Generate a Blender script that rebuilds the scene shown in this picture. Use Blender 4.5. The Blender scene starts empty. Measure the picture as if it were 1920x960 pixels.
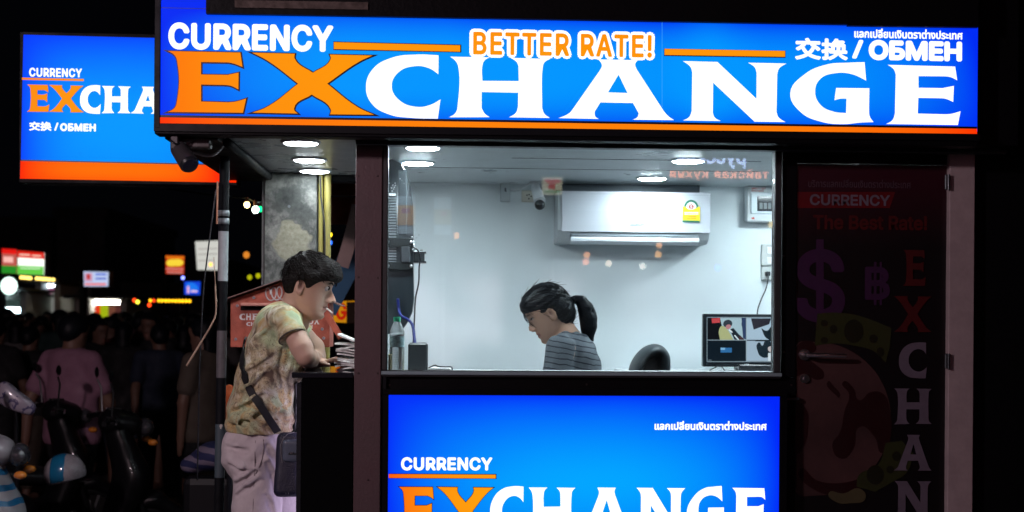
import bpy, bmesh, math, random
import numpy as np
from mathutils import Vector, Matrix, Euler, noise as mnoise
random.seed(7)
S = bpy.context.scene
COL = S.collection
PI = math.pi
R = math.radians

# ------------------------------------------------------------------ camera
FPX = 2400.0                                   # focal length in pixels of a 1920 wide picture
cam_d = bpy.data.cameras.new('camera')
cam = bpy.data.objects.new('camera', cam_d)
COL.objects.link(cam)
cam_d.sensor_width = 36
cam_d.lens = 36 * FPX / 1920
cam_d.shift_y = 120 / 1920
cam_d.clip_end = 500
cam_d.clip_start = .05
YAW, ROLL = R(3.0), R(-0.42)
cam.rotation_mode = 'XYZ'
M_cam = Matrix.Rotation(-YAW, 4, 'Z') @ Matrix.Rotation(R(90), 4, 'X') @ Matrix.Rotation(-ROLL, 4, 'Z')
CAMPOS = Vector((-5.0 * math.tan(YAW), -5.0, 1.42))
cam.matrix_world = Matrix.Translation(CAMPOS) @ M_cam
cam_d.dof.use_dof = True
cam_d.dof.focus_distance = 5.2
cam_d.dof.aperture_fstop = 2.6
S.camera = cam

def at(px, py, Y):
    "pixel of the photograph -> point of the vertical plane y = Y"
    d = M_cam.to_3x3() @ Vector(((px - 960) / FPX, (600 - py) / FPX, -1))
    return CAMPOS + d * ((Y - CAMPOS.y) / d.y)
def atz(px, py, Z):
    d = M_cam.to_3x3() @ Vector(((px - 960) / FPX, (600 - py) / FPX, -1))
    return CAMPOS + d * ((Z - CAMPOS.z) / d.z)

# ------------------------------------------------------------------ night sky, exposure
W = bpy.data.worlds.new('World'); S.world = W; W.use_nodes = True
bg = W.node_tree.nodes['Background']
bg.inputs[0].default_value = (.55, .6, 1, 1); bg.inputs[1].default_value = .0012
S.view_settings.view_transform = 'Standard'
S.view_settings.look = 'None'
S.view_settings.exposure = 0
S.view_settings.gamma = 1
S.view_settings.use_curve_mapping = False
S.render.engine = 'CYCLES'
S.cycles.use_denoising = True
S.cycles.max_bounces = 8
S.cycles.transparent_max_bounces = 16
S.cycles.sample_clamp_indirect = 6
S.cycles.caustics_reflective = False
S.cycles.caustics_refractive = False

# ------------------------------------------------------------------ materials
MATS = {}
def mat(name, col=(.5, .5, .5), rough=.6, metal=0., var=0., vscale=8., bump=0., bscale=40., spec=.4,
        emit=None, es=0., coat=0., alpha=None, sheen=0., stretch=(1, 1, 1), sss=0., bdist=.01):
    if name in MATS: return MATS[name]
    m = bpy.data.materials.new(name); m.use_nodes = True
    nt = m.node_tree; b = nt.nodes['Principled BSDF']
    c4 = (*col, 1)
    b.inputs['Base Color'].default_value = c4
    b.inputs['Roughness'].default_value = rough
    b.inputs['Metallic'].default_value = metal
    b.inputs['Specular IOR Level'].default_value = spec
    if coat: b.inputs['Coat Weight'].default_value = coat
    if sheen: b.inputs['Sheen Weight'].default_value = sheen
    if sss:
        b.inputs['Subsurface Weight'].default_value = sss
        b.inputs['Subsurface Radius'].default_value = (.012, .005, .003)
        b.inputs['Subsurface Scale'].default_value = 1
    if emit is not None:
        b.inputs['Emission Color'].default_value = (*emit, 1); b.inputs['Emission Strength'].default_value = es
    tc = nt.nodes.new('ShaderNodeTexCoord'); mp = nt.nodes.new('ShaderNodeMapping')
    mp.inputs['Scale'].default_value = stretch
    nt.links.new(tc.outputs['Object'], mp.inputs[0])
    if var:
        n = nt.nodes.new('ShaderNodeTexNoise'); n.inputs['Scale'].default_value = vscale; n.inputs['Detail'].default_value = 6
        n.inputs['Roughness'].default_value = .65
        r = nt.nodes.new('ShaderNodeMapRange'); r.inputs[1].default_value = .3; r.inputs[2].default_value = .7
        r.inputs[3].default_value = 1 - var; r.inputs[4].default_value = 1 + var
        h = nt.nodes.new('ShaderNodeMix'); h.data_type = 'RGBA'; h.blend_type = 'MULTIPLY'; h.inputs[0].default_value = 1
        nt.links.new(mp.outputs[0], n.inputs['Vector']); nt.links.new(n.outputs['Fac'], r.inputs[0])
        h.inputs[6].default_value = c4; nt.links.new(r.outputs[0], h.inputs[7]); nt.links.new(h.outputs[2], b.inputs['Base Color'])
        rr = nt.nodes.new('ShaderNodeMapRange'); rr.inputs[1].default_value = .3; rr.inputs[2].default_value = .7
        rr.inputs[3].default_value = min(1, rough * 1.25); rr.inputs[4].default_value = rough * .75
        nt.links.new(n.outputs['Fac'], rr.inputs[0]); nt.links.new(rr.outputs[0], b.inputs['Roughness'])
    if bump:
        n2 = nt.nodes.new('ShaderNodeTexNoise'); n2.inputs['Scale'].default_value = bscale; n2.inputs['Detail'].default_value = 4
        bp = nt.nodes.new('ShaderNodeBump'); bp.inputs['Strength'].default_value = min(1, bump); bp.inputs['Distance'].default_value = bdist
        nt.links.new(mp.outputs[0], n2.inputs['Vector']); nt.links.new(n2.outputs['Fac'], bp.inputs['Height'])
        nt.links.new(bp.outputs[0], b.inputs['Normal'])
    MATS[name] = m
    return m
def glow(name, col, s=1., noise=0., nscale=5., gloss=True):
    "backlit plastic: emission with a slight unevenness"
    m = bpy.data.materials.new(name); m.use_nodes = True
    nt = m.node_tree; b = nt.nodes['Principled BSDF']
    b.inputs['Base Color'].default_value = (col[0] * .02, col[1] * .02, col[2] * .02, 1); b.inputs['Roughness'].default_value = .6; b.inputs['Specular IOR Level'].default_value = .05
    b.inputs['Emission Color'].default_value = (*col, 1); b.inputs['Emission Strength'].default_value = s
    if noise:
        tc = nt.nodes.new('ShaderNodeTexCoord'); n = nt.nodes.new('ShaderNodeTexNoise'); n.inputs['Scale'].default_value = nscale
        r = nt.nodes.new('ShaderNodeMapRange'); r.inputs[1].default_value = .3; r.inputs[2].default_value = .7
        r.inputs[3].default_value = s * (1 - noise); r.inputs[4].default_value = s * (1 + noise)
        nt.links.new(tc.outputs['Object'], n.inputs['Vector']); nt.links.new(n.outputs['Fac'], r.inputs[0])
        nt.links.new(r.outputs[0], b.inputs['Emission Strength'])
    MATS[name] = m
    return m

# ------------------------------------------------------------------ objects
def tag(o, label=None, cat=None, group=None, kind=None):
    if label: o['label'] = label
    if cat: o['category'] = cat
    if group: o['group'] = group
    if kind: o['kind'] = kind
    return o
def thing(name, loc, label, cat, group=None):
    o = bpy.data.objects.new(name, None); COL.objects.link(o); o.location = loc
    o.empty_display_size = .1
    return tag(o, label, cat, group)
def link_mesh(name, me, m=None, parent=None, smooth=False):
    o = bpy.data.objects.new(name, me); COL.objects.link(o)
    if m is not None and not me.materials:
        for q in (m if isinstance(m, (list, tuple)) else [m]): me.materials.append(q)
    if smooth: me.shade_smooth()
    if parent is not None: setparent(o, parent)
    return o
def wm(o):
    return o.matrix_world if o.parent is None and False else (wm(o.parent) @ o.matrix_parent_inverse @ o.matrix_basis if o.parent else o.matrix_basis)
def setparent(o, p):
    o.parent = p
    o.matrix_parent_inverse = wm(p).inverted()
def origin_to_base(o):
    "top-level single mesh: put the object origin at the middle of its base"
    me = o.data
    co = np.empty(len(me.vertices) * 3, 'f'); me.vertices.foreach_get('co', co); co = co.reshape(-1, 3)
    c = Vector(((co[:, 0].min() + co[:, 0].max()) / 2, (co[:, 1].min() + co[:, 1].max()) / 2, co[:, 2].min()))
    me.transform(Matrix.Translation(-c)); o.location = o.location + c
    return o

class MB:
    "collects shapes in world coordinates, then links them as ONE mesh object"
    def __init__(s): s.v = []; s.f = []; s.mi = []; s.cur = 0
    def add(s, vs, fs):
        k = len(s.v); s.v += [tuple(v) for v in vs]; s.f += [tuple(i + k for i in f) for f in fs]; s.mi += [s.cur] * len(fs); return s
    def bm(s, b, M=None):
        if M is not None: b.transform(M)
        b.verts.ensure_lookup_table(); b.verts.index_update()
        s.add([v.co[:] for v in b.verts], [[v.index for v in f.verts] for f in b.faces]); b.free(); return s
    def box(s, a, b, bev=0., seg=1, M=None):
        a = Vector(a); b = Vector(b); c = (a + b) / 2; d = b - a
        m = bmesh.new(); bmesh.ops.create_cube(m, size=1)
        bmesh.ops.scale(m, vec=[abs(x) for x in d], verts=m.verts)
        if bev > 0: bmesh.ops.bevel(m, geom=m.edges[:], offset=min(bev, .49 * min(abs(x) for x in d)), segments=seg, affect='EDGES', profile=.5)
        T = Matrix.Translation(c)
        return s.bm(m, T if M is None else M @ T)
    def prism(s, pts, y0, y1, bev=0.):
        "polygon of (x, z) pushed from y0 to y1"
        m = bmesh.new(); vs = [m.verts.new((p[0], y0, p[1])) for p in pts]; f = m.faces.new(vs)
        g = bmesh.ops.extrude_face_region(m, geom=[f]); bmesh.ops.translate(m, vec=(0, y1 - y0, 0), verts=[e for e in g['geom'] if isinstance(e, bmesh.types.BMVert)])
        bmesh.ops.recalc_face_normals(m, faces=m.faces)
        if bev > 0: bmesh.ops.bevel(m, geom=m.edges[:], offset=bev, segments=2, affect='EDGES', profile=.5)
        return s.bm(m)
    def cyl(s, a, b, r0, r1=None, n=16, caps=True):
        r1 = r0 if r1 is None else r1
        a = Vector(a); b = Vector(b); d = (b - a).normalized(); u = d.orthogonal().normalized(); w = d.cross(u)
        vs = []
        for k, (p, r) in enumerate(((a, r0), (b, r1))):
            for i in range(n):
                t = 2 * PI * i / n; vs.append(p + u * math.cos(t) * r + w * math.sin(t) * r)
        fs = [(i, (i + 1) % n, n + (i + 1) % n, n + i) for i in range(n)]
        if caps: fs += [tuple(range(n - 1, -1, -1)), tuple(range(n, 2 * n))]
        return s.add(vs, fs)
    def tube(s, pts, rad, n=8, caps=True):
        pts = [Vector(p) for p in pts]; N = len(pts)
        rs = rad if isinstance(rad, (list, tuple)) else [rad] * N
        t0 = (pts[1] - pts[0]).normalized(); u = t0.orthogonal().normalized(); vs = []
        for i, p in enumerate(pts):
            t = (pts[min(i + 1, N - 1)] - pts[max(i - 1, 0)]).normalized()
            u = (u - t * u.dot(t)).normalized(); w = t.cross(u)
            for k in range(n):
                a = 2 * PI * k / n; vs.append(p + (u * math.cos(a) + w * math.sin(a)) * rs[i])
        fs = [(i * n + k, i * n + (k + 1) % n, (i + 1) * n + (k + 1) % n, (i + 1) * n + k) for i in range(N - 1) for k in range(n)]
        if caps: fs += [tuple(range(n - 1, -1, -1)), tuple(range((N - 1) * n, N * n))]
        return s.add(vs, fs)
    def ribbon(s, pts, width, wdir, thick):
        "flat strap along pts; width along wdir (vector or list of vectors)"
        pts = [Vector(p) for p in pts]; N = len(pts); vs = []
        for i, p in enumerate(pts):
            wd = Vector(wdir[i] if isinstance(wdir, list) else wdir).normalized()
            t = (pts[min(i + 1, N - 1)] - pts[max(i - 1, 0)]).normalized(); wd = (wd - t * wd.dot(t)).normalized(); nn = t.cross(wd)
            for a, b in ((-1, -1), (1, -1), (1, 1), (-1, 1)): vs.append(p + wd * width / 2 * a + nn * thick / 2 * b)
        fs = [(i * 4 + k, i * 4 + (k + 1) % 4, (i + 1) * 4 + (k + 1) % 4, (i + 1) * 4 + k) for i in range(N - 1) for k in range(4)]
        fs += [(3, 2, 1, 0), tuple(range((N - 1) * 4, N * 4))]
        return s.add(vs, fs)
    def lathe(s, prof, c, n=24, M=None):
        "profile of (r, z) about a vertical axis through c"
        vs = []; fs = []; c = Vector(c)
        for r, z in prof:
            for i in range(n): vs.append(Vector((r * math.cos(2 * PI * i / n), r * math.sin(2 * PI * i / n), z)))
        for j in range(len(prof) - 1):
            for i in range(n): fs.append((j * n + i, j * n + (i + 1) % n, (j + 1) * n + (i + 1) % n, (j + 1) * n + i))
        fs.append(tuple(range(n - 1, -1, -1))); fs.append(tuple(range((len(prof) - 1) * n, len(prof) * n)))
        if M is not None: vs = [M @ v for v in vs]
        return s.add([v + c for v in vs], fs)
    def ball(s, c, r, n=16, M=None):
        rr = (r, r, r) if isinstance(r, (int, float)) else r
        m = bmesh.new(); bmesh.ops.create_uvsphere(m, u_segments=n, v_segments=max(6, n // 2), radius=1)
        T = Matrix.Translation(c) @ (M if M is not None else Matrix.Identity(4)) @ Matrix.Diagonal((*rr, 1))
        return s.bm(m, T)
    def build(s, name, m=None, parent=None, smooth=False, label=None, cat=None, group=None, kind=None, ang=None):
        me = bpy.data.meshes.new(name); me.from_pydata(s.v, [], s.f); me.update()
        if isinstance(m, (list, tuple)):
            for q in m: me.materials.append(q)
            me.polygons.foreach_set('material_index', s.mi)
        elif m is not None: me.materials.append(m)
        if smooth:
            if ang is None: me.shade_smooth()
            else: me.shade_smooth(); me.set_sharp_from_angle(angle=R(ang))
        o = bpy.data.objects.new(name, me); COL.objects.link(o)
        if parent is not None: setparent(o, parent)
        else: origin_to_base(o)
        return tag(o, label, cat, group, kind)

def struct(o): o['kind'] = 'structure'; return o
def children(o): return [c for c in bpy.data.objects if c.parent == o]
def copy_tree(o, parent=None, kids=None):
    c = o.copy(); COL.objects.link(c)
    if parent is not None: c.parent = parent
    for ch in (kids or {}).get(o.name, children(o)): copy_tree(ch, c, kids)
    return c

# ------------------------------------------------------------------ lettering
FDIR = bpy.utils.system_resource('DATAFILES') + '/fonts/'
def font(fn):
    try: return bpy.data.fonts.load(FDIR + fn, check_existing=True)
    except Exception: return None
F_INTER = font('Inter.woff2'); F_THAI = font('NotoSansThai-VariableFont_wdth,wght.woff2'); F_CJK = font('Noto Sans CJK Regular.woff2')
def curve_mesh(cd):
    o = bpy.data.objects.new('tmp', cd); COL.objects.link(o)
    dg = bpy.context.evaluated_depsgraph_get(); dg.update()
    me = bpy.data.meshes.new_from_object(o.evaluated_get(dg))
    bpy.data.objects.remove(o); bpy.data.curves.remove(cd)
    return me
def mesh_rect(me):
    co = np.empty(len(me.vertices) * 3, 'f'); me.vertices.foreach_get('co', co); co = co.reshape(-1, 3)
    return co
def put_text(txt, box, Y, m, parent, name='lettering', bold=0., space=1., thick=.002, mirror=False, f=None, res=3, word=1.):
    "text squeezed into the pixel box (x0, y0, x1, y1) on the plane y = Y; bold = extra stroke radius in photo pixels"
    cd = bpy.data.curves.new('t', 'FONT'); cd.body = txt; cd.size = 1
    if f or F_INTER: cd.font = f or F_INTER
    cd.space_character = space; cd.resolution_u = res; cd.fill_mode = 'FRONT'; cd.space_word = word
    me = curve_mesh(cd); co = mesh_rect(me)
    x0, x1, y0, y1 = co[:, 0].min(), co[:, 0].max(), co[:, 1].min(), co[:, 1].max()
    A = at(box[0] + bold, box[3] - bold, Y); B = at(box[2] - bold, box[3] - bold, Y); C_ = at(box[0] + bold, box[1] + bold, Y)
    pw = (B.x - A.x) / (box[2] - box[0] - 2 * bold) * bold
    u = (co[:, 0] - x0) / (x1 - x0); v = (co[:, 1] - y0) / (y1 - y0)
    if mirror: u = 1 - u
    out = np.empty_like(co)
    out[:, 0] = A.x + (B.x - A.x) * u; out[:, 1] = Y - thick; out[:, 2] = A.z + (C_.z - A.z) * v
    faces = [list(p.vertices) for p in me.polygons]; n = len(out)
    sh = [(0, 0)]
    if bold:
        sh += [(math.cos(a) , math.sin(a)) for a in [PI / 6 * k for k in range(12)]]
        if bold > 2.2: sh += [(.5 * math.cos(a), .5 * math.sin(a)) for a in [PI / 3 * k for k in range(6)]]
        if bold > 4: sh += [(q * math.cos(a), q * math.sin(a)) for q in (.25, .75) for a in [PI / 4 * k for k in range(8)]]
    V = np.concatenate([out + np.array([[sx * pw, -.00002 * k, sy * pw]], 'f') for k, (sx, sy) in enumerate(sh)])
    F = [[i + n * k for i in f_] for k in range(len(sh)) for f_ in faces]
    bpy.data.meshes.remove(me)
    me = bpy.data.meshes.new(name); me.from_pydata(V.tolist(), [], F); me.materials.append(m); me.update()
    o = bpy.data.objects.new(name, me); COL.objects.link(o)
    if parent is not None: setparent(o, parent)
    return tag(o, kind='stuff') if len(txt) > 99 else o
def poly_curve(loops, offset=0., res=6):
    "loops of (x, y, smooth?) -> flat filled curve data"
    cd = bpy.data.curves.new('c', 'CURVE'); cd.dimensions = '2D'; cd.fill_mode = 'FRONT'; cd.resolution_u = res; cd.offset = offset
    for L in loops:
        sp = cd.splines.new('BEZIER'); sp.bezier_points.add(len(L) - 1); sp.use_cyclic_u = True
        for bp, p in zip(sp.bezier_points, L):
            bp.co = (p[0], p[1], 0); t = 'AUTO' if len(p) > 2 and p[2] else 'VECTOR'
            bp.handle_left_type = t; bp.handle_right_type = t
    return cd
def crop(ox, oy, sc, pts):
    return [(ox + p[0] / sc, oy + p[1] / sc, (p[2] if len(p) > 2 else 0)) for p in pts]
s_ = 1
GL = {}
GL['E'] = [crop(290, 0, 2.704, [(62,258),(437,266),(448,343),(405,326,1),(375,319),(238,317),(238,377),(370,379),(428,367),(427,457),(385,437,1),(350,433),(238,431),(238,514),(375,518),(412,514,1),(467,498),(450,574),(60,570),(100,548,1),(113,510,1),(115,320,1),(102,283,1)])]
GL['X'] = [crop(290, 0, 2.704, [(487,266),(713,272),(712,298,1),(803,368),(891,300,1),(886,276),(1112,281),(1040,314,1),(878,425),(1030,542,1),(1120,584),(888,582),(892,556,1),(797,482),(709,552,1),(730,578),(487,573),(570,541,1),(725,425),(572,310,1)])]
GL['C'] = [crop(290, 0, 2.704, [(1441,280),(1330,276,1),(1200,293,1),(1105,350,1),(1070,440,1),(1100,528,1),(1190,583,1),(1300,600,1),(1437,604),(1451,502),(1400,530,1),(1330,541,1),(1242,508,1),(1204,440,1),(1236,370,1),(1320,338,1),(1390,348,1),(1440,380)])]
GL['H'] = [[(842,106),(921,107.5),(909,114,1),(905,124,1),(905,151.3),(972,151.9),(971.4,124),(968,117,1),(955,108.3),(1034,110.3),(1021,118,1),(1018,128,1),(1017,202.8),(1021,213,1),(1033,222),(952,220.8),(967,211,1),(970.5,200),(971,174.7),(903.6,173.5),(903.6,202.8),(909,212.6,1),(920,220.5),(840,220.8),(854,211,1),(857.7,195,1),(858.5,125,1),(854,115.5,1)]]
GL['A'] = [crop(860, 20, 3.556, [(927,324),(1197,330),(1178,358,1),(1188,392),(1365,665),(1395,700,1),(1442,733),(1152,729),(1190,708,1),(1197,685),(1160,619),(945,615),(908,675),(912,705,1),(943,725),(655,719),(735,683,1),(770,640),(938,400),(952,365,1)]),
           crop(860, 20, 3.556, [(1065,432),(1122,548),(998,544)])]
GL['N'] = [crop(1220, 20, 3.0, [(175,283),(375,288),(592,493),(593,350),(583,322,1),(540,292),(768,297),(722,328,1),(712,360),(708,570),(718,598,1),(763,629),(583,627),(352,410),(350,575),(360,600,1),(401,623),(172,620),(215,597,1),(228,565),(231,350),(222,320,1)])]
GL['G'] = [crop(1220, 20, 3.0, [(1203,289),(1110,292,1),(990,302,1),(860,360,1),(782,465,1),(840,572,1),(960,628,1),(1080,641,1),(1180,632,1),(1255,629),(1232,595,1),(1228,550),(1230,436),(1040,434),(1030,507),(1065,498,1),(1098,497),(1096,575),(1030,568,1),(955,530,1),(925,455,1),(955,385,1),(1040,354,1),(1130,360,1),(1212,397)])]
GL['e'] = [crop(1220, 20, 3.0, [(1325,304),(1712,314),(1724,396),(1682,376,1),(1645,372),(1506,371),(1506,433),(1640,435),(1705,422),(1701,517),(1655,498,1),(1620,495),(1505,493),(1502,578),(1650,582),(1685,580,1),(1743,564),(1727,646),(1315,640),(1357,615,1),(1370,580),(1375,360),(1364,332,1)])]
def mapped(ch, Yp):
    return [[(at(p[0], p[1], Yp).x, at(p[0], p[1], Yp).z, p[2] if len(p) > 2 else 0) for p in L] for L in GL[ch]]
WORD = ['E', 'X', 'C', 'H', 'A', 'N', 'G', 'e']
def big_word(Y, parent, mats, fit=None, chars=WORD, offs=0., name='letter', dy=.002, dx=0, dz=0, clipx=None, Y0=-.235):
    "the flared serif word; fit = (x0, z0, x1, z1) in metres or None for its own place on the main sign"
    base = {c: mapped(c, Y0) for c in WORD}
    allp = [p for c in WORD for L in base[c] for p in L]
    bx0, bx1 = min(p[0] for p in allp), max(p[0] for p in allp); bz0, bz1 = min(p[1] for p in allp), max(p[1] for p in allp)
    out = []
    for c in chars:
        Ls = base[c]
        if fit: Ls = [[(fit[0] + (p[0] - bx0) / (bx1 - bx0) * (fit[2] - fit[0]), fit[1] + (p[1] - bz0) / (bz1 - bz0) * (fit[3] - fit[1]), p[2]) for p in L] for L in Ls]
        me = curve_mesh(poly_curve(Ls, offs)); co = mesh_rect(me)
        o3 = np.empty_like(co); o3[:, 0] = co[:, 0] + dx; o3[:, 1] = Y - dy; o3[:, 2] = co[:, 1] + dz
        me.vertices.foreach_set('co', o3.ravel()); me.materials.clear(); me.materials.append(mats(c)); me.update(); me.name = name
        o = bpy.data.objects.new(name, me); COL.objects.link(o); setparent(o, parent); out.append(o)
    return out
def flat(pts, Y, m, parent, name, dy=0., smooth=False):
    "flat print from pixel points on the plane y = Y"
    L = [(at(p[0], p[1], Y).x, at(p[0], p[1], Y).z, (p[2] if len(p) > 2 else int(smooth))) for p in pts]
    me = curve_mesh(poly_curve([L])); co = mesh_rect(me)
    o3 = np.empty_like(co); o3[:, 0] = co[:, 0]; o3[:, 1] = Y - dy; o3[:, 2] = co[:, 1]
    me.vertices.foreach_set('co', o3.ravel()); me.materials.clear(); me.materials.append(m); me.update(); me.name = name
    o = bpy.data.objects.new(name, me); COL.objects.link(o)
    if parent is not None: setparent(o, parent)
    return o
def rect(x0, y0, x1, y1): return [(x0, y0), (x1, y0), (x1, y1), (x0, y1)]
def pbox(mb, x0, y0, x1, y1, Ya, Yb, bev=0., ref=None):
    "box whose front (at Ya) covers the pixel rectangle; it runs back to Yb"
    ref = Ya if ref is None else ref
    p = at((x0 + x1) / 2, y1, ref); q = at((x0 + x1) / 2, y0, ref); l = at(x0, (y0 + y1) / 2, ref); r = at(x1, (y0 + y1) / 2, ref)
    return mb.box((l.x, Ya, p.z), (r.x, Yb, q.z), bev)

# ------------------------------------------------------------------ implicit surfaces (bodies, clothes, hair)
class Grid:
    def __init__(g, lo, hi, h):
        g.lo = np.array(lo, 'f'); g.h = h
        n = [int(math.ceil((b - a) / h)) + 1 for a, b in zip(lo, hi)]
        g.X = (lo[0] + h * np.arange(n[0], dtype='f'))[:, None, None]; g.Y = (lo[1] + h * np.arange(n[1], dtype='f'))[None, :, None]; g.Z = (lo[2] + h * np.arange(n[2], dtype='f'))[None, None, :]
        g.n = n
    def cap(g, a, b, ra, rb=None, sq=(1, 1, 1)):
        rb = ra if rb is None else rb
        sx, sy, sz = sq
        ax, ay, az = a[0] / sx, a[1] / sy, a[2] / sz; dx, dy, dz = b[0] / sx - ax, b[1] / sy - ay, b[2] / sz - az
        L = dx * dx + dy * dy + dz * dz + 1e-9
        px, py, pz = g.X / sx - ax, g.Y / sy - ay, g.Z / sz - az
        t = np.clip((px * dx + py * dy + pz * dz) / L, 0, 1)
        return np.sqrt((px - t * dx) ** 2 + (py - t * dy) ** 2 + (pz - t * dz) ** 2) - (ra + (rb - ra) * t)
    def ell(g, c, r, M=None):
        x, y, z = g.X - c[0], g.Y - c[1], g.Z - c[2]
        if M is not None:
            M = M.to_3x3().inverted(); x, y, z = (M[0][0] * x + M[0][1] * y + M[0][2] * z, M[1][0] * x + M[1][1] * y + M[1][2] * z, M[2][0] * x + M[2][1] * y + M[2][2] * z)
        k0 = np.sqrt((x / r[0]) ** 2 + (y / r[1]) ** 2 + (z / r[2]) ** 2); k1 = np.sqrt((x / r[0] ** 2) ** 2 + (y / r[1] ** 2) ** 2 + (z / r[2] ** 2) ** 2) + 1e-9
        return k0 * (k0 - 1) / k1
    def plane(g, p, n):
        n = Vector(n).normalized(); return (g.X - p[0]) * n.x + (g.Y - p[1]) * n.y + (g.Z - p[2]) * n.z
def smin(a, b, k):
    h = np.clip(.5 + .5 * (b - a) / k, 0, 1); return b + (a - b) * h - k * h * (1 - h)
def smax(a, b, k): return -smin(-a, -b, k)
def sunion(lst, k):
    r = lst[0]
    for q in lst[1:]: r = smin(r, q, k)
    return r
def surfnet(g, F):
    F = np.broadcast_to(F, g.n).astype('f').copy()
    for ax in range(3):
        sl = [slice(None)] * 3
        for e in (0, -1): sl[ax] = e; F[tuple(sl)] = np.maximum(F[tuple(sl)], 1e-3)
    s = F < 0
    nx, ny, nz = F.shape; c = (nx - 1, ny - 1, nz - 1)
    acc = np.zeros((*c, 3), 'f'); cnt = np.zeros(c, 'f')
    def sub(A, i, j, k): return A[i:i + c[0], j:j + c[1], k:k + c[2]]
    for i in (0, 1):
        for j in (0, 1):
            for ax in range(3):
                o0 = [i, j]; o0.insert(ax, 0); o1 = [i, j]; o1.insert(ax, 1)
                a = sub(F, *o0); b = sub(F, *o1); m = (a < 0) != (b < 0)
                if not m.any(): continue
                t = np.where(m, a / np.where(m, a - b, 1), 0)
                off = [0, 0, 0]
                for q in range(3): acc[..., q] += np.where(m, (t if q == ax else o0[q]), 0)
                cnt += m
    act = cnt > 0; idx = -np.ones(c, np.int64); ii = np.argwhere(act); idx[act] = np.arange(len(ii))
    V = (acc[act] / cnt[act][:, None] + ii) * g.h + g.lo
    faces = []
    for ax in range(3):
        a = [slice(1, -1)] * 3; a[ax] = slice(0, -1); b = [slice(1, -1)] * 3; b[ax] = slice(1, None)
        A = s[tuple(a)]; B = s[tuple(b)]; m = A != B; w = np.argwhere(m)
        if len(w) == 0: continue
        fl = A[m]
        w = w + 1; w[:, ax] -= 1
        u, v = [(1, 2), (2, 0), (0, 1)][ax]
        def I(du, dv):
            q = w.copy(); q[:, u] += du; q[:, v] += dv; return idx[q[:, 0], q[:, 1], q[:, 2]]
        Q = np.stack([I(-1, -1), I(0, -1), I(0, 0), I(-1, 0)], 1)
        Q[~fl] = Q[~fl][:, ::-1]
        faces.append(Q)
    Fc = np.concatenate(faces)
    return V, Fc
def net_mesh(name, g, F, m, parent=None, smooth_it=2, post=None, attr=None):
    V, Fc = surfnet(g, F)
    if smooth_it:
        E = np.concatenate([Fc[:, [0, 1]], Fc[:, [1, 2]], Fc[:, [2, 3]], Fc[:, [3, 0]]])
        n = len(V); deg = np.bincount(E[:, 0], minlength=n) + np.bincount(E[:, 1], minlength=n)
        for _ in range(smooth_it):
            A = np.zeros_like(V, dtype='d')
            for q in range(3): A[:, q] = np.bincount(E[:, 0], V[E[:, 1], q], n) + np.bincount(E[:, 1], V[E[:, 0], q], n)
            V = .5 * V + .5 * A / np.maximum(deg, 1)[:, None]
    if post is not None: V = post(V)
    me = bpy.data.meshes.new(name)
    me.vertices.add(len(V)); me.vertices.foreach_set('co', np.asarray(V, 'f').ravel())
    me.loops.add(len(Fc) * 4); me.loops.foreach_set('vertex_index', Fc.ravel().astype('i'))
    me.polygons.add(len(Fc)); me.polygons.foreach_set('loop_start', np.arange(0, len(Fc) * 4, 4, dtype='i'))
    me.update(calc_edges=True); me.validate()
    if attr is not None:
        c = attr(np.asarray(V)); a = me.attributes.new('tint', 'FLOAT_COLOR', 'POINT')
        a.data.foreach_set('color', np.concatenate([c, np.ones((len(c), 1))], 1).astype('f').ravel())
    for q in (m if isinstance(m, (list, tuple)) else [m]): me.materials.append(q)
    me.shade_smooth()
    o = bpy.data.objects.new(name, me); COL.objects.link(o)
    if parent is not None: setparent(o, parent)
    return o
# ------------------------------------------------------------------ common materials
def lin(r, g, b):
    f = lambda c: (c / 255 / 12.92) if c <= 10 else ((c / 255 + .055) / 1.055) ** 2.4
    return (f(r), f(g), f(b))
BLACK = mat('black_paint', (.003, .003, .004), .5, spec=.1, var=.3, vscale=6, bump=.15, bscale=60)
BLACKM = mat('black_aluminium', (.005, .006, .008), .5, 0, spec=.15, var=.2, vscale=12)
DARKSTEEL = mat('dark_steel', (.09, .1, .11), .38, .8, var=.15, vscale=20)
MAUVE = mat('mauve_paint', (.085, .050, .056), .5, var=.10, vscale=9, bump=.12, bscale=90)
JAMB = mat('white_jamb_paint', (.38, .30, .31), .6, var=.12, vscale=14, bump=.1, bscale=70)
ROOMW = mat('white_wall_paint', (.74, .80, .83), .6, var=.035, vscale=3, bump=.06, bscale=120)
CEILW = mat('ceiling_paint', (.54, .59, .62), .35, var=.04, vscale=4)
GROOVE = mat('groove_dark', (.10, .11, .12), .8)
FLOORM = mat('floor_vinyl', (.3, .3, .31), .4, var=.15)
WHITEP = mat('white_plastic', (.78, .8, .82), .35)
GREYP = mat('grey_plastic', (.45, .48, .5), .4)
BLACKP = mat('black_plastic', (.014, .016, .02), .3, var=.2, vscale=20)
RUBBER = mat('black_rubber', (.01, .01, .012), .6)
CHROME = mat('brushed_metal', (.5, .5, .52), .28, 1.)
LAMPW = glow('lamp_diffuser', (.84, .95, 1.), 172)
LAMPO = glow('canopy_lamp_diffuser', (.86, .95, 1.), 55)

# ------------------------------------------------------------------ ground
g = MB(); g.add([(-60, -40, -.2), (60, -40, -.2), (60, 90, -.2), (-60, 90, -.2)], [(0, 1, 2, 3)])
ground = g.build('road', mat('asphalt', (.045, .043, .045), .75, var=.3, vscale=3, bump=.4, bscale=30)); struct(ground)
g = MB(); g.box((-1.62, -1.6, -.196), (4.5, 2.6, 0), .01)
struct(g.build('pavement', mat('paving', (.2, .19, .18), .8, var=.2, vscale=5, bump=.3)))

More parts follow.
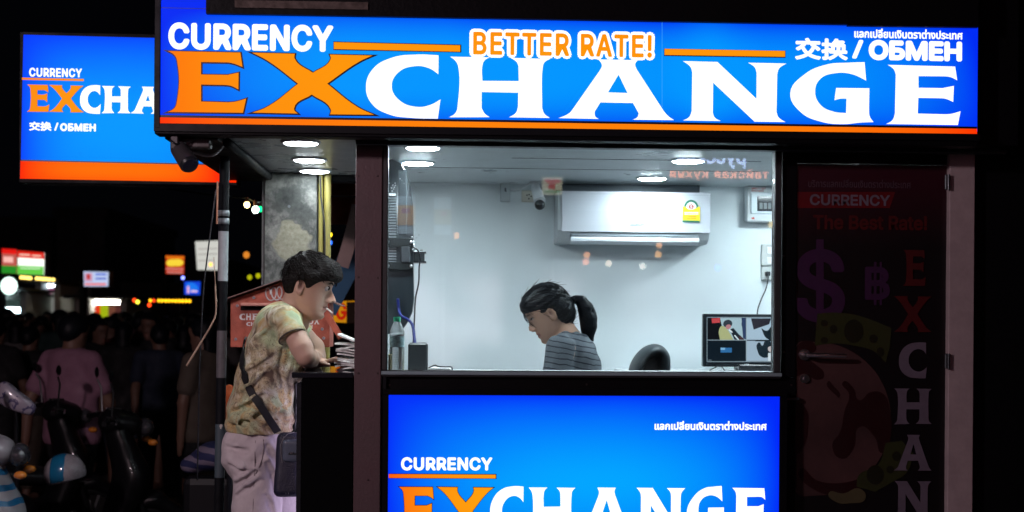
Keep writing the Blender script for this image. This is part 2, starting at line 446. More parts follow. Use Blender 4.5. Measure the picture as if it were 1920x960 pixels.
# ------------------------------------------------------------------ the kiosk
ZC = 2.111                        # ceiling height
YB = 1.5                          # back wall
XL = at(665, 480, 0).x; XP = at(715, 480, 0).x; XWl = at(727, 480, 0).x; XWr = at(1450, 480, 0).x
ZW0 = at(1080, 696, 0).z; ZW1 = at(1080, 275, 0).z
kiosk = thing('kiosk', (.6, .7, .12), 'money exchange kiosk, white lit room behind a wide window, dark door on its right', 'kiosk')
XR = 1.95
m = MB(); m.box((XL + .005, YB, .12), (XR, YB + .08, 2.6)); m.build('wall', ROOMW, kiosk)
m = MB(); m.box((XL, .0, .001), (3.6, YB + .08, .119), .004); m.build('base', BLACK, kiosk)
m = MB(); m.box((XR, .06, .12), (XR + .06, YB + .08, 2.6)); m.build('wall', ROOMW, kiosk)
m = MB(); m.box((XL + .005, .05, .12), (XR, YB, .16)); m.build('floor', FLOORM, kiosk)
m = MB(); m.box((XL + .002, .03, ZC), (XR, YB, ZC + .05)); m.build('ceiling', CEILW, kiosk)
for (pxa, pxb, py) in ((770, 1440, 313), (960, 1440, 296)):
    a = atz(pxa, py, ZC); b_ = atz(pxb, py, ZC)
    m = MB(); m.box((a.x, a.y - .0015, ZC - .0015), (b_.x, a.y + .0015, ZC + .01)); m.build('ceiling_joint', GROOVE, kiosk)
# roof slab over all (closes the box)
m = MB(); m.box((-1.3, .03, ZC + .06), (XR + .05, YB + .1, 2.64)); m.build('roof', BLACK, kiosk)
# posts
pz0 = .12
m = MB(); m.box((at(664, 700, -.03).x, -.03, pz0), (at(714.5, 700, -.03).x, .06, ZC + .02), .003); m.build('post', MAUVE, kiosk)
m = MB(); m.box((at(716, 700, -.015).x, -.018, pz0), (at(727, 700, -.015).x - .004, .05, ZC + .02), .002); m.build('post', BLACKM, kiosk)
for (px_, py_) in ((672, 330), (708, 330), (672, 520), (708, 521), (672, 700), (708, 700), (690, 900)):
    c = at(px_, py_, -.03); m = MB(); m.cyl((c.x, -.0302, c.z), (c.x, -.0325, c.z), .004, .0035, 10); m.build('screw', mat('screw_dull', (.05, .035, .035), .4, .5), kiosk)
for (px_, py_) in ((1470, 300), (1470, 480), (1470, 660), (1484, 722), (730, 722), (1100, 721)):
    c = at(px_, py_, 0); m = MB(); m.cyl((c.x, -.0002, c.z), (c.x, -.003, c.z), .004, .0035, 10); m.build('screw', MATS['screw_dull'], kiosk)
# front wall: below the window, above, right of the window
YF = 0.0
xa = at(715.5, 700, 0).x + .006; xb = at(1492, 700, 0).x
zs = at(1080, 706, 0).z
m = MB(); m.box((xa, YF, .12), (xb, .05, zs - .002), .002); m.build('front_panel', BLACK, kiosk)
m = MB(); m.box((xa, -.022, zs - .088), (xb + .01, -.001, zs - .078), .002); m.build('trim', DARKSTEEL, kiosk)
m = MB(); m.box((XWr + .035, YF + .001, zs), (xb, .05, ZC), .002); m.build('front_panel', BLACK, kiosk)
m = MB(); m.box((xa, YF + .001, ZW1 + .02), (XWr + .033, .05, ZC + .02), .002); m.build('front_panel', BLACK, kiosk)
# window: frame with a pane
X0, X1, Z0, Z1 = XWl, XWr, ZW0, ZW1
f = MB()
f.box((X0 - .020, -.024, Z0 - .024), (X1 + .030, .03, Z0), .003)
f.box((X0 - .020, -.024, Z1), (X1 + .030, .03, Z1 + .018), .003)
f.box((X0 - .021, -.023, Z0 + .0005), (X0, .03, Z1 - .0005), .003)
f.box((X1, -.023, Z0 + .0005), (X1 + .026, .03, Z1 - .0005), .003)
win = f.build('window', mat('anodised_frame', (.035, .036, .038), .5, .1, var=.1, vscale=25), kiosk)
def glass_mat():
    m = bpy.data.materials.new('window_glass'); m.use_nodes = True; nt = m.node_tree; nt.nodes.clear(); N = nt.nodes.new; L = nt.links.new
    out = N('ShaderNodeOutputMaterial'); tr = N('ShaderNodeBsdfTransparent'); tr.inputs[0].default_value = (.95, .985, .99, 1)
    gl = N('ShaderNodeBsdfGlossy'); gl.inputs['Roughness'].default_value = 0.0
    fr = N('ShaderNodeFresnel'); fr.inputs[0].default_value = 1.52
    mx = N('ShaderNodeMixShader'); L(fr.outputs[0], mx.inputs[0]); L(tr.outputs[0], mx.inputs[1]); L(gl.outputs[0], mx.inputs[2])
    # dried drops and dust in the upper left corner
    tc = N('ShaderNodeTexCoord'); sp = N('ShaderNodeSeparateXYZ'); L(tc.outputs['Object'], sp.inputs[0])
    vo = N('ShaderNodeTexVoronoi'); vo.inputs['Scale'].default_value = 75; vo.inputs['Randomness'].default_value = 1; L(tc.outputs['Object'], vo.inputs[0])
    no = N('ShaderNodeTexNoise'); no.inputs['Scale'].default_value = 9; no.inputs['Detail'].default_value = 3; L(tc.outputs['Object'], no.inputs['Vector'])
    th = N('ShaderNodeMapRange'); th.inputs[1].default_value = .5; th.inputs[2].default_value = .72; th.inputs[3].default_value = 0; th.inputs[4].default_value = .26; L(no.outputs['Fac'], th.inputs[0])
    lt = N('ShaderNodeMath'); lt.operation = 'LESS_THAN'; L(vo.outputs['Distance'], lt.inputs[0]); L(th.outputs[0], lt.inputs[1])
    c = at(790, 300, 0); vd = N('ShaderNodeVectorMath'); vd.operation = 'DISTANCE'; vd.inputs[1].default_value = (c.x, 0, c.z); L(tc.outputs['Object'], vd.inputs[0])
    fa = N('ShaderNodeMapRange'); fa.inputs[1].default_value = .10; fa.inputs[2].default_value = .38; fa.inputs[3].default_value = .5; fa.inputs[4].default_value = 0; L(vd.outputs['Value'], fa.inputs[0])
    mu = N('ShaderNodeMath'); mu.operation = 'MULTIPLY'; L(lt.outputs[0], mu.inputs[0]); L(fa.outputs[0], mu.inputs[1])
    n2 = N('ShaderNodeTexNoise'); n2.inputs['Scale'].default_value = 2.5; n2.inputs['Detail'].default_value = 8; L(tc.outputs['Object'], n2.inputs['Vector'])
    du = N('ShaderNodeMapRange'); du.inputs[1].default_value = .45; du.inputs[2].default_value = .8; du.inputs[3].default_value = 0; du.inputs[4].default_value = .04; L(n2.outputs['Fac'], du.inputs[0])
    ad = N('ShaderNodeMath'); ad.operation = 'ADD'; L(mu.outputs[0], ad.inputs[0]); L(du.outputs[0], ad.inputs[1])
    df = N('ShaderNodeBsdfDiffuse'); df.inputs[0].default_value = (.8, .85, .88, 1); tl = N('ShaderNodeBsdfTranslucent'); tl.inputs[0].default_value = (.9, .95, 1, 1)
    dd = N('ShaderNodeMixShader'); dd.inputs[0].default_value = .6; L(df.outputs[0], dd.inputs[1]); L(tl.outputs[0], dd.inputs[2])
    m2 = N('ShaderNodeMixShader'); L(ad.outputs[0], m2.inputs[0]); L(mx.outputs[0], m2.inputs[1]); L(dd.outputs[0], m2.inputs[2]); L(m2.outputs[0], out.inputs[0])
    return m
GLASS = glass_mat()
m = MB(); m.box((X0 + .0005, -.003, Z0 + .0005), (X1 - .0005, .002, Z1 - .0005)); m.build('pane', GLASS, win)
m = MB(); m.box((X0 - .02, -.034, Z0 - .016), (X1 + .03, -.025, Z0 - .002), .002); m.build('sill', mat('sill_aluminium', (.22, .30, .33), .45, var=.1), win)
# right end of the front: jamb and black returning wall
m = MB(); pbox(m, 1777, 283, 1824, 1500, -.02, .12, .002); m.build('door_jamb', JAMB, kiosk)
m = MB(); m.box((at(1825, 600, 0).x + .003, .03, .12), (3.6, .12, 2.9)); m.build('side_wall', BLACK, kiosk)
m = MB(); pbox(m, 1480, 262, 1776, 307, .005, .05, .002); m.build('door_head', BLACK, kiosk)

# ------------------------------------------------------------------ door with its printed advertisement
YD = .012
xl, xr = at(1491, 600, YD).x, at(1776, 600, YD).x; zt = at(1640, 309, YD).z
m = MB(); m.box((xl, YD, .14), (xr, YD + .04, zt), .002)
door = m.build('door', mat('door_print_black', (.004, .0025, .0035), .4), kiosk)
def printm(n, c, v=.15): return mat(n, c, .4, var=v, vscale=12)
RED1 = printm('print_dark_red', (.05, .003, .008)); RED2 = printm('print_red', (.10, .004, .007)); WHT = printm('print_white', (.13, .105, .14)); 
CRIM = printm('print_crimson', (.065, .006, .007)); PURP = printm('print_purple', (.040, .012, .048)); GRN = printm('print_olive', (.026, .030, .009)); GRND = printm('print_dark_olive', (.010, .010, .004))
GLB = mat('print_globe', (.055, .026, .026), .4, var=.5, vscale=2.2)
def fl(pts, mm, nm, dy, sm=False): return flat(pts, YD, mm, door, nm, dy, sm)
# top band: dark red printing fading into black through a dithered edge
def band_mat():
    m = mat('print_top_band', (.10, .006, .02), .4); nt = m.node_tree; b = nt.nodes['Principled BSDF']
    tc = nt.nodes.new('ShaderNodeTexCoord'); sp = nt.nodes.new('ShaderNodeSeparateXYZ'); nt.links.new(tc.outputs['Object'], sp.inputs[0])
    r = nt.nodes.new('ShaderNodeMapRange'); r.inputs[1].default_value = at(1600, 460, YD).z; r.inputs[2].default_value = at(1600, 340, YD).z; nt.links.new(sp.outputs['Z'], r.inputs[0])
    mx = nt.nodes.new('ShaderNodeMix'); mx.data_type = 'RGBA'; mx.inputs[6].default_value = (.004, .0025, .0035, 1); mx.inputs[7].default_value = (.028, .003, .009, 1)
    nt.links.new(r.outputs[0], mx.inputs[0]); nt.links.new(mx.outputs[2], b.inputs['Base Color']); return m
fl(rect(1492, 311, 1775, 470), band_mat(), 'printed_band', .001)
fl([(1492, 360), (1678, 360), (1668, 390), (1492, 390)], RED2, 'red_ribbon', .002)
put_text('CURRENCY', (1518, 364, 1668, 385), YD, WHT, door, 'lettering', bold=.9, thick=.0035)
put_text('บริการแลกเปลี่ยนเงินตราต่างประเทศ', (1515, 335, 1707, 351), YD, printm('print_pale_pink', (.07, .04, .055)), door, 'lettering', bold=.25, thick=.003, f=F_THAI)
put_text('The Best Rate!', (1524, 403, 1738, 430), YD, CRIM, door, 'lettering', bold=1.2, thick=.0035)
put_text('S', (1489, 466, 1584, 604), YD, PURP, door, 'dollar_symbol', bold=5, thick=.003)
fl(rect(1530, 449, 1544, 622), PURP, 'dollar_bar', .0026)
put_text('B', (1621, 500, 1668, 562), YD, PURP, door, 'baht_symbol', bold=2.4, thick=.003)
fl(rect(1638, 491, 1643, 572), PURP, 'baht_bar', .0026); fl(rect(1649, 491, 1653, 572), PURP, 'baht_bar', .0026)
# globe
pts = [(1528 + 142 * math.cos(a), 785 + 144 * math.sin(a), 1) for a in [2 * PI * k / 24 for k in range(24)]]
pts = [(max(p[0], 1493), p[1], p[2]) for p in pts]
fl(pts, GLB, 'globe', .002)
GC = printm('print_continent', (.018, .003, .004))
for L in ([(1493, 650), (1520, 640), (1530, 655), (1512, 668), (1525, 680), (1545, 705), (1532, 712), (1505, 700), (1493, 705)],
          [(1552, 715), (1561, 722), (1573, 745), (1568, 742)],
          [(1580, 716), (1600, 728), (1610, 750), (1632, 735), (1655, 738), (1668, 770), (1670, 815), (1655, 850), (1640, 820), (1612, 800), (1600, 840), (1578, 860), (1560, 835), (1575, 810), (1583, 770), (1592, 740)],
          [(1493, 755), (1510, 765), (1515, 800), (1505, 840), (1493, 850)],
          [(1500, 880), (1530, 900), (1580, 905), (1625, 890), (1640, 880), (1618, 912), (1580, 926), (1530, 920)]):
    fl([(x, y, 1) for x, y in L], GC, 'continent', .003)
# banknotes
n1 = [(1532, 588), (1565, 586, 1), (1610, 592, 1), (1671, 615), (1668, 650), (1660, 680), (1640, 660, 1), (1600, 648, 1), (1560, 644, 1), (1527, 648)]
n2 = [(1660, 830), (1690, 826), (1712, 850), (1700, 885, 1), (1670, 905, 1), (1640, 922), (1605, 912), (1610, 890, 1), (1645, 872, 1)]
fl(n1, GRN, 'banknote', .004); fl(n2, GRN, 'banknote', .0045)
for (cx, cy, rx, ry) in ((1600, 621, 18, 22), (1562, 617, 7, 8), (1637, 635, 8, 8), (1650, 660, 7, 9), (1545, 606, 7, 6), (1545, 638, 7, 6)):
    fl([(cx + rx * math.cos(a), cy + ry * math.sin(a), 1) for a in [PI / 4 * k for k in range(8)]], GRND, 'banknote_spot', .0055)
for (cx, cy, rx, ry) in ((1640, 890, 16, 18), (1680, 855, 8, 9), (1668, 880, 7, 7)):
    fl([(cx + rx * math.cos(a), cy + ry * math.sin(a), 1) for a in [PI / 4 * k for k in range(8)]], GRND, 'banknote_spot', .006)
fl([(1553, 924, 1), (1580, 925, 1), (1612, 916, 1), (1622, 935, 1), (1595, 943, 1), (1565, 940, 1)], printm('print_cream', (.07, .06, .03)), 'banknote_edge', .005)
# EXCHAN(GE) running down in the flared letters
def down(ch, box, mm):
    base = mapped(ch, -.235); P = [p for L in base for p in L]; bx0, bx1 = min(p[0] for p in P), max(p[0] for p in P); bz0, bz1 = min(p[1] for p in P), max(p[1] for p in P)
    A = at(box[0], box[3], YD); B = at(box[2], box[1], YD)
    Ls = [[(A.x + (p[0] - bx0) / (bx1 - bx0) * (B.x - A.x), A.z + (p[1] - bz0) / (bz1 - bz0) * (B.z - A.z), p[2]) for p in L] for L in base]
    me = curve_mesh(poly_curve(Ls)); co = mesh_rect(me); o3 = np.stack([co[:, 0], np.full(len(co), YD - .0065), co[:, 1]], 1).astype('f')
    me.vertices.foreach_set('co', o3.ravel()); me.materials.clear(); me.materials.append(mm); me.name = 'letter'; me.update()
    o = bpy.data.objects.new('letter', me); COL.objects.link(o); setparent(o, door)
for i, (c, mm) in enumerate((('E', CRIM), ('X', CRIM), ('C', WHT), ('H', WHT), ('A', WHT), ('N', WHT), ('G', WHT), ('e', WHT))):
    y = 469 + i * 86.5; w = (22, 33, 24, 33, 33, 32, 26, 24)[i]
    down(c, (1708 - w - (i == 0) * -6, y, 1708 + w + 5, y + 67), mm)
# handle, cylinder, hinges
h = MB(); c = at(1507, 665, YD); c.y = YD
h.cyl((c.x, YD + .001, c.z), (c.x, YD - .014, c.z), .022, .022, 24)
h.cyl((c.x, YD - .01, c.z), (c.x, YD - .055, c.z), .009)
e = at(1578, 670, YD); h.tube([(c.x, YD - .05, c.z), (c.x + .02, YD - .056, c.z), (e.x, YD - .056, c.z - .002)], [.009, .009, .008], 10)
h.build('handle', CHROME, door, True, ang=40)
h = MB(); c2 = at(1508, 710, YD); h.cyl((c2.x, YD + .001, c2.z), (c2.x, YD - .012, c2.z), .018, .018, 24); h.cyl((c2.x, YD - .005, c2.z), (c2.x, YD - .02, c2.z), .008); h.build('lock_cylinder', CHROME, door, True, ang=40)
for py in (342, 677):
    q = at(1776, py, -.02); h = MB(); h.box((q.x - .012, -.032, q.z - .03), (q.x + .008, -.0205, q.z + .03), .003); h.cyl((q.x, -.034, q.z - .03), (q.x, -.034, q.z + .03), .005); h.build('hinge', DARKSTEEL, door)

# ------------------------------------------------------------------ canopy box carrying the main sign
YS = -.235
XS0 = at(289, 240, YS).x; XS1 = at(1836, 245, YS).x
canopy = thing('canopy', (-.9, .5, ZC), 'boxed canopy of the kiosk with a pale ceiling over the left counter', 'canopy')
xc = at(435, 258, YS).x
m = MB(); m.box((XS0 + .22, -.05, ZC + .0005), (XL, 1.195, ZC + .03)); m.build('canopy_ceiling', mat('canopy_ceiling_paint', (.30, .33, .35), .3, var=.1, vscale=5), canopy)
m = MB(); m.box((XS0 + .02, -.15, ZC - .024), (XS0 + .218, 1.3, 2.9), .003); m.build('side_beam', BLACK, canopy)
m = MB(); m.box((XS0 + .221, 1.197, ZC - .03), (XL - .001, 1.3, 2.9), .003); m.build('rear_beam', BLACK, canopy)
m = MB(); m.box((XS0 + .225, -.155, ZC - .002), (XR, -.052, 2.9), .003); m.build('front_beam', BLACK, canopy)
m = MB(); m.box((XS0 + .225, -.05, ZC + .065), (-1.31, 1.19, 2.64)); m.build('canopy_top', BLACK, canopy)
m = MB(); m.box((XL + .004, -.0515, ZC - .02), (XR, -.0005, ZC - .004), .002); m.build('rail', DARKSTEEL, canopy)
# dark underside pipe along the side beam
m = MB(); p0 = at(430, 266, -.1); m.cyl((XS0 + .235, -.05, ZC - .02), (XS0 + .235, 1.2, ZC - .02), .018); m.build('drain_pipe', BLACKM, canopy, True)

def backlit(name, edge, mid, rc, pw=3., s=1., noise=.12, tubes=None):
    "light coming through a printed panel from tubes inside its box; rc = (x0, z0, x1, z1)"
    m = bpy.data.materials.new(name); m.use_nodes = True; nt = m.node_tree; N = nt.nodes.new; L = nt.links.new; b = nt.nodes['Principled BSDF']
    tc = N('ShaderNodeTexCoord'); sp = N('ShaderNodeSeparateXYZ'); L(tc.outputs['Object'], sp.inputs[0])
    def mth(op, a, v=None, c=None):
        n = N('ShaderNodeMath'); n.operation = op; n.use_clamp = False
        for i, q in enumerate((a, v, c)):
            if q is None: continue
            if isinstance(q, (int, float)): n.inputs[i].default_value = q
            else: L(q, n.inputs[i])
        return n.outputs[0]
    def fall(out, a, b_, p):
        t = mth('MULTIPLY_ADD', out, 2 / (b_ - a), -(a + b_) / (b_ - a)); t = mth('ABSOLUTE', t); t = mth('MINIMUM', t, 1); t = mth('POWER', t, p); return mth('SUBTRACT', 1, t)
    fx = fall(sp.outputs['X'], rc[0], rc[2], pw * 1.6); fz = fall(sp.outputs['Z'], rc[1], rc[3], pw)
    f = mth('MULTIPLY', fx, fz)
    no = N('ShaderNodeTexNoise'); no.inputs['Scale'].default_value = 1.6; no.inputs['Detail'].default_value = 2; L(tc.outputs['Object'], no.inputs['Vector'])
    f2 = mth('MULTIPLY_ADD', no.outputs['Fac'], 2 * noise, -noise); f = mth('ADD', f, f2)
    if tubes:
        for (tx, wd, amp) in tubes:
            d = mth('SUBTRACT', sp.outputs['X'], tx); d = mth('DIVIDE', d, wd); d = mth('POWER', mth('ABSOLUTE', d), 2); d = mth('MULTIPLY', d, -1); d = mth('EXPONENT', d); d = mth('MULTIPLY', d, amp); f = mth('ADD', f, d)
    mx = N('ShaderNodeMix'); mx.data_type = 'RGBA'; mx.clamp_factor = True; L(f, mx.inputs[0]); mx.inputs[6].default_value = (*edge, 1); mx.inputs[7].default_value = (*mid, 1)
    L(mx.outputs[2], b.inputs['Emission Color']); b.inputs['Emission Strength'].default_value = s
    b.inputs['Base Color'].default_value = (.003, .003, .004, 1); b.inputs['Roughness'].default_value = .6; b.inputs['Specular IOR Level'].default_value = .05
    return m
B_EDGE, B_MID = lin(0, 44, 245), lin(0, 150, 255)
O_EDGE, O_MID = lin(255, 78, 0), lin(255, 152, 4)
WHITEL = glow('backlit_white', (.97, .99, 1.), 1.25)
DKLINE = mat('print_outline', (.01, .01, .03), .4)

# ---- main sign
YC = YS + .004
msign = thing('exchange_sign', (at(1060, 245, YS).x, YS + .04, at(1060, 245, YS).z), 'long illuminated blue fascia sign with EXCHANGE in big letters across the top of the kiosk', 'sign')
zt1 = 2.72; zb0 = at(1000, 262, YS).z
fx0 = at(301, 140, YS).x; fx1 = at(1833, 150, YS).x; fzb = at(1000, 241, YS).z
m = MB(); m.box((XS0, YC, zb0), (XS1, -.158, zt1), .004)
m.build('casing', BLACK, msign)
rcm = (fx0, fzb, fx1, at(1000, 30, YS).z)
BLUE = backlit('backlit_blue', B_EDGE, B_MID, rcm, 2.6, 1.0, .22, [(at(1330, 0, YS).x, .10, .22), (at(700, 0, YS).x, .3, .12)])
m = MB(); m.add([(fx0, YS, at(1000, 234, YS).z), (fx1, YS, at(1000, 234, YS).z), (fx1, YS, zt1 - .02), (fx0, YS, zt1 - .02)], [(0, 1, 2, 3)]); m.build('face', BLUE, msign)
m = MB(); zc1 = at(1000, 237, YS).z; zc0 = at(1000, 247, YS).z
# orange stripe following the photographed slope of the sign's lower edge
OR = backlit('backlit_orange_stripe', lin(255, 50, 0), lin(255, 130, 6), (fx0, zc0 - .1, fx1, zc1 + .1), 2.2, 1.0, .1)
def quad(mb, p, Y): mb.add([(at(a, b, Y).x, Y, at(a, b, Y).z) for a, b in p], [(0, 1, 2, 3)])
m = MB(); quad(m, [(299, 231), (1832, 251), (1832, 241.5), (299, 220)], YS - .002); m.build('stripe', OR, msign)
m = MB(); quad(m, [(299, 220), (1832, 241.5), (1832, 237.5), (299, 215.5)], YS - .002); m.build('stripe_outline', DKLINE, msign)
# lower lip of the case covers whatever is under the stripe
m = MB(); m.add([(at(a, b, YS).x, y, at(a, b, YS).z) for (a, b, y) in ((289, 232, YS - .006), (1836, 251.5, YS - .006), (1836, 264, YS - .006), (289, 246, YS - .006), (289, 232, YC + .01), (1836, 251.5, YC + .01), (1836, 264, YC + .01), (289, 246, YC + .01))],
              [(0, 1, 2, 3), (7, 6, 5, 4), (0, 4, 5, 1), (3, 2, 6, 7), (0, 3, 7, 4), (1, 5, 6, 2)]); m.build('bottom_frame', BLACKM, msign)
m = MB(); m.box((XS0, YS - .007, at(300, 240, YS).z), (fx0, YC - .001, zt1), .002); m.build('side_frame', BLACKM, msign)
# letters
ORL = backlit('backlit_orange', lin(255, 92, 0), lin(255, 150, 4), (fx0 - .1, fzb - .4, fx0 + 1.9, fzb + .9), 2.2, 1.0, .08)
big_word(YS, msign, lambda c: DKLINE, chars=['E', 'X'], offs=.0035, name='letter_outline', dy=.002, dx=.001, dz=-.001)
big_word(YS, msign, lambda c: ORL if c in 'EX' else WHITEL, offs=-.0012, dy=.004)
put_text('CURRENCY', (316, 42, 625, 93), YS, WHITEL, msign, bold=3.0, thick=.004, space=1.04)
BR = (887, 60, 1222, 103)
put_text('BETTER RATE!', (880, 54, 1228, 108), YS, WHITEL, msign, bold=7.2, thick=.003, space=1.14)
put_text('BETTER RATE!', BR, YS, backlit('backlit_amber', lin(255, 140, 0), lin(255, 152, 8), rcm, 2, 1.0, .1), msign, bold=1.7, thick=.0055, space=1.14)
m = MB(); quad(m, [(626, 92), (863, 97), (863, 85), (626, 79)], YS - .003); m.build('bar', ORL, msign)
m = MB(); quad(m, [(625, 94), (865, 98.5), (865, 83.5), (625, 77.5)], YS - .0015); m.build('bar_outline', DKLINE, msign)
AMB = bpy.data.materials['backlit_amber']
m = MB(); quad(m, [(1246, 103), (1472, 106.5), (1472, 95.5), (1246, 91.5)], YS - .003); m.build('bar', AMB, msign)
m = MB(); quad(m, [(1245, 105), (1473, 108.5), (1473, 95), (1245, 91)], YS - .0015); m.build('bar_outline', DKLINE, msign)
put_text('交换', (1490, 71, 1589, 112), YS, WHITEL, msign, bold=1.7, thick=.004, f=F_CJK)
put_text('/', (1597, 75, 1618, 110), YS, WHITEL, msign, bold=2.2, thick=.004)
put_text('ОБМЕН', (1628, 75, 1803, 113), YS, WHITEL, msign, bold=3.0, thick=.004)
put_text('แลกเปลี่ยนเงินตราต่างประเทศ', (1601, 53, 1804, 71), YS, WHITEL, msign, bold=.65, thick=.004, f=F_THAI)
m = MB(); quad(m, [(301, 15), (386, 17), (386, 15.8), (301, 13.8)], YS - .001); m.build('seam', mat('seam_blue', (.0, .02, .2), .4), msign)
m = MB(); quad(m, [(1241, 41), (1241.8, 41), (1241.8, 232), (1241, 232)], YS - .001); m.build('seam', glow('seam_light', (.05, .4, 1), 1.0), msign)
# black beam hung in front of the upper part of the sign
m = MB()
def wedge(mb, p, Ya, Yb):
    v = [(at(a, b, Ya).x, Ya, at(a, b, Ya).z) for a, b in p] + [(at(a, b, Ya).x, Yb, at(a, b, Ya).z) for a, b in p]; mb.add(v, [(0, 1, 2, 3), (7, 6, 5, 4), (0, 4, 5, 1), (1, 5, 6, 2), (2, 6, 7, 3), (3, 7, 4, 0)])
wedge(m, [(386, 25), (1590, 45.5), (1590, -60), (386, -60)], YS - .028, YS - .006)
wedge(m, [(1590.3, 48), (1835, 51), (1835, -60), (1590.3, -60)], YS - .026, YS - .006)
beam = m.build('awning_beam', BLACK, label='black awning beam hanging over the upper edge of the long sign', cat='awning')
m = MB(); wedge(m, [(440, 14), (690, 18), (690, 4), (440, 0)], YS - .034, YS - .0285); 
m.build('bracket_strip', mat('dusty_brown', (.06, .04, .035), .7, var=.5, vscale=30), beam)

# ---- left sign
YL = 1.27
lsign = thing('square_sign', (at(230, 335, YL).x, YL + .05, at(230, 335, YL).z), 'illuminated blue sign with an orange foot band left of and behind the long fascia sign', 'sign')
lx0 = at(41, 200, YL).x; lx1 = at(445, 335, YL).x; lzt = at(200, 69, YL).z; lzb = at(250, 338, YL).z; lzm = at(250, 302, YL).z
m = MB(); m.box((lx0 - .015, YL + .003, lzb - .02), (lx1, YL + .12, 3.05 if lzt > 3 else lzt + .02), .004); m.build('casing', BLACK, lsign)
rcl = (lx0 - .02, lzm - .3, lx1, lzt + .02)
BL2 = backlit('backlit_blue_left', lin(0, 60, 255), lin(0, 152, 255), rcl, 2.0, 1.0, .1)
m = MB(); quad(m, [(39, 300), (443, 309), (443, 75), (44, 65)], YL); m.build('face', BL2, lsign)
m = MB(); quad(m, [(37.5, 335), (443, 342.5), (443, 309.7), (38.5, 301)], YL); m.build('foot_band', backlit('backlit_foot', lin(255, 45, 0), lin(255, 112, 0), (lx0, lzb - .03, lx1 - .1, lzm + .04), 2, 1.0, .05), lsign)
m = MB(); quad(m, [(39, 302), (443, 310.5), (443, 308.2), (39, 299.3)], YL - .002); m.build('band_outline', DKLINE, lsign)
fit = (at(54, 0, YL).x, at(54, 211, YL).z - .0, 0, at(54, 158, YL).z)
wl = (at(286, 0, YL).x - at(54, 0, YL).x)
fit = (fit[0], fit[1], fit[0] + wl * 1.73, fit[3])
ORL2 = backlit('backlit_orange_left', lin(255, 92, 20), lin(255, 150, 10), (fit[0] - .2, fit[1] - .3, fit[0] + .8, fit[3] + .3), 2, 1.0, .05)
big_word(YL, lsign, lambda c: DKLINE, fit=fit, chars=['E', 'X'], offs=.002, name='letter_outline', dy=.001)
big_word(YL, lsign, lambda c: ORL2 if c in 'EX' else WHITEL, fit=fit, chars=['E', 'X', 'C', 'H', 'A'], offs=.0015, dy=.003)
put_text('CURRENCY', (55, 127, 154, 144), YL, WHITEL, lsign, bold=.8, space=1.08, thick=.003)
m = MB(); quad(m, [(41, 149.5), (157, 152), (157, 148), (41, 145.5)], YL - .002); m.build('bar', ORL2, lsign)
put_text('交换', (55, 228, 97, 245), YL, WHITEL, lsign, bold=.8, thick=.003, f=F_CJK)
put_text('/', (102, 230, 110, 245), YL, WHITEL, lsign, bold=.9, thick=.003)
put_text('ОБМЕН', (113, 231, 180, 246), YL, WHITEL, lsign, bold=1.1, space=1.06, thick=.003)

# ---- lower light box under the window
YQ = -.06
qsign = thing('light_box_sign', (at(1095, 960, YQ).x, YQ + .02, .2), 'illuminated blue light box sign under the kiosk window with CURRENCY over EXCHANGE', 'sign')
qx0, qx1 = at(728, 850, YQ).x, at(1461, 850, YQ).x; qzt = at(1090, 742, YQ).z; qzb = .30
m = MB(); m.box((qx0 - .022, YQ + .003, qzb - .03), (qx1 + .03, -.0225, qzt + .022), .003); m.build('casing', BLACKM, qsign)
m = MB(); m.box((qx0 - .022, YQ - .004, qzt + .001), (qx1 + .03, YQ + .002, qzt + .022), .001); m.box((qx0 - .022, YQ - .004, qzb), (qx0 - .001, YQ + .002, qzt + .0005), .001); m.box((qx1 + .001, YQ - .004, qzb), (qx1 + .03, YQ + .002, qzt + .0005), .001); m.build('rim', BLACK, qsign)
rcq = (qx0 - .01, .45, qx1 + .01, qzt + .01)
BL3 = backlit('backlit_blue_low', lin(0, 38, 250), lin(0, 165, 255), rcq, 1.5, 1.0, .06)
m = MB(); m.add([(qx0, YQ, qzb), (qx1, YQ, qzb), (qx1, YQ, qzt), (qx0, YQ, qzt)], [(0, 1, 2, 3)]); m.build('face', BL3, qsign)
fz1 = at(1100, 910.5, YQ).z; fq = (at(748, 0, YQ).x + .0, fz1 - .205, at(1438, 900, YQ).x, fz1)
fq = (at(748, 930, YQ).x, fq[1], at(1438, 930, YQ).x, fq[3])
ORQ = backlit('backlit_orange_low', lin(255, 60, 10), lin(255, 160, 10), (qx0 - .05, fz1 - .6, qx0 + .85, fz1 + .5), 1.3, 1.0, .05)
big_word(YQ, qsign, lambda c: DKLINE, fit=fq, chars=['E', 'X'], offs=.002, name='letter_outline', dy=.001)
big_word(YQ, qsign, lambda c: ORQ if c in 'EX' else WHITEL, fit=fq, offs=-.0005, dy=.003)
put_text('CURRENCY', (752, 857, 923, 882), YQ, WHITEL, qsign, bold=1.45, space=1.06, thick=.003)
m = MB(); quad(m, [(729, 896), (929.5, 897), (929.5, 890), (729, 889)], YQ - .003); m.build('bar', ORQ, qsign)
m = MB(); quad(m, [(729, 897), (931, 898), (931, 888.7), (729, 887.7)], YQ - .0015); m.build('bar_outline', DKLINE, qsign)
put_text('แลกเปลี่ยนเงินตราต่างประเทศ', (1227, 789, 1437, 806), YQ, WHITEL, qsign, bold=.7, thick=.003, f=F_THAI)

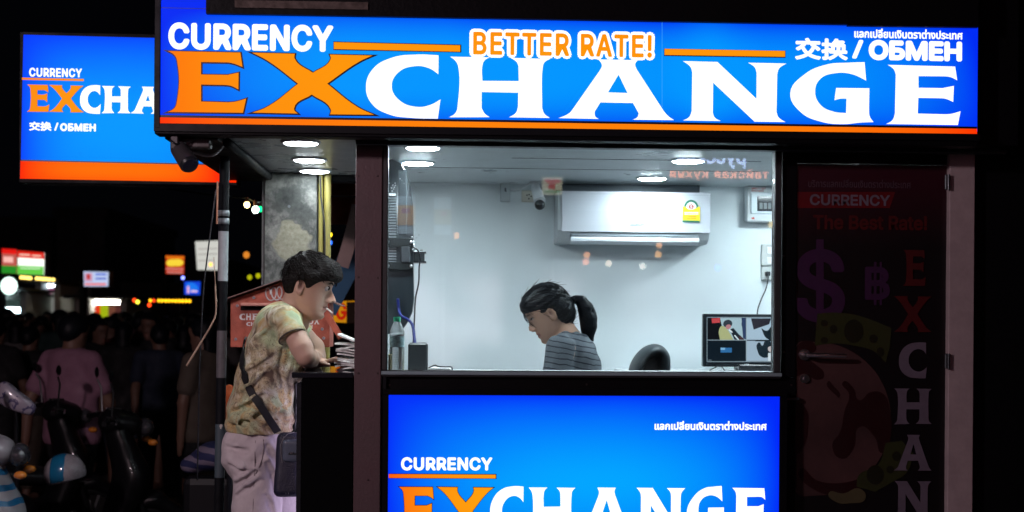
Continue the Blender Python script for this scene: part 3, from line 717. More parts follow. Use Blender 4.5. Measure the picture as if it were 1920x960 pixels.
# ------------------------------------------------------------------ recessed round lamps
def downlight(px, py, m_, label, r=.066, grp='round downlights'):
    c = atz(px, py, ZC); t = thing('ceiling_light', (c.x, c.y, ZC - .012), label, 'ceiling light', grp)
    q = MB(); q.lathe([(r + .012, 0), (r + .010, -.006), (r + .002, -.008), (r + .001, -.002)], (c.x, c.y, ZC), 32); q.build('trim_ring', WHITEP, t, True)
    q = MB(); q.lathe([(r, -.0035), (r - .004, -.0095)], (c.x, c.y, ZC), 32); q.build('diffuser', m_, t, True, ang=60)
for a in ((564, 266, 'lit round lamp in the canopy ceiling nearest the long sign'), (580, 298.5, 'middle one of the three lit round lamps in the canopy ceiling'), (590, 319, 'lit round lamp in the canopy ceiling nearest the concrete column')):
    downlight(a[0], a[1], LAMPO, a[2])
for a in ((793, 275, 'lit round lamp in the room cut by the top left of the window frame'), (783, 304, 'lit round lamp in the room over the vented black cabinet'), (1290, 300, 'lit round lamp in the room under the mirrored signs, right of the others'), (1223, 333, 'lit round lamp in the room just above the air conditioner')):
    downlight(a[0], a[1], LAMPW, a[2])

for (x_, y_, lb_) in ((1.45, .45, 'added unseen round lamp behind the dark door, nearer the street'), (1.45, 1.05, 'added unseen round lamp behind the dark door, nearer the back wall')):  # extra lamps added out of view to brighten the room
    t = thing('ceiling_light', (x_, y_, ZC - .012), lb_, 'ceiling light', 'round downlights')
    q = MB(); q.lathe([(.078, 0), (.076, -.006), (.068, -.008), (.067, -.002)], (x_, y_, ZC), 32); q.build('trim_ring', WHITEP, t, True)
    q = MB(); q.lathe([(.066, -.0035), (.062, -.0095)], (x_, y_, ZC), 32); q.build('diffuser', LAMPW, t, True, ang=60)
# ------------------------------------------------------------------ counters and shelves
ZK = 1.212
xk0 = at(547, 700, -.02).x; xk1 = at(565, 800, -.02).x
counter = thing('counter', ((xk0 + XP) / 2, .2, .12), 'black counter with a glossy top sticking out left of the mauve post', 'counter')
m = MB(); m.box((xk0, -.02, ZK - .022), (at(663, 700, -.02).x, .62, ZK), .003); m.build('top', mat('glossy_black_top', (.015, .015, .02), .08, coat=.3), counter)
m = MB(); m.box((xk1, -.012, .12), (at(663, 700, -.02).x, .58, ZK - .0225), .003); m.build('body', mat('counter_black', (.0015, .0015, .002), .8, spec=.05), counter)
m = MB(); m.box((XP + .03, .052, ZK - .03), (1.12, .40, ZK - .002), .003)
shelf = m.build('window_shelf', mat('pale_laminate', (.6, .62, .63), .4), label='pale shelf running along the inside of the window', cat='shelf')
m = MB(); m.box((.60, 1.02, ZK - .06), (1.93, 1.49, ZK - .034), .003); m.build('wall_shelf', MATS['pale_laminate'], label='pale shelf on the back wall under the security monitor', cat='shelf')

# ------------------------------------------------------------------ air conditioner
YA = 1.28
c0 = at(1190, 458, YA); ac = thing('air_conditioner', (c0.x, 1.4, c0.z), 'white split air conditioner mounted high on the back wall', 'air conditioner')
def axz(px, py, Y=YA): p = at(px, py, Y); return (p.x, p.z)
L_ = at(1046, 400, YA).x; R_ = at(1331, 400, YA).x; T_ = at(1190, 358, YA).z; B_ = at(1190, 455, YA).z
# body: rounded section pushed along x
def section(mb, prof, xa, xb):
    n = len(prof); vs = [(xa, y, z) for y, z in prof] + [(xb, y, z) for y, z in prof]
    mb.add(vs, [(i, (i + 1) % n, n + (i + 1) % n, n + i) for i in range(n)] + [tuple(range(n - 1, -1, -1)), tuple(range(n, 2 * n))])
H_ = T_ - B_
m = MB(); section(m, [(YB - .001, T_), (YA + .05, T_), (YA + .012, T_ - .008), (YA + .006, T_ - .02), (YA + .006, B_ + .06), (YA + .03, B_ + .02), (YA + .07, B_), (YB - .001, B_)], L_, R_)
m.build('body', GREYP, ac)
m = MB(); section(m, [(YA + .006, T_ - .004), (YA, T_ - .014), (YA - .003, T_ - .10), (YA, B_ + .052), (YA + .005, B_ + .05), (YA + .005, T_ - .01)], at(1054, 400, YA).x, at(1333, 400, YA).x - .003)
m.build('front_panel', mat('ac_white', (.50, .52, .57), .3, coat=.12), ac)
m = MB(); m.box((at(1070, 440, YA).x, YA + .004, B_ + .022), (at(1310, 440, YA).x, YA + .05, B_ + .043), .002); m.build('vent', mat('vent_grey', (.12, .14, .16), .5), ac)
for i in range(2):
    m = MB(); m.box((at(1070, 440, YA).x + .005, YA - .001, B_ + .026 + i * .008), (at(1308, 440, YA).x, YA + .003, B_ + .028 + i * .008)); m.build('louvre', GREYP, ac)
m = MB(); section(m, [(YA - .012, B_ + .018), (YA - .006, B_ + .024), (YA + .05, B_ - .002), (YA + .048, B_ - .007), (YA - .006, B_ + .002), (YA - .012, B_ + .006)], at(1070, 450, YA).x, at(1310, 450, YA).x)
m.build('flap', mat('ac_flap', (.62, .65, .70), .3), ac)
EL = mat('sticker_yellow', (.75, .60, .02), .5); EG = mat('sticker_green', (.02, .16, .10), .5); EW = mat('sticker_white', (.8, .8, .8), .5); ER = mat('sticker_red', (.4, .05, .03), .5)
st = flat([(1280, 387), (1312, 388), (1312, 416.5), (1279, 416)], YA, EL, ac, 'energy_sticker', .006)
flat([(1279, 413), (1311, 414), (1311, 417.5), (1279, 416.5)], YA, EG, st, 'sticker_foot', .0065)
flat([(1283 + 0, 388, 0)] + [(1295.5 + 13 * math.cos(a), 388 - 13 * math.sin(a), 1) for a in [PI - PI * k / 8 for k in range(9)]], YA, EG, st, 'sticker_arch', .0067)
flat([(1295.5 + 9.5 * math.cos(a), 389 - 10 * math.sin(a), 1) for a in [PI - PI * k / 8 for k in range(9)]], YA, EW, st, 'sticker_dial', .007)
flat([(1295.5 + 4.6 * math.cos(a), 388 + 4.6 * math.sin(a), 1) for a in [PI * k / 5 for k in range(10)]], YA, ER, st, 'sticker_disc', .0075)
put_text('5', (1293.5, 385, 1297.5, 391.5), YA, EW, st, bold=.2, thick=.008)
for y in (398, 401): flat(rect(1282, y, 1309, y + 1.3), YA, EW, st, 'sticker_line', .0075)
for y in (406, 409): flat(rect(1286, y, 1305, y + .9), YA, ER, st, 'sticker_line', .0075)
put_text('25', (1184, 398, 1200, 406), YA, mat('ac_display', (.9, .93, 1), .3, emit=(.9, .95, 1), es=.35), ac, 'display_digits', bold=.2, thick=.006)
put_text('CENTRALINE', (1180, 418.5, 1208, 422.5), YA, mat('ac_logo', (.12, .13, .15), .5), ac, bold=.2, thick=.006)
m = MB(); q = atz(1190, 350, ZC); m.box((L_ + .01, 1.44, T_ + .004), (R_ - .02, YB - .001, ZC - .001)); m.build('wall_gap_cover', mat('cover_dark', (.10, .12, .14), .5), ac)

# ------------------------------------------------------------------ small things on the back wall
def wallbox(name, px0, py0, px1, py1, th, mm, label, cat, bev=.004):
    t = MB(); pbox(t, px0, py0, px1, py1, YB - th, YB - .001, bev); return t.build(name, mm, label=label, cat=cat)
CREAM = mat('cream_plastic', (.62, .60, .52), .45); SW = mat('pale_plastic', (.50, .54, .56), .4)
b = wallbox('junction_box', 938, 342, 957, 378, .03, SW, 'small white electrical box left of the indoor camera', 'electrical box')
flat([(946, 352), (949, 352), (950, 360), (946, 359)], YB - .03, GROOVE, b, 'keyhole', .001)
b = wallbox('wall_socket', 978, 357, 1003, 379, .012, CREAM, 'cream wall socket behind the indoor camera', 'socket')
for (x, y) in ((988, 366), (996, 368), (991.5, 372.5), (992, 365)): flat([(x + 1.4 * math.cos(a), y + 1.6 * math.sin(a), 1) for a in (0, 1.57, 3.14, 4.71)], YB - .012, BLACKP, b, 'socket_hole', .001)
# indoor camera
YI = 1.33
ic = thing('security_camera', at(1005, 345, YI), 'white dome ended security camera under the ceiling of the room', 'security camera')
m = MB(); a = at(1004, 352, YI + .04); b_ = at(1012, 378, YI - .02); m.cyl(a, b_, .022, .030, 20); m.ball(a, .022, 16); m.build('housing', WHITEP, ic, True, ang=50)
m = MB(); m.ball(at(1012, 384, YI - .035), .026, 20); m.build('dome', mat('camera_dome', (.004, .004, .006), .06), ic, True)
m = MB(); a1 = at(1003, 346, YI + .04); m.cyl((a1.x, a1.y, ZC - .001), a1, .012); m.cyl((a1.x, a1.y, ZC - .001), (a1.x, a1.y, ZC - .012), .03, .028, 20); m.build('mount', WHITEP, ic, True, ang=40)
m = MB(); m.tube([at(953, 356, 1.49), at(965, 358, 1.48), at(980, 353, 1.46), at(990, 346, 1.42), at(1000, 342, 1.38)], .0035, 6); m.build('camera_cable', WHITEP, label='thin white cable from the electrical box to the indoor camera', cat='cable', smooth=True)
# breaker box
bb = thing('breaker_box', at(1425, 415, 1.46), 'white breaker box with a dark window high at the right of the back wall', 'breaker box')
m = MB(); pbox(m, 1400, 349, 1462, 416, 1.43, YB - .001, .006); m.build('case', SW, bb)
m = MB(); pbox(m, 1408, 361, 1462, 401, 1.422, 1.4295, .003); m.build('cover', mat('cover_pale_blue', (.5, .58, .62), .3), bb)
m = MB(); pbox(m, 1420, 368, 1458, 396, 1.418, 1.4215, .002); m.build('dark_window', mat('smoked_window', (.03, .035, .04), .12), bb)
for i in range(4): m = MB(); pbox(m, 1424 + i * 8, 380, 1430 + i * 8, 392, 1.4155, 1.4178, .001); m.build('breaker_switch', mat('switch_grey', (.12, .14, .15), .4), bb)
put_text('SAFE-T-CUT', (1409, 351.5, 1436, 355), 1.43, ER, bb, bold=.2, thick=.001)
put_text('BREAKER', (1409, 356, 1432, 359), 1.43, ER, bb, bold=.1, thick=.001)
flat([(1409, 408), (1414, 407), (1415, 411), (1409, 411)], 1.43, ER, bb, 'red_mark', .001)
# switch plate with plug
sp = thing('switch_plate', at(1440, 525, 1.49), 'grey switch plate over a socket at the right edge of the window', 'switch')
m = MB(); pbox(m, 1428, 458, 1452, 498, 1.485, YB - .001, .003); m.build('plate', mat('plate_grey', (.52, .55, .54), .45), sp)
m = MB(); pbox(m, 1428, 500, 1452, 526, 1.485, YB - .001, .003); m.build('plate', MATS['plate_grey'], sp)
for y in (463, 482): m = MB(); pbox(m, 1438, y, 1448, y + 13, 1.48, 1.4845, .002); m.build('rocker', WHITEP, sp)
m = MB(); pbox(m, 1437, 509, 1445, 517, 1.455, 1.4845, .003)
plug = m.build('plug', BLACKP, label='black plug in the socket at the right edge of the window', cat='plug')
def spl(pts, n=8):
    pts = [Vector(p) for p in pts]; out = []; P = [pts[0]] + pts + [pts[-1]]
    for i in range(1, len(P) - 2):
        for k in range(n):
            t = k / n; a, b, c, d = P[i - 1], P[i], P[i + 1], P[i + 2]
            out.append(.5 * ((2 * b) + (c - a) * t + (2 * a - 5 * b + 4 * c - d) * t * t + (3 * b - a - 3 * c + d) * t ** 3))
    out.append(pts[-1]); return out
m = MB(); m.tube(spl([at(1441, 515, 1.45), at(1440, 525, 1.44), at(1436, 542, 1.44), at(1428, 560, 1.42), at(1421, 580, 1.38), at(1420, 600, 1.3), at(1421, 640, 1.28)]), .0035, 8)
m.build('power_cord', BLACKP, label='black power cord hanging from the plug down to the security monitor', cat='cord', smooth=True)

# ------------------------------------------------------------------ security monitor
YM = 1.20
mon = thing('monitor', (at(1390, 690, YM).x, YM + .03, ZK - .01), 'black security monitor showing four camera pictures, cut by the window frame', 'monitor')
m = MB(); pbox(m, 1318, 589, 1492, 688, YM, YM + .035, .004); m.build('case', mat('monitor_black', (.012, .016, .02), .18), mon)
scr = MB(); pbox(scr, 1325, 594, 1484, 680, YM - .002, YM - .0005); scr = scr.build('screen', glow('screen_dark', (.012, .022, .035), 1.), mon)
def sg(n, c, s=1.): return bpy.data.materials.get(n) or glow(n, lin(*c), s)
def sf(pts, c, dy, nm='screen_picture', sm=False): return flat(pts, YM - .002, sg('px_%d_%d_%d' % c, c), scr, nm, dy, sm)
# upper left: man at the counter
sf([(1326, 596), (1398, 596), (1398, 637), (1326, 637)], (14, 16, 22), .0006)
sf([(1350, 596), (1392, 596), (1390, 608), (1398, 637), (1372, 637), (1355, 618)], (170, 195, 205), .0009)
sf([(1334, 597, 0), (1350, 596, 0), (1350, 605, 0), (1335, 606, 0)], (200, 70, 75), .0012)
sf([(1348, 619, 1), (1354, 611, 1), (1360, 614, 1), (1368, 624, 1), (1375, 637, 0), (1350, 637, 0)], (178, 180, 130), .0015)
sf([(1356, 606, 1), (1362, 600, 1), (1371, 602, 1), (1372, 610, 1), (1364, 614, 1), (1357, 611, 1)], (50, 60, 70), .0018)
sf([(1361, 611, 1), (1370, 610, 1), (1368, 616, 1), (1363, 617, 1)], (190, 130, 135), .0021)
sf([(1368, 618), (1375, 615), (1394, 637), (1377, 637)], (28, 38, 46), .0017)
sf([(1366, 619), (1368, 617), (1374, 623), (1372, 624)], (225, 235, 240), .0022)
sf([(1376, 629), (1378, 628), (1386, 637), (1383, 637)], (225, 235, 240), .0022)
sf([(1390, 596), (1399, 596), (1399, 637), (1393, 634)], (42, 60, 96), .002)
sf([(1384, 637), (1387, 628), (1396, 637)], (70, 38, 40), .0019)
# lower left: dark street camera
sf([(1326, 638.5), (1398, 638.5), (1398, 677), (1326, 677)], (14, 26, 36), .0006)
sf([(1351, 652), (1372, 652), (1372, 661), (1351, 661)], (50, 110, 165), .0009)
sf([(1351, 652), (1360, 652), (1359, 656), (1351, 656)], (130, 180, 220), .0012)
# right column: room seen from above
sf([(1400, 596), (1484, 596), (1484, 637), (1400, 637)], (172, 194, 212), .0006)
sf([(1408, 597), (1446, 597), (1442, 608), (1413, 618)], (38, 36, 46), .0009)
sf([(1427, 615, 0), (1438, 620, 1), (1447, 612, 1), (1470, 617, 0), (1484, 637, 0), (1438, 635, 1)], (14, 30, 36), .0012)
sf([(1400, 639), (1484, 639), (1484, 677), (1400, 677)], (165, 184, 202), .0006)
sf([(1416, 637.5), (1484, 637.5), (1484, 640), (1416, 640)], (20, 28, 34), .0011)
sf([(1419, 646, 1), (1424, 642, 1), (1429, 648, 1), (1434, 640, 1), (1446, 642, 1), (1452, 660, 1), (1440, 670, 1), (1426, 668, 1), (1420, 657, 1)], (20, 36, 46), .0012, sm=True)
sf([(1442, 650, 1), (1452, 654, 1), (1448, 660, 1), (1440, 656, 1)], (205, 190, 190), .0015)
sf([(1440, 662), (1470, 658), (1470, 677), (1440, 677)], (215, 225, 232), .0013)
for (a_, b_, c_, d_) in ((1326, 594.5, 1484, 595.6), (1326, 637, 1400, 638.3), (1326, 677.5, 1484, 678.6), (1325, 595, 1326, 678), (1398.4, 596, 1399.8, 678)):
    flat(rect(a_, b_, c_, d_), YM - .002, sg('px_line', (150, 165, 175)), scr, 'picture_border', .003)
put_text('CAM 03', (1327, 674, 1334, 676.5), YM - .002, sg('px_line', (150, 165, 175)), scr, bold=0, thick=.0035)
put_text('acer', (1395, 682, 1404, 685.5), YM, SW, mon, bold=.3, thick=.001)
m = MB(); m.tube([at(1345, 687, YM), at(1331, 694, YM - .03)], .003, 6); m.tube([at(1352, 686, YM + .02), at(1360, 696, YM - .05)], .003, 6); m.tube([at(1460, 686, YM + .02), at(1468, 696, YM - .05)], .003, 6); m.build('stand', BLACKP, mon)
m = MB(); pbox(m, 1386, 684, 1446, 698, YM - .02, YM + .10, .004); m.build('recorder_box', BLACKP, label='black recorder box under the security monitor', cat='recorder')

# ------------------------------------------------------------------ office chair
YCH = .95
ch = thing('office_chair', (at(1217, 700, YCH).x, YCH, .16), 'black leather office chair with a rounded back behind the woman', 'office chair')
cc = at(1222, 655, YCH)
LEA = mat('black_leather', (.020, .027, .032), .42, spec=.4)
G = Grid((at(1175, 640, YCH).x, YCH - .2, 1.02), (at(1268, 640, YCH).x, YCH + .2, 1.36), .006)
arc = [at(x, y, YCH - .03) for x, y in ((1190, 760), (1190, 705), (1197, 680), (1212, 662), (1229, 656), (1241, 666), (1244, 690), (1243, 760))]
arc2 = spl(arc, 5)
F = sunion([G.cap(arc2[i_], arc2[i_ + 1], .025, .025, (1, 4.2, 1)) for i_ in range(len(arc2) - 1)], .008)
net_mesh('backrest', G, F, LEA, ch, smooth_it=3)
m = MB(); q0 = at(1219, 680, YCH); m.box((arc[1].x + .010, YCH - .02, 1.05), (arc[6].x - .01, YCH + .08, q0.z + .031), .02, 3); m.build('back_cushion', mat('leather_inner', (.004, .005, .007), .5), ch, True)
m = MB(); m.box((cc.x - .24, YCH - .24, .60), (cc.x + .24, YCH + .24, .68), .03, 3); m.build('seat', LEA, ch, True)
m = MB(); m.cyl((cc.x, YCH, .24), (cc.x, YCH, .60), .03); m.build('column', CHROME, ch, True, ang=40)
for k in range(5):
    a = 2 * PI * k / 5; m = MB(); m.tube([(cc.x, YCH, .27), (cc.x + .27 * math.cos(a), YCH + .27 * math.sin(a), .22)], [.022, .014]); m.build('leg', BLACKP, ch)
    m = MB(); m.ball((cc.x + .27 * math.cos(a), YCH + .27 * math.sin(a), .185), .025, 10); m.build('caster', BLACKP, ch)
m = MB(); m.tube([(cc.x, YCH + .2, .65), (cc.x, YCH + .3, .8), (cc.x, YCH + .15, 1.1)], .02); m.build('back_bar', BLACKP, ch, True)

# ------------------------------------------------------------------ vented black cabinet on an arm beside the post
YV = .55
vb = thing('display_cabinet', (at(748, 620, YV).x, YV, at(748, 625, YV).z), 'tall black vented display on a wall arm seen edge on beside the post', 'display')
m = MB(); pts = [(700, 300), (735, 297), (752, 306), (763, 325), (770, 350), (774, 380), (775, 470), (776, 560), (773, 585), (765, 603), (752, 622), (700, 628)]
P2 = [axz(px, py, YV) for px, py in pts]; x_l = XWl - .05
P2 = [(max(x, at(722, 400, YV).x), z) for x, z in P2]
m.prism(P2, YV, YV + .10, .006); m.build('shell', mat('vent_shell', (.03, .04, .048), .3, .2), vb, True, ang=35)
for i in range(26):
    y = 370 + i * 5.2
    m = MB(); pbox(m, 727, y, 743, y + 2.6, YV - .005, YV - .0003, .001); m.build('fin', mat('fin_grey', (.2, .23, .25), .4), vb)
m = MB(); pbox(m, 747, 318, 763, 440, YV - .006, YV - .0003, .003); m.build('side_panel', mat('panel_slate', (.06, .08, .095), .25, .3), vb)
m = MB(); pbox(m, 724, 362, 742, 367, YV - .012, YV - .0003, .002); m.build('bright_clip', WHITEP, vb)
for (y0, y1) in ((446, 462), (491, 506)):
    m = MB(); pbox(m, 722, y0, 775, y1, YV - .03, YV - .0062, .003); m.build('clamp_bar', mat('clamp_black', (.022, .028, .03), .3, .4), vb)
    for px in (727, 771): m = MB(); p = at(px, (y0 + y1) / 2, YV - .034); m.ball(p, .008, 10); m.build('bolt', CHROME, vb, True)
m = MB(); pbox(m, 752, 462, 769, 492, YV - .04, YV - .0065, .003); m.build('terminal_block', mat('block_grey', (.07, .08, .09), .3, .4), vb)
m = MB(); pbox(m, 773, 473, 796, 491, YV + .02, YV + .09, .003); m.build('arm_housing', mat('block_grey2', (.05, .06, .065), .3, .5), vb)
for py in (473, 491): m = MB(); pbox(m, 771, py - 1.5, 799, py + 1.5, YV + .01, YV + .1, .001); m.build('arm_plate', BLACKP, vb)
m = MB(); m.tube(spl([at(771, 445, YV), at(776, 452, YV), at(773, 470, YV - .02)]), .006); m.build('arm_joint', CHROME, vb, True)
m = MB(); m.cyl(at(791, 468, YV + .03), at(791, 474, YV + .03), .007); m.build('bolt', CHROME, vb)
m = MB(); m.tube(spl([at(772, 462, YV - .02), at(784, 470, YV - .03), at(788, 485, YV - .03), at(786, 500, YV - .02), at(785, 530, YV - .02), at(779, 560, YV - .03), at(777, 600, YV - .05), at(775, 640, YV - .06), at(772, 660, YV - .12), at(779, 692, YV - .2)]), .0035, 8); m.build('cable', BLACKP, label='thin black cable hanging in a curve beside the vented black display', cat='cable', smooth=True)
m = MB(); m.tube(spl([at(746, 560, YV - .03), at(748, 580, YV - .03), at(752, 592, YV - .06), at(766, 600, YV - .06), at(774, 612, YV - .08), at(778, 640, YV - .12), at(785, 665, YV - .17), at(793, 692, YV - .2)]), .0065, 8); m.build('cable', mat('blue_cable', (.012, .022, .16), .4), label='thick blue cable looping down onto the black speaker box', cat='cable', smooth=True)
# speaker box on the shelf
m = MB(); pbox(m, 765, 643, 802, 699, .30, .38, .008)
t = m.build('speaker_box', mat('speaker_black', (.02, .024, .028), .3), label='small black box standing on the window shelf under the cables', cat='speaker')
# bottle
YBt = .12
bc = at(744, 700, YBt); bt = thing('water_bottle', (bc.x, YBt, ZK - .002), 'clear plastic water bottle with a green cap on the window shelf', 'bottle')
PET = bpy.data.materials.new('clear_plastic'); PET.use_nodes = True; b = PET.node_tree.nodes['Principled BSDF']
b.inputs['Base Color'].default_value = (.9, .96, .98, 1); b.inputs['Roughness'].default_value = .05; b.inputs['Transmission Weight'].default_value = .72; b.inputs['IOR'].default_value = 1.2
ppm = (at(745, 600, YBt).z - at(745, 700, YBt).z) / 100; h0 = ZK - .002
prof = [(.001, .0), (.026, .001), (.0295, .006)]
z = .01
zt_ = at(744, 602, YBt).z - h0
for k in range(9): prof += [(.0298, z), (.0278, z + .004), (.0298, z + .008)]; z += .0095
lab0 = z
prof += [(.0285, z + .002), (.0285, z + .052), (.030, z + .056)]; z += .056
for t_ in range(6): u = t_ / 5; prof.append((.030 - (.030 - .012) * u ** 1.5, z + (zt_ - z) * u))
prof.append((.012, zt_ + .006))
m = MB(); m.lathe([(r * 1.0, zz) for r, zz in prof], (bc.x, YBt, h0), 28); m.build('body', PET, bt, True)
m = MB(); m.lathe([(.0292, lab0 + .004), (.0292, lab0 + .048)], (bc.x, YBt, h0), 28); m.build('label', mat('bottle_label', (.40, .62, .66), .4, var=.5, vscale=60), bt, True, ang=40)
m = MB(); m.lathe([(.0145, zt_ - .002), (.0145, zt_ + .014), (.013, zt_ + .017)], (bc.x, YBt, h0), 24); m.build('cap', mat('cap_green', (.02, .42, .22), .35), bt, True, ang=40)
# papers and small clutter at the window bottom left
m = MB(); m.box((at(802, 690, .2).x, .12, ZK - .0015), (at(845, 690, .2).x, .32, ZK + .013), .002); m.build('paper_pad', mat('paper_white', (.75, .76, .76), .7), label='white paper pad lying on the shelf right of the speaker box', cat='paper')
m = MB(); m.tube(spl([at(803, 690, .14), at(815, 685, .14), at(822, 687, .14), at(835, 688, .14), at(846, 688, .14), at(848, 694, .14)]), .003, 6); m.build('spectacles', BLACKP, label='black wire thing lying on the white paper pad', cat='cord', smooth=True)
m = MB(); m.box((XP + .027, .06, ZK - .0015), (XP + .038, .22, ZK + .07), .002); m.build('folder', mat('manila', (.6, .52, .3), .6), label='thin yellowish folder standing by the post left of the bottle', cat='folder')
# paper stack on the outer counter
for i, (mm_, lab) in enumerate((('lower', 'lower newspaper bundle folded on the outer counter'), ('upper', 'upper newspaper bundle with splayed sheets on the outer counter'))):
    ps = thing('newspaper_bundle', (at(652, 690, .3).x, .3, ZK + i * .055), lab, 'newspapers', 'folded newspapers on the counter')
    rnd = random.Random(5 + i)
    for k in range(5 if i == 0 else 6):
        x0 = at(633 + rnd.uniform(-3, 4), 690, .3).x; x1 = x0 + .155 + rnd.uniform(-.02, .02); zz = ZK + .001 + i * .056 + k * .0105
        sheet = MB(); n = 9; vs = []
        amp = rnd.uniform(.003, .010); ph = rnd.uniform(0, 6)
        for jj in range(n):
            u = jj / (n - 1); x = x0 + (x1 - x0) * u; dz = amp * math.sin(ph + u * 5) * (1 - u * .5) + (.028 * (1 - u) ** 2 if (k == 5) else 0)
            for (yy, th) in ((.20 + rnd.uniform(-.004, .004), 0), (.42, 0), (.42, .0065), (.20, .0065)): vs.append((x, yy, zz + dz + th))
        fs = [(a * 4 + q, a * 4 + (q + 1) % 4, a * 4 + 4 + (q + 1) % 4, a * 4 + 4 + q) for a in range(n - 1) for q in range(4)] + [(3, 2, 1, 0), tuple(range(4 * n - 4, 4 * n))]
        sheet.add(vs, fs); sheet.build('sheet', mat('newsprint', (.66, .68, .66), .8, var=.3, vscale=50), ps, True, ang=30)

# ------------------------------------------------------------------ concrete column, pipes, letter box, striped pole
YCo = 1.11
def concrete():
    m = mat('stained_concrete', (.2, .2, .19), .85); nt = m.node_tree; N = nt.nodes.new; L = nt.links.new; b = nt.nodes['Principled BSDF']
    tc = N('ShaderNodeTexCoord'); n1 = N('ShaderNodeTexNoise'); n1.inputs['Scale'].default_value = 7; n1.inputs['Detail'].default_value = 10; n1.inputs['Roughness'].default_value = .7
    L(tc.outputs['Object'], n1.inputs['Vector']); cr = N('ShaderNodeValToRGB'); e = cr.color_ramp.elements
    e[0].position = .34; e[0].color = (.02, .022, .021, 1); e[1].position = .66; e[1].color = (.20, .20, .185, 1); k = e.new(.5); k.color = (.06, .064, .06, 1)
    L(n1.outputs['Fac'], cr.inputs[0])
    n2 = N('ShaderNodeTexNoise'); n2.inputs['Scale'].default_value = 3.2; n2.inputs['Detail'].default_value = 4; L(tc.outputs['Object'], n2.inputs['Vector'])
    mr = N('ShaderNodeMapRange'); mr.inputs[1].default_value = .56; mr.inputs[2].default_value = .6; L(n2.outputs['Fac'], mr.inputs[0])
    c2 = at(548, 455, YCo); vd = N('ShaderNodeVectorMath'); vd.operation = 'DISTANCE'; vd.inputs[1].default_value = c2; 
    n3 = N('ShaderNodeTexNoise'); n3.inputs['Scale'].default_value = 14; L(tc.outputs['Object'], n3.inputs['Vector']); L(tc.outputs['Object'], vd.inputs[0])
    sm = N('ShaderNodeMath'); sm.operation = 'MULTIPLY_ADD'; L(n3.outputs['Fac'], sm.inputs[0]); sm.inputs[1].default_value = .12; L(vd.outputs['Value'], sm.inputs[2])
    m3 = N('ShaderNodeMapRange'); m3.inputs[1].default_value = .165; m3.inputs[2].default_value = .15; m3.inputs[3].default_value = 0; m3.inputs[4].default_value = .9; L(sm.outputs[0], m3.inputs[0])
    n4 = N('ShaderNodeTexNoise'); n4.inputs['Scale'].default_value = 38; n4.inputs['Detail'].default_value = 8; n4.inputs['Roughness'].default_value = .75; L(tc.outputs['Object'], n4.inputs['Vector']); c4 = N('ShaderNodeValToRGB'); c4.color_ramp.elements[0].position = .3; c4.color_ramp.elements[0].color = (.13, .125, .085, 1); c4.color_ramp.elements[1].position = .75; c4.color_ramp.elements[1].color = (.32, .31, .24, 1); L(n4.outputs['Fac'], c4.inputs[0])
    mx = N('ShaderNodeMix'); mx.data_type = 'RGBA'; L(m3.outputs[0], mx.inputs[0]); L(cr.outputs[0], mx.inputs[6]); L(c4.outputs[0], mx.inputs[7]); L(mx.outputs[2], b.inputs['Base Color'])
    bp = N('ShaderNodeBump'); bp.inputs['Strength'].default_value = .5; bp.inputs['Distance'].default_value = .01; L(n1.outputs['Fac'], bp.inputs['Height']); L(bp.outputs[0], b.inputs['Normal'])
    return m
col = thing('concrete_column', (at(543, 900, YCo).x, YCo + .12, 0), 'stained square concrete column holding up the rear of the canopy', 'column')
m = MB(); pbox(m, 493, 300, 592, 1300, YCo, YCo + .25, .006); 
m = MB(); m.box((at(493, 600, YCo).x, YCo, 0), (at(592, 600, YCo).x, YCo + .13, ZC - .001), .006); m.build('shaft', concrete(), col)
m = MB(); hc = at(542, 387, YCo); m.cyl((hc.x, YCo - .001, hc.z), (hc.x, YCo + .004, hc.z), .007); m.build('bolt_hole', GROOVE, col)
m = MB(); m.box((at(489, 600, YCo).x, YCo + .01, 0), (at(492.5, 600, YCo).x, YCo + .12, ZC - .001), .001); m.build('edge_board', mat('edge_grey', (.12, .12, .12), .7), col)
YEL = mat('yellow_pipe_paint', (.26, .22, .06), .4, var=.15)
for px, r, lb in ((600, .011, 'thin yellow pipe right against the concrete column'), (612.5, .017, 'thicker yellow pipe, the right one beside the concrete column')):
    m = MB(); c = at(px, 600, YCo + .03); m.cyl((c.x, c.y, 0), (c.x, c.y, ZC - .002), r, r, 14); m.build('pipe', YEL, label=lb, cat='pipe', group='yellow pipes by the column', smooth=True, ang=40)
m = MB(); m.tube(spl([at(600, 330, YCo - .01), at(602, 370, YCo - .01), at(608, 420, YCo - .01), at(609, 480, YCo - .01)]), .004); m.build('cable', BLACKP, label='black cable running down between the two yellow pipes', cat='cable')
# letter box
YR = .78
LBX = mat('red_oxide_paint', (.34, .072, .042), .5, var=.28, vscale=14, bump=.2, bscale=70)
lb = thing('suggestion_box', (at(525, 650, YR).x, YR + .1, at(525, 650, YR).z), 'weathered red metal box with a gabled roof and letter slot behind the man', 'letter box')
P2 = [axz(*p, YR) for p in ((432, 651), (618, 651), (618, 566), (528, 528), (432, 562))]
m = MB(); m.prism(P2, YR, YR + .2, .003); m.build('box', LBX, lb)
def slab(pa, pb, th, Ya, Yb, mm, nm, par):
    a = at(*pa, YR); b_ = at(*pb, YR); d = Vector((b_.x - a.x, 0, b_.z - a.z)).normalized(); n = Vector((-d.z, 0, d.x)); n = n if n.z > 0 else -n
    v = [(a.x, Ya, a.z), (b_.x, Ya, b_.z), (b_.x + n.x * th, Ya, b_.z + n.z * th), (a.x + n.x * th, Ya, a.z + n.z * th)]; v += [(x, Yb, z) for x, _, z in v]
    q = MB(); q.add(v, [(0, 1, 2, 3), (7, 6, 5, 4), (0, 4, 5, 1), (1, 5, 6, 2), (2, 6, 7, 3), (3, 7, 4, 0)]); return q.build(nm, mm, par)
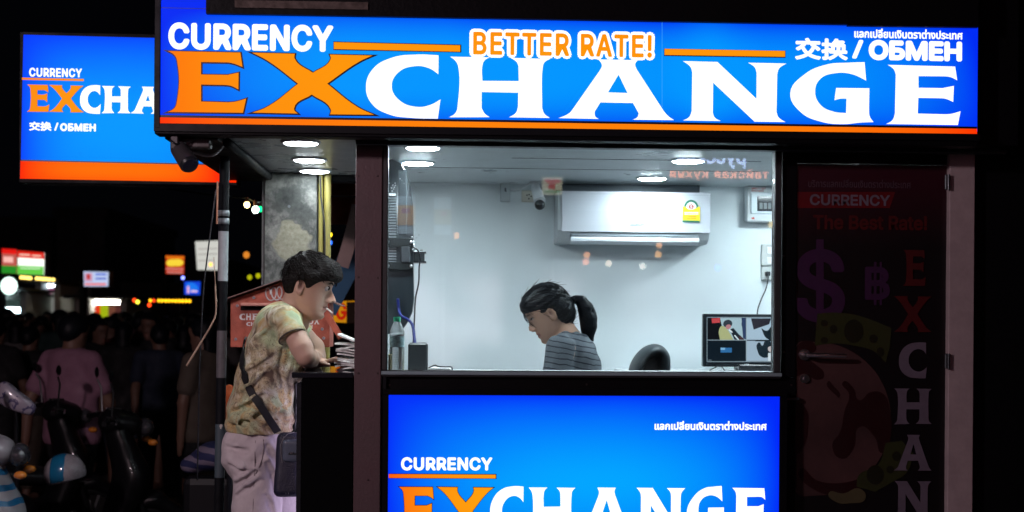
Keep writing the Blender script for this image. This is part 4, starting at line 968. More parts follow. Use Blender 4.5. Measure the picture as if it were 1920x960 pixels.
ROOFM = mat('roof_sheet', (.16, .10, .09), .4, .3, var=.3, vscale=20)
slab((416, 565), (528, 526), .004, YR - .05, YR + .22, ROOFM, 'roof_sheet', lb); slab((528, 526), (640, 574), .004, YR - .05, YR + .22, ROOFM, 'roof_sheet', lb)
m = MB(); pbox(m, 451, 568, 512, 573.5, YR - .045, YR - .0005, .002); m.build('slot_lip', mat('lip_pink', (.48, .2, .16), .5), lb)
m = MB(); pbox(m, 451, 574, 512, 582, YR - .004, YR - .0003, .001); m.build('slot', BLACK, lb)
TXT = mat('faded_white_print', (.6, .56, .54), .6)
SER = bpy.data.fonts.load(FDIR + 'NotoSansMath-Regular.woff2', check_existing=True) if False else None
def serif_word(chs, box, Y, par):
    n = len(chs); w = (box[2] - box[0]) / n
    for i, c in enumerate(chs):
        if c in GL:
            base = mapped(c, -.235); P = [p for L in base for p in L]; bx0, bx1 = min(p[0] for p in P), max(p[0] for p in P); bz0, bz1 = min(p[1] for p in P), max(p[1] for p in P)
            A = at(box[0] + i * w, box[3], Y); B = at(box[0] + (i + .94) * w, box[1], Y)
            Ls = [[(A.x + (p[0] - bx0) / (bx1 - bx0) * (B.x - A.x), A.z + (p[1] - bz0) / (bz1 - bz0) * (B.z - A.z), p[2]) for p in L] for L in base]
            me = curve_mesh(poly_curve(Ls)); co = mesh_rect(me); o3 = np.stack([co[:, 0], np.full(len(co), Y - .001), co[:, 1]], 1).astype('f')
            me.vertices.foreach_set('co', o3.ravel()); me.materials.clear(); me.materials.append(TXT); me.name = 'lettering'; me.update()
            o = bpy.data.objects.new('lettering', me); COL.objects.link(o); setparent(o, par)
        else: put_text(c, (box[0] + i * w, box[1], box[0] + (i + .92) * w, box[3]), Y, TXT, par, bold=.4, thick=.001)
serif_word('CHE', (449, 588, 484, 600), YR, lb); serif_word('CH', (462, 604, 478, 611), YR, lb); serif_word('OX', (577, 595, 600, 608), YR, lb); serif_word('ON', (572, 609, 587, 616), YR, lb)
for (px, py) in ((445, 573), (476, 558), (442, 636), (604, 617), (607, 634), (606, 575)):
    c = at(px, py, YR); m = MB(); m.cyl((c.x, YR - .0003, c.z), (c.x, YR - .005, c.z), .007, .006, 10); m.build('rivet', mat('rivet_grey', (.2, .18, .2), .5), lb)
# graffiti loops
gm = MB(); loop = []
for k in range(60):
    u = k / 59; a = u * 2 * PI * 3.2; loop.append(at(500 + u * 34 + 7 * math.cos(a), 552 - u * 3 - 12 * math.sin(a), YR - .002))
gm.tube(loop, .0032, 5); gm.build('graffiti', mat('graffiti_grey', (.5, .46, .46), .7), lb)
m = MB(); p0, p1 = at(613, 590, YR - .02), at(640, 634, YR - .02); m.ribbon([p0, p1], .028, (1, 0, 0), .006); m.build('brace', LBX, lb)
m = MB(); c = at(548, 700, YR + .1); m.cyl((c.x, YR + .1, 0), (c.x, YR + .1, at(525, 651, YR).z), .03); m.build('stand', BLACKM, lb)

# striped pole
YP = .35
pc = at(415, 600, YP); pol = thing('striped_pole', (pc.x, YP, 0), 'black and white banded pole standing left of the man under the canopy', 'pole')
rp = (at(424, 600, YP).x - at(405, 600, YP).x) / 2
bands = [(1500, 895, 'd'), (895, 795, 'p'), (795, 708, 'd'), (708, 620, 'g'), (620, 527, 'd'), (527, 434, 'w'), (434, 343, 'd'), (343, 240, 'd')]
BW = mat('band_white', (.30, .33, .35), .5, var=.12, vscale=20); BG = mat('band_grey', (.10, .095, .105), .5, var=.2, vscale=20); BD = mat('band_dark', (.005, .006, .008), .6, spec=.12, var=.3, vscale=20)
def peel():
    m = mat('band_peeling', (.06, .085, .10), .45); nt = m.node_tree; N = nt.nodes.new; L = nt.links.new; b = nt.nodes['Principled BSDF']
    tc = N('ShaderNodeTexCoord'); n = N('ShaderNodeTexNoise'); n.inputs['Scale'].default_value = 16; n.inputs['Detail'].default_value = 3; L(tc.outputs['Object'], n.inputs['Vector'])
    r = N('ShaderNodeValToRGB'); r.color_ramp.interpolation = 'CONSTANT'; r.color_ramp.elements[0].color = (.055, .08, .095, 1); r.color_ramp.elements[1].position = .585; r.color_ramp.elements[1].color = (.5, .5, .47, 1)
    L(n.outputs['Fac'], r.inputs[0]); L(r.outputs[0], b.inputs['Base Color']); return m
BP = peel(); BM = {'w': BW, 'g': BG, 'd': BD, 'p': BP}
lean = lambda py: at(413.5 - (py - 345) * .016 + 7, py, YP)
for (ya, yb, k) in bands:
    a = lean(ya); b_ = lean(yb); a.z = max(a.z, 0); b_.z = min(b_.z, ZC - .02)
    m = MB(); m.cyl(a, b_, rp if k != 'd' else rp * .985, None, 20); m.build('band', BM[k], pol, True, ang=40)
# clips of wire on the pole, the stay wire and the splintered stick
for py in (415, 400): 
    c = lean(py); m = MB(); m.lathe([(rp + .002, -.012), (rp + .003, 0), (rp + .002, .012)], c, 20); m.build('clamp_ring', mat('ring_grey', (.22, .25, .27), .4, .4), pol, True)
m = MB(); m.tube([at(408, 340, .3), at(407, 420, .3)], .004, 6); m.build('wire', mat('rust_wire', (.4, .18, .1), .5), label='short rusty wire running down the left of the striped pole', cat='wire')
m = MB(); m.tube(spl([at(405, 355, .5), at(398, 410, .5), at(390, 470, .5), at(382, 540, .5), at(378, 610, .5), at(374, 700, .5), at(370, 900, .5)]), .0035, 6); m.build('wire', BLACKP, label='long black wire hanging left of the striped pole', cat='wire', smooth=True)
m = MB(); m.tube(spl([at(401, 482, .32), at(404, 540, .32), at(405, 585, .32), at(396, 610, .32), at(375, 645, .32), at(350, 686, .32)]), [.0015] * 8 + [.0035] * 16 + [.004] * 8 + [.0045] * 9, 8)
m.build('bamboo_stick', mat('bamboo', (.42, .30, .22), .55, var=.3, vscale=30), label='thin bent pale stick leaning against the striped pole', cat='stick', smooth=True)
# outdoor camera and hose under the sign
YO = -.15
oc = thing('security_camera', at(350, 255, YO), 'dark bullet security camera under the left end of the long sign', 'security camera')
CG = mat('camera_grey', (.035, .032, .036), .4, var=.1)
m = MB(); pbox(m, 322, 249, 393, 276, YO, YO + .06, .004); m.build('junction_box', mat('box_grey', (.06, .05, .05), .5, var=.15), oc)
m = MB(); c = at(376, 256, YO); m.cyl((c.x, YO - .004, c.z), (c.x, YO - .0003, c.z), .012); m.build('box_screw', BLACKP, oc)
m = MB(); pbox(m, 319, 248, 334, 280, YO - .06, YO - .001, .004); m.build('mount', CG, oc)
m = MB(); m.cyl(at(336, 280, YO - .03), at(355, 308, YO - .09), .032, .036, 24); m.ball(at(336, 280, YO - .03), .032, 20); m.build('housing', CG, oc, True, ang=50)
m = MB(); m.cyl(at(355, 308, YO - .09), at(357, 311, YO - .096), .034, .030, 24); m.build('lens_ring', BLACKP, oc, True, ang=40)
m = MB(); a = at(348, 270, YO - .03); m.ribbon([at(348, 275, YO - .03), at(358, 292, YO - .06), at(369, 305, YO - .09)], .014, (0, 1, .2), .003); m.build('sun_shield', mat('shield_pale', (.4, .38, .4), .4), oc)
m = MB(); m.tube(spl([at(319, 262, YO - .065), at(330, 270, YO - .07), at(352, 266, YO - .02), at(374, 257, YO - .01)]), .0035, 6); m.build('cable', BLACKP, oc, True)
m = MB(); m.tube(spl([at(362, 284, .02), at(385, 291, .02), at(403, 288, .02), at(417, 273, .02), at(420, 258, .02)]), .0075, 10); m.build('conduit', mat('conduit_grey', (.30, .29, .30), .4), label='grey curved conduit bending up behind the outdoor camera', cat='conduit', smooth=True)
# ------------------------------------------------------------------ fields for bodies
class Field:
    def __init__(s, lo, hi, h): s.g = Grid(lo, hi, h); s.F = np.full(s.g.n, 1., 'f')
    def box(s, lo, hi):
        g = s.g; sl = []; sub = Grid.__new__(Grid)
        for q in range(3):
            a = max(0, int((lo[q] - g.lo[q]) / g.h)); b = min(g.n[q], int((hi[q] - g.lo[q]) / g.h) + 2)
            if b <= a: return None, None
            sl.append(slice(a, b))
        sub.X = g.X[sl[0]]; sub.Y = g.Y[:, sl[1]]; sub.Z = g.Z[:, :, sl[2]]
        return tuple(sl), sub
    def op(s, lo, hi, fn, k=.01, sub_=False):
        m = k * 1.2 + 3 * s.g.h
        sl, g = s.box([c - m for c in lo], [c + m for c in hi])
        if sl is None: return s
        d = fn(g); A = s.F[sl]
        s.F[sl] = smax(A, -d, k) if sub_ else smin(A, d, k)
        return s
    def cap(s, a, b, ra, rb=None, k=.01, sq=(1, 1, 1), sub=False):
        rb = ra if rb is None else rb; r = max(ra, rb)
        return s.op([min(a[q], b[q]) - r * sq[q] for q in range(3)], [max(a[q], b[q]) + r * sq[q] for q in range(3)], lambda g: g.cap(a, b, ra, rb, sq), k, sub)
    def chain(s, pts, rs, k=.01, sq=(1, 1, 1)):
        for i in range(len(pts) - 1): s.cap(pts[i], pts[i + 1], rs[i], rs[i + 1], k, sq)
        return s
    def ell(s, c, r, k=.01, M=None, sub=False):
        R_ = max(r) if M is not None else None
        rr = [R_] * 3 if R_ else r
        return s.op([c[q] - rr[q] for q in range(3)], [c[q] + rr[q] for q in range(3)], lambda g: g.ell(c, r, M), k, sub)
    def cut(s, p, n, k=.002):
        s.F = smax(s.F, s.g.plane(p, n).astype('f'), k); return s
    def mesh(s, name, m, parent=None, **kw): return net_mesh(name, s.g, s.F, m, parent, **kw)
_rng = np.random.RandomState(3)
def wav(x, y, z, f, seed=0, n=7):
    r = np.random.RandomState(seed); o = 0
    for _ in range(n):
        d = r.normal(size=3); d /= np.linalg.norm(d); o = o + np.sin((x * d[0] + y * d[1] + z * d[2]) * f * r.uniform(.6, 1.5) + r.uniform(0, 6.28))
    return o / n
def headframe(pos, tilt, scale, facing=1, turn=0.):
    "origin at the ear canal; +x of the head looks along facing * X; tilt in degrees bends the face down"
    M = Matrix.Translation(pos) @ Matrix.Rotation(0 if facing > 0 else PI, 4, 'Z') @ Matrix.Rotation(R(turn), 4, 'Z') @ Matrix.Rotation(R(tilt), 4, 'Y') @ Matrix.Scale(scale, 4)
    return M
PZ = [-.125, -.115, -.106, -.094, -.080, -.070, -.063, -.058, -.053, -.045, -.037, -.030, -.022, -.008, .008, .022, .032, .044, .060, .080, .10]
PX = [.040, .068, .087, .094, .087, .095, .098, .088, .101, .093, .095, .115, .126, .118, .105, .092, .0905, .098, .098, .092, .080]
FZ = [-.125, -.11, -.09, -.06, -.03, 0, .02, .045, .07, .1]; FX = [.03, .066, .080, .080, .080, .079, .080, .090, .092, .078]
WZ = [-.125, -.112, -.095, -.07, -.045, -.02, .01, .04, .08]; WX = [.016, .030, .043, .055, .062, .067, .070, .073, .074]
def head_field(fld, M, k=.012, fem=False, wide=1., EX=0.):
    Mi = M.inverted(); s = M.to_scale()[0]; c = M.translation
    def fn(g):
        x = Mi[0][0] * g.X + Mi[0][1] * g.Y + Mi[0][2] * g.Z + Mi[0][3]; y = Mi[1][0] * g.X + Mi[1][1] * g.Y + Mi[1][2] * g.Z + Mi[1][3]; z = Mi[2][0] * g.X + Mi[2][1] * g.Y + Mi[2][2] * g.Z + Mi[2][3]
        y = y / wide
        px = np.interp(z, PZ, PX); fx = np.interp(z, FZ, FX); w = np.interp(z, WZ, WX)
        if fem: px = fx + (px - fx) * .8; w = w * .95
        sg = np.interp(z, [-.11, -.07, -.05, -.035, -.028, -.01, .02, .04], [.028, .022, .020, .017, .014, .009, .009, .03])
        ay = np.abs(y)
        front = fx + (px - fx) * np.exp(-(y / sg) ** 2)
        front = front - .015 * np.exp(-((ay - .032) / .017) ** 2 - ((z - .020) / .012) ** 2) + .004 * np.exp(-((ay - .045) / .016) ** 2 - ((z + .018) / .02) ** 2)
        front = front + .005 * np.exp(-((ay - .032) / .011) ** 2 - ((z - .019) / .0075) ** 2)
        xc = np.interp(z, [-.125, -.03, .03], [.042, .006, 0]); back = np.interp(z, [-.12, -.06, -.02, .03], [.02, .055, .078, .09])
        a = np.maximum(np.where(x > xc, front - xc, back), .006); w = np.maximum(w, .006)
        r = ((np.abs(x - xc) / a) ** 2.4 + (ay / w) ** 2.4) ** (1 / 2.4)
        d = (r - 1) * np.minimum(a, w) * .85
        d = np.maximum(d, -.118 - z); d = smax(d, z - .085, .02)
        def ell(cx, cy, cz, rx, ry, rz, yy=y):
            k0 = np.sqrt(((x - cx) / rx) ** 2 + ((yy - cy) / ry) ** 2 + ((z - cz) / rz) ** 2); k1 = np.sqrt(((x - cx) / rx ** 2) ** 2 + ((yy - cy) / ry ** 2) ** 2 + ((z - cz) / rz ** 2) ** 2) + 1e-6
            return k0 * (k0 - 1) / k1
        d = smin(d, ell(-.004, 0, .047, .098, .075, .088), .02)
        # nostril wing
        d = smin(d, ell(.096, .011, -.029, .010, .007, .008, ay), .004)
        # ear
        zz = z; e = ell(EX - .006, .074, .002, .0185, .010, .031, ay); e = smin(e, ell(EX, .072, -.022, .010, .007, .012, ay), .006)
        e = smax(e, -ell(EX - .001, .084, .005, .0115, .010, .021, ay), .003)
        d = smin(d, e, .004)
        return d * s
    r = .16 * s
    fld.op([c[q] - r for q in range(3)], [c[q] + r for q in range(3)], fn, k)
def local(V, M):
    Mi = np.array(M.inverted()); return V @ Mi[:3, :3].T + Mi[:3, 3]
def face_tint(V, M, skin, lip, brow, dark, EX=0.):
    L = local(V, M); x, y, z = L[:, 0], L[:, 1], L[:, 2]; ay = np.abs(y); c = np.tile(np.array(skin), (len(V), 1))
    def mixin(mask, col): 
        nonlocal c
        c = c * (1 - mask[:, None]) + np.array(col) * mask[:, None]
    nearh = (np.abs(x) < .16) & (ay < .1) & (np.abs(z) < .16)
    g = lambda v, s: np.exp(-(v / s) ** 2)
    mixin(nearh * (x > .07) * (ay < .024) * np.clip(g(z + .060, .009) * 1.4, 0, 1) * .8, lip)
    mixin(nearh * (x > .07) * (ay < .022) * g(z + .0585, .0022) * .8, dark)
    mixin(nearh * (x > .05) * g(ay - .036, .018) * g(z - .041, .0060) * .95, brow)
    mixin(nearh * (x > .05) * g(ay - .035, .014) * g(z - .0215, .0042) * 1., dark)
    mixin(nearh * (x > .05) * g(ay - .036, .006) * g(z - .0175, .0028) * .5, (.5, .5, .5))
    mixin(nearh * (x > EX - .02) * (x < EX + .03) * (ay > .064) * g(z - .005, .015) * g(x - EX + .001, .008) * .75, (.10, .035, .03))
    mixin(nearh * (x > .09) * g(ay - .009, .004) * g(z + .036, .003) * .8, dark)
    mixin(nearh * (x > .03) * (z < -.03) * g(ay - .04, .02) * .06, (.3, .2, .18))
    return c
def skin_mat(name, rough=.5):
    m = mat(name, (.5, .3, .22), rough, sss=.08, bump=.12, bscale=260, spec=.3); nt = m.node_tree; b = nt.nodes['Principled BSDF']
    a = nt.nodes.new('ShaderNodeAttribute'); a.attribute_name = 'tint'; nt.links.new(a.outputs['Color'], b.inputs['Base Color']); return m
SKIN_A = skin_mat('skin_light'); SKIN_B = skin_mat('skin_tan')
HAIR_A = mat('hair_dark_brown', (.008, .0065, .006), .55, spec=.12, var=.5, vscale=60, bump=.8, bscale=160, stretch=(.25, 1, 1))
HAIR_B = mat('hair_black', (.003, .004, .006), .42, spec=.13, var=.3, vscale=60, bump=.25, bscale=220, stretch=(.15, 1, .4))
def stripes_mat(name, base, stripe, freq, width, wob=.01):
    m = mat(name, base, .8, bump=.25, bscale=300); nt = m.node_tree; N = nt.nodes.new; L = nt.links.new; b = nt.nodes['Principled BSDF']
    tc = N('ShaderNodeTexCoord'); sp = N('ShaderNodeSeparateXYZ'); no = N('ShaderNodeTexNoise'); no.inputs['Scale'].default_value = 9; L(tc.outputs['Object'], no.inputs['Vector']); L(tc.outputs['Object'], sp.inputs[0])
    a = N('ShaderNodeMath'); a.operation = 'MULTIPLY_ADD'; L(no.outputs['Fac'], a.inputs[0]); a.inputs[1].default_value = wob * 3; L(sp.outputs['Z'], a.inputs[2])
    x_ = N('ShaderNodeMath'); x_.operation = 'MULTIPLY_ADD'; L(sp.outputs['X'], x_.inputs[0]); x_.inputs[1].default_value = .18; L(a.outputs[0], x_.inputs[2])
    q = N('ShaderNodeMath'); q.operation = 'MULTIPLY'; L(x_.outputs[0], q.inputs[0]); q.inputs[1].default_value = freq
    f = N('ShaderNodeMath'); f.operation = 'FRACT'; L(q.outputs[0], f.inputs[0]); l = N('ShaderNodeMath'); l.operation = 'LESS_THAN'; L(f.outputs[0], l.inputs[0]); l.inputs[1].default_value = width
    mx = N('ShaderNodeMix'); mx.data_type = 'RGBA'; L(l.outputs[0], mx.inputs[0]); mx.inputs[6].default_value = (*base, 1); mx.inputs[7].default_value = (*stripe, 1); L(mx.outputs[2], b.inputs['Base Color']); return m
def bvh_of(o):
    from mathutils.bvhtree import BVHTree
    me = o.data; M = wm(o); return BVHTree.FromPolygons([M @ v.co for v in me.vertices], [tuple(p.vertices) for p in me.polygons])
def onsurf(b, px, py, off=.004, far=None):
    p = at(px, py, 2); d = (p - CAMPOS).normalized(); h = b.ray_cast(CAMPOS, d)
    if h[0] is None:
        n = b.find_nearest(at(px, py, far if far is not None else .27)); return n[0] + n[1] * off
    return h[0] + h[1] * off

# ------------------------------------------------------------------ the man at the counter
YC_ = .27
def A(px, py, y=YC_): return at(px, py, y)
man = thing('person', (A(490, 900).x, YC_, 0), 'man in a printed short sleeve shirt and pale trousers leaning on the counter', 'person')
HM = headframe(A(576, 541.5), 13, 1.01, 1, 0); EM = -.017
fb = Field((A(415, 600).x - .02, -.06, -.01), (A(645, 600).x + .04, .60, A(580, 470).z + .02), .0037)
head_field(fb, HM, EX=EM)
fb.chain([A(556, 556), A(540, 598)], [.050, .050], .02, (1, 1.0, 1)); fb.cap(A(570, 578), A(560, 605), .034, .045, .02)
fb.chain([A(530, 612), A(512, 650), A(500, 710), A(488, 790), A(486, 840)], [.052, .085, .095, .10, .108], .03, (1, 1.45, 1))
fb.chain([A(540, 603, .12), A(566, 653, .07), A(573, 668, .06)], [.044, .043, .037], .012)
fb.chain([A(573, 668, .06), A(580, 672, .13), A(588, 678, .24)], [.037, .038, .025], .012)
fb.chain([A(545, 605, .44), A(588, 652, .47), A(592, 668, .47)], [.048, .044, .041], .012)
fb.chain([A(592, 668, .47), A(590, 676, .40), A(580, 681, .32)], [.040, .036, .026], .012)
# near hand: palm, four fingers resting on the counter, thumb from the side of the palm
W_ = A(588, 678, .24); zc_ = ZK
fb.cap(W_, W_ + Vector((.035, .02, -.004)), .022, .024, .008, (1, 1.4, .8))
pal = W_ + Vector((.045, .022, -.004))
for i, (dy, ln, dr) in enumerate(((-.026, .066, -.2), (-.008, .076, -.05), (.010, .072, .05), (.027, .058, .2))):
    a = pal + Vector((.012, dy, .004)); d = Vector((1, dr, 0)).normalized()
    b_ = a + d * ln * .48 + Vector((0, 0, .010)); c_ = b_ + d * ln * .30 + Vector((0, 0, -.018)); e_ = c_ + d * ln * .18 + Vector((0, 0, -.016)); e_.z = max(e_.z, zc_ + .007)
    fb.chain([a, b_, c_, e_], [.0105, .0095, .0085, .0072], .003)
fb.chain([W_ + Vector((.012, -.022, 0)), W_ + Vector((.040, -.048, -.004)), W_ + Vector((.066, -.052, -.012))], [.013, .011, .0085], .004)
V2 = A(580, 681, .32)
fb.cap(V2, V2 + Vector((.0, -.04, .002)), .022, .023, .008, (1.3, 1, .8))
for dx, ln in ((-.024, .05), (-.008, .06), (.009, .058), (.025, .048)):
    a = V2 + Vector((dx, -.045, .002)); fb.chain([a, a + Vector((0, -ln * .5, .004)), a + Vector((0, -ln, -.012))], [.0098, .0088, .0075], .003)
fb.chain([V2 + Vector((.022, -.01, 0)), V2 + Vector((.045, -.035, 0)), V2 + Vector((.05, -.055, -.006))], [.012, .0105, .008], .004)
# legs (mostly under the trousers)
fb.chain([A(486, 850, .19), Vector((A(482, 1000, .19).x, .19, .50)), Vector((A(474, 1000, .19).x, .18, .08))], [.088, .055, .036], .02)
fb.chain([A(490, 850, .35), Vector((A(530, 1000, .37).x, .37, .50)), Vector((A(520, 1000, .37).x, .38, .08))], [.088, .055, .036], .02)
SKA = (.52, .34, .26)
body = fb.mesh('body', SKIN_A, man, smooth_it=1, attr=lambda V: face_tint(V, HM, SKA, (.34, .14, .12), (.05, .035, .03), (.03, .02, .02), EM))
# brows, eyes, lashes and the line of the mouth lie on the face
LASH = mat('lash_dark', (.010, .008, .008), .6, spec=.1); LIPL = mat('lip_line', (.10, .03, .028), .6); EYEW = mat('eye_white', (.45, .44, .43), .15); IRIS = mat('iris_brown', (.02, .010, .006), .1)
def face_parts(owner, M, bv, open_eye=True, s=1.):
    def on(x, y, z, off=.0): p = M @ Vector((x, y, z)); q = bv.find_nearest(p); return q[0] + q[1] * off
    for sd in (-1, 1):
        if open_eye: m = MB(); P = [on(.10, sd * a, z, .0008) for a, z in ((.014, .037), (.022, .042), (.032, .0445), (.042, .043), (.051, .037))]; m.tube(P, [.0022, .0034, .0034, .0028, .0012], 6); m.build('eyebrow', LASH, owner, True)
        if open_eye:
            c = M @ Vector((.0765, sd * .033, .019)); m = MB(); m.ball(c, .0118, 14); m.build('eye', EYEW, owner, True)
            m = MB(); m.ball(c + M.to_3x3() @ Vector((.0085, sd * .001, -.001)), .0056, 12); m.build('iris', IRIS, owner, True)
        m = MB(); P = [on(.095, sd * a, z, .0012) for a, z in ((.019, .0165), (.026, .0235 if open_eye else .0150), (.035, .0245 if open_eye else .0140), (.043, .0215 if open_eye else .0150), (.050, .0165))]; m.tube(P, [.0010, .0019, .0021, .0019, .0012], 6); m.build('eyelashes', LASH, owner, True)
    m = MB(); P = [on(.10, a, -.0585, .0003) for a in (-.024, -.014, -.004, .004, .014, .024)]; m.tube(P, [.0006, .0014, .0016, .0016, .0014, .0006], 6); m.build('mouth_line', LIPL, owner, True)
face_parts(man, HM, bvh_of(body))
# T-shirt
fs = Field((A(415, 600).x - .02, -.03, A(480, 830).z - .03), (A(600, 600).x, .60, A(540, 560).z + .02), .006)
fs.chain([A(486, 835), A(488, 775), A(501, 705), A(514, 650), A(527, 612)], [.137, .127, .117, .106, .078], .03, (1, 1.42, 1))
fs.chain([A(527, 600, .13), A(539, 596, .27), A(530, 600, .42)], [.062, .066, .062], .03)
fs.ell(A(518, 604), (.082, .15, .062), .04); fs.cap(A(546, 640), A(540, 690), .07, .06, .04, (1, 1.6, 1))
SLV = Field((A(415, 600).x - .02, -.03, A(480, 700).z), (A(600, 600).x, .60, A(540, 560).z + .02), .006)
dn = (A(562, 655, .07) - A(538, 603, .12)).normalized()
SLV.chain([A(535, 601, .13), A(549, 632, .09), A(556, 648, .075)], [.063, .055, .057], .02); cutp = A(547, 624, .09)
SLV.cut(A(548, 632, .085), dn, .004)
df_ = (A(588, 652, .47) - A(545, 605, .44)).normalized()
S2 = Field((A(415, 600).x - .02, -.03, A(480, 700).z), (A(600, 600).x, .60, A(540, 560).z + .02), .006)
S2.chain([A(536, 603, .42), A(562, 630, .46), A(575, 645, .47)], [.062, .060, .060], .02); S2.cut(A(566, 632, .46), df_, .004)
sl, sg_ = fs.box((A(415, 600).x - .02, -.03, A(480, 700).z), (A(600, 600).x, .60, A(540, 560).z + .02))
def paste(dst, src, k):
    o = [int(round((src.g.lo[q] - dst.g.lo[q]) / dst.g.h)) for q in range(3)]; n = src.g.n; e = [min(dst.g.n[q], o[q] + n[q]) for q in range(3)]
    sl = tuple(slice(o[q], e[q]) for q in range(3)); ss = tuple(slice(0, e[q] - o[q]) for q in range(3))
    dst.F[sl] = smin(dst.F[sl], src.F[ss], k)
# folds
g_ = fs.g
def folds(F, g, amp, f, seed, ax=(1, 1, 1)): return F + amp * wav(g.X * ax[0], g.Y * ax[1], g.Z * ax[2], f, seed)
fs.F = folds(fs.F, g_, .010, 26, 4, (1.6, .8, .5)) + .004 * wav(g_.X * 1.3, g_.Y, g_.Z * .7, 75, 14) + .006 * np.sin((g_.X * 1.1 + g_.Z) * 75 + 2 * wav(g_.X, g_.Y, g_.Z, 16, 9)) * np.clip((A(0, 745).z - g_.Z) * 9, 0, 1)
paste(fs, SLV, .010); paste(fs, S2, .010)
hz = A(470, 818).z
fs.cut((0, 0, hz), (-.02, 0, -1), .003)
fs.cap(A(560, 556), A(548, 590), .054, .056, .004, sub=True)
def shirt_mat():
    m = mat('printed_shirt', (.4, .4, .3), .85); nt = m.node_tree; N = nt.nodes.new; L = nt.links.new; b = nt.nodes['Principled BSDF']
    tc = N('ShaderNodeTexCoord')
    def noise(sc, det=4, dist=0, st=None):
        n = N('ShaderNodeTexNoise'); n.inputs['Scale'].default_value = sc; n.inputs['Detail'].default_value = det; n.inputs['Distortion'].default_value = dist
        if st: mp = N('ShaderNodeMapping'); mp.inputs['Scale'].default_value = st; mp.inputs['Location'].default_value = (3.1 * sc, .7, 1.9); L(tc.outputs['Object'], mp.inputs[0]); L(mp.outputs[0], n.inputs['Vector'])
        else: L(tc.outputs['Object'], n.inputs['Vector'])
        return n.outputs['Fac']
    def ramp(f, stops):
        r = N('ShaderNodeValToRGB'); e = r.color_ramp.elements
        for i, (p, c) in enumerate(stops):
            el = e[i] if i < 2 else e.new(p); el.position = p; el.color = (*c, 1)
        L(f, r.inputs[0]); return r.outputs[0]
    c1 = ramp(noise(9, 3, 1.2), [(.30, (.36, .47, .27)), (.70, (.62, .63, .47)), (.45, (.50, .60, .38)), (.56, (.55, .42, .18))])
    c2 = ramp(noise(16, 5, 2.5, (1, 1, .6)), [(.36, (.12, .085, .06)), (.70, (.64, .64, .54)), (.50, (.42, .36, .23))])
    mk = ramp(noise(6, 2, .5, (1, 1, 1)), [(.42, (0, 0, 0)), (.58, (1, 1, 1))])
    mx = N('ShaderNodeMix'); mx.data_type = 'RGBA'; L(mk, mx.inputs[0]); L(c1, mx.inputs[6]); L(c2, mx.inputs[7])
    # thin dark line drawing
    v = noise(22, 2, 3.0, (1, 1, 1)); ab = N('ShaderNodeMath'); ab.operation = 'SUBTRACT'; L(v, ab.inputs[0]); ab.inputs[1].default_value = .5; a2 = N('ShaderNodeMath'); a2.operation = 'ABSOLUTE'; L(ab.outputs[0], a2.inputs[0])
    mr = N('ShaderNodeMapRange'); mr.inputs[1].default_value = 0; mr.inputs[2].default_value = .03; mr.inputs[3].default_value = .85; mr.inputs[4].default_value = 0; L(a2.outputs[0], mr.inputs[0])
    sp = N('ShaderNodeSeparateXYZ'); L(tc.outputs['Object'], sp.inputs[0]); zr = N('ShaderNodeMapRange'); zr.inputs[1].default_value = A(0, 600).z; zr.inputs[2].default_value = A(0, 650).z; L(sp.outputs['Z'], zr.inputs[0])
    mm_ = N('ShaderNodeMath'); mm_.operation = 'MULTIPLY'; L(mr.outputs[0], mm_.inputs[0]); L(zr.outputs[0], mm_.inputs[1])
    m2 = N('ShaderNodeMix'); m2.data_type = 'RGBA'; L(mm_.outputs[0], m2.inputs[0]); L(mx.outputs[2], m2.inputs[6]); m2.inputs[7].default_value = (.10, .065, .05, 1)
    # the lower hem is printed browner
    z2 = N('ShaderNodeMapRange'); z2.inputs[1].default_value = A(0, 735).z; z2.inputs[2].default_value = A(0, 785).z; z2.inputs[4].default_value = .6; L(sp.outputs['Z'], z2.inputs[0])
    nb = N('ShaderNodeMath'); nb.operation = 'MULTIPLY'; L(z2.outputs[0], nb.inputs[0]); L(noise(12, 4), nb.inputs[1])
    m3 = N('ShaderNodeMix'); m3.data_type = 'RGBA'; m3.clamp_factor = True; L(nb.outputs[0], m3.inputs[0]); L(m2.outputs[2], m3.inputs[6]); m3.inputs[7].default_value = (.20, .10, .05, 1)
    L(m3.outputs[2], b.inputs['Base Color'])
    n5 = noise(250, 2); bp = N('ShaderNodeBump'); bp.inputs['Strength'].default_value = .2; bp.inputs['Distance'].default_value = .004; L(n5, bp.inputs['Height']); L(bp.outputs[0], b.inputs['Normal'])
    return m
def creases(fld, lines, depth=.011, k=.012):
    "press real folds into a garment along lines traced over its surface"
    tmp = net_mesh('tmp', fld.g, fld.F, mat('crowd_tmp', (.5, .5, .5)), None); b = bvh_of(tmp); me = tmp.data; bpy.data.objects.remove(tmp); bpy.data.meshes.remove(me)
    for L in lines:
        P = [onsurf(b, x, y, .002) for x, y in L]; P2_ = [onsurf(b, x + 1, y - 7, -.004) for x, y in L]
        for i in range(len(P2_) - 1): fld.cap(P2_[i], P2_[i + 1], .012, .010, .020)
        for i in range(len(P) - 1): fld.cap(P[i], P[i + 1], depth * (.6 if i == 0 else 1), depth, k, sub=True)
creases(fs, [[(446, 742), (470, 730), (500, 702)], [(436, 772), (462, 764), (492, 742)], [(432, 797), (458, 792), (500, 768)], [(462, 700), (486, 690), (512, 668)], [(530, 655), (524, 690), (528, 725)], [(497, 800), (520, 780), (540, 748)], [(480, 640), (496, 632), (514, 612)], [(545, 700), (538, 730), (542, 765)]])
shirt = fs.mesh('shirt', shirt_mat(), man, smooth_it=2)
sb = bvh_of(shirt)
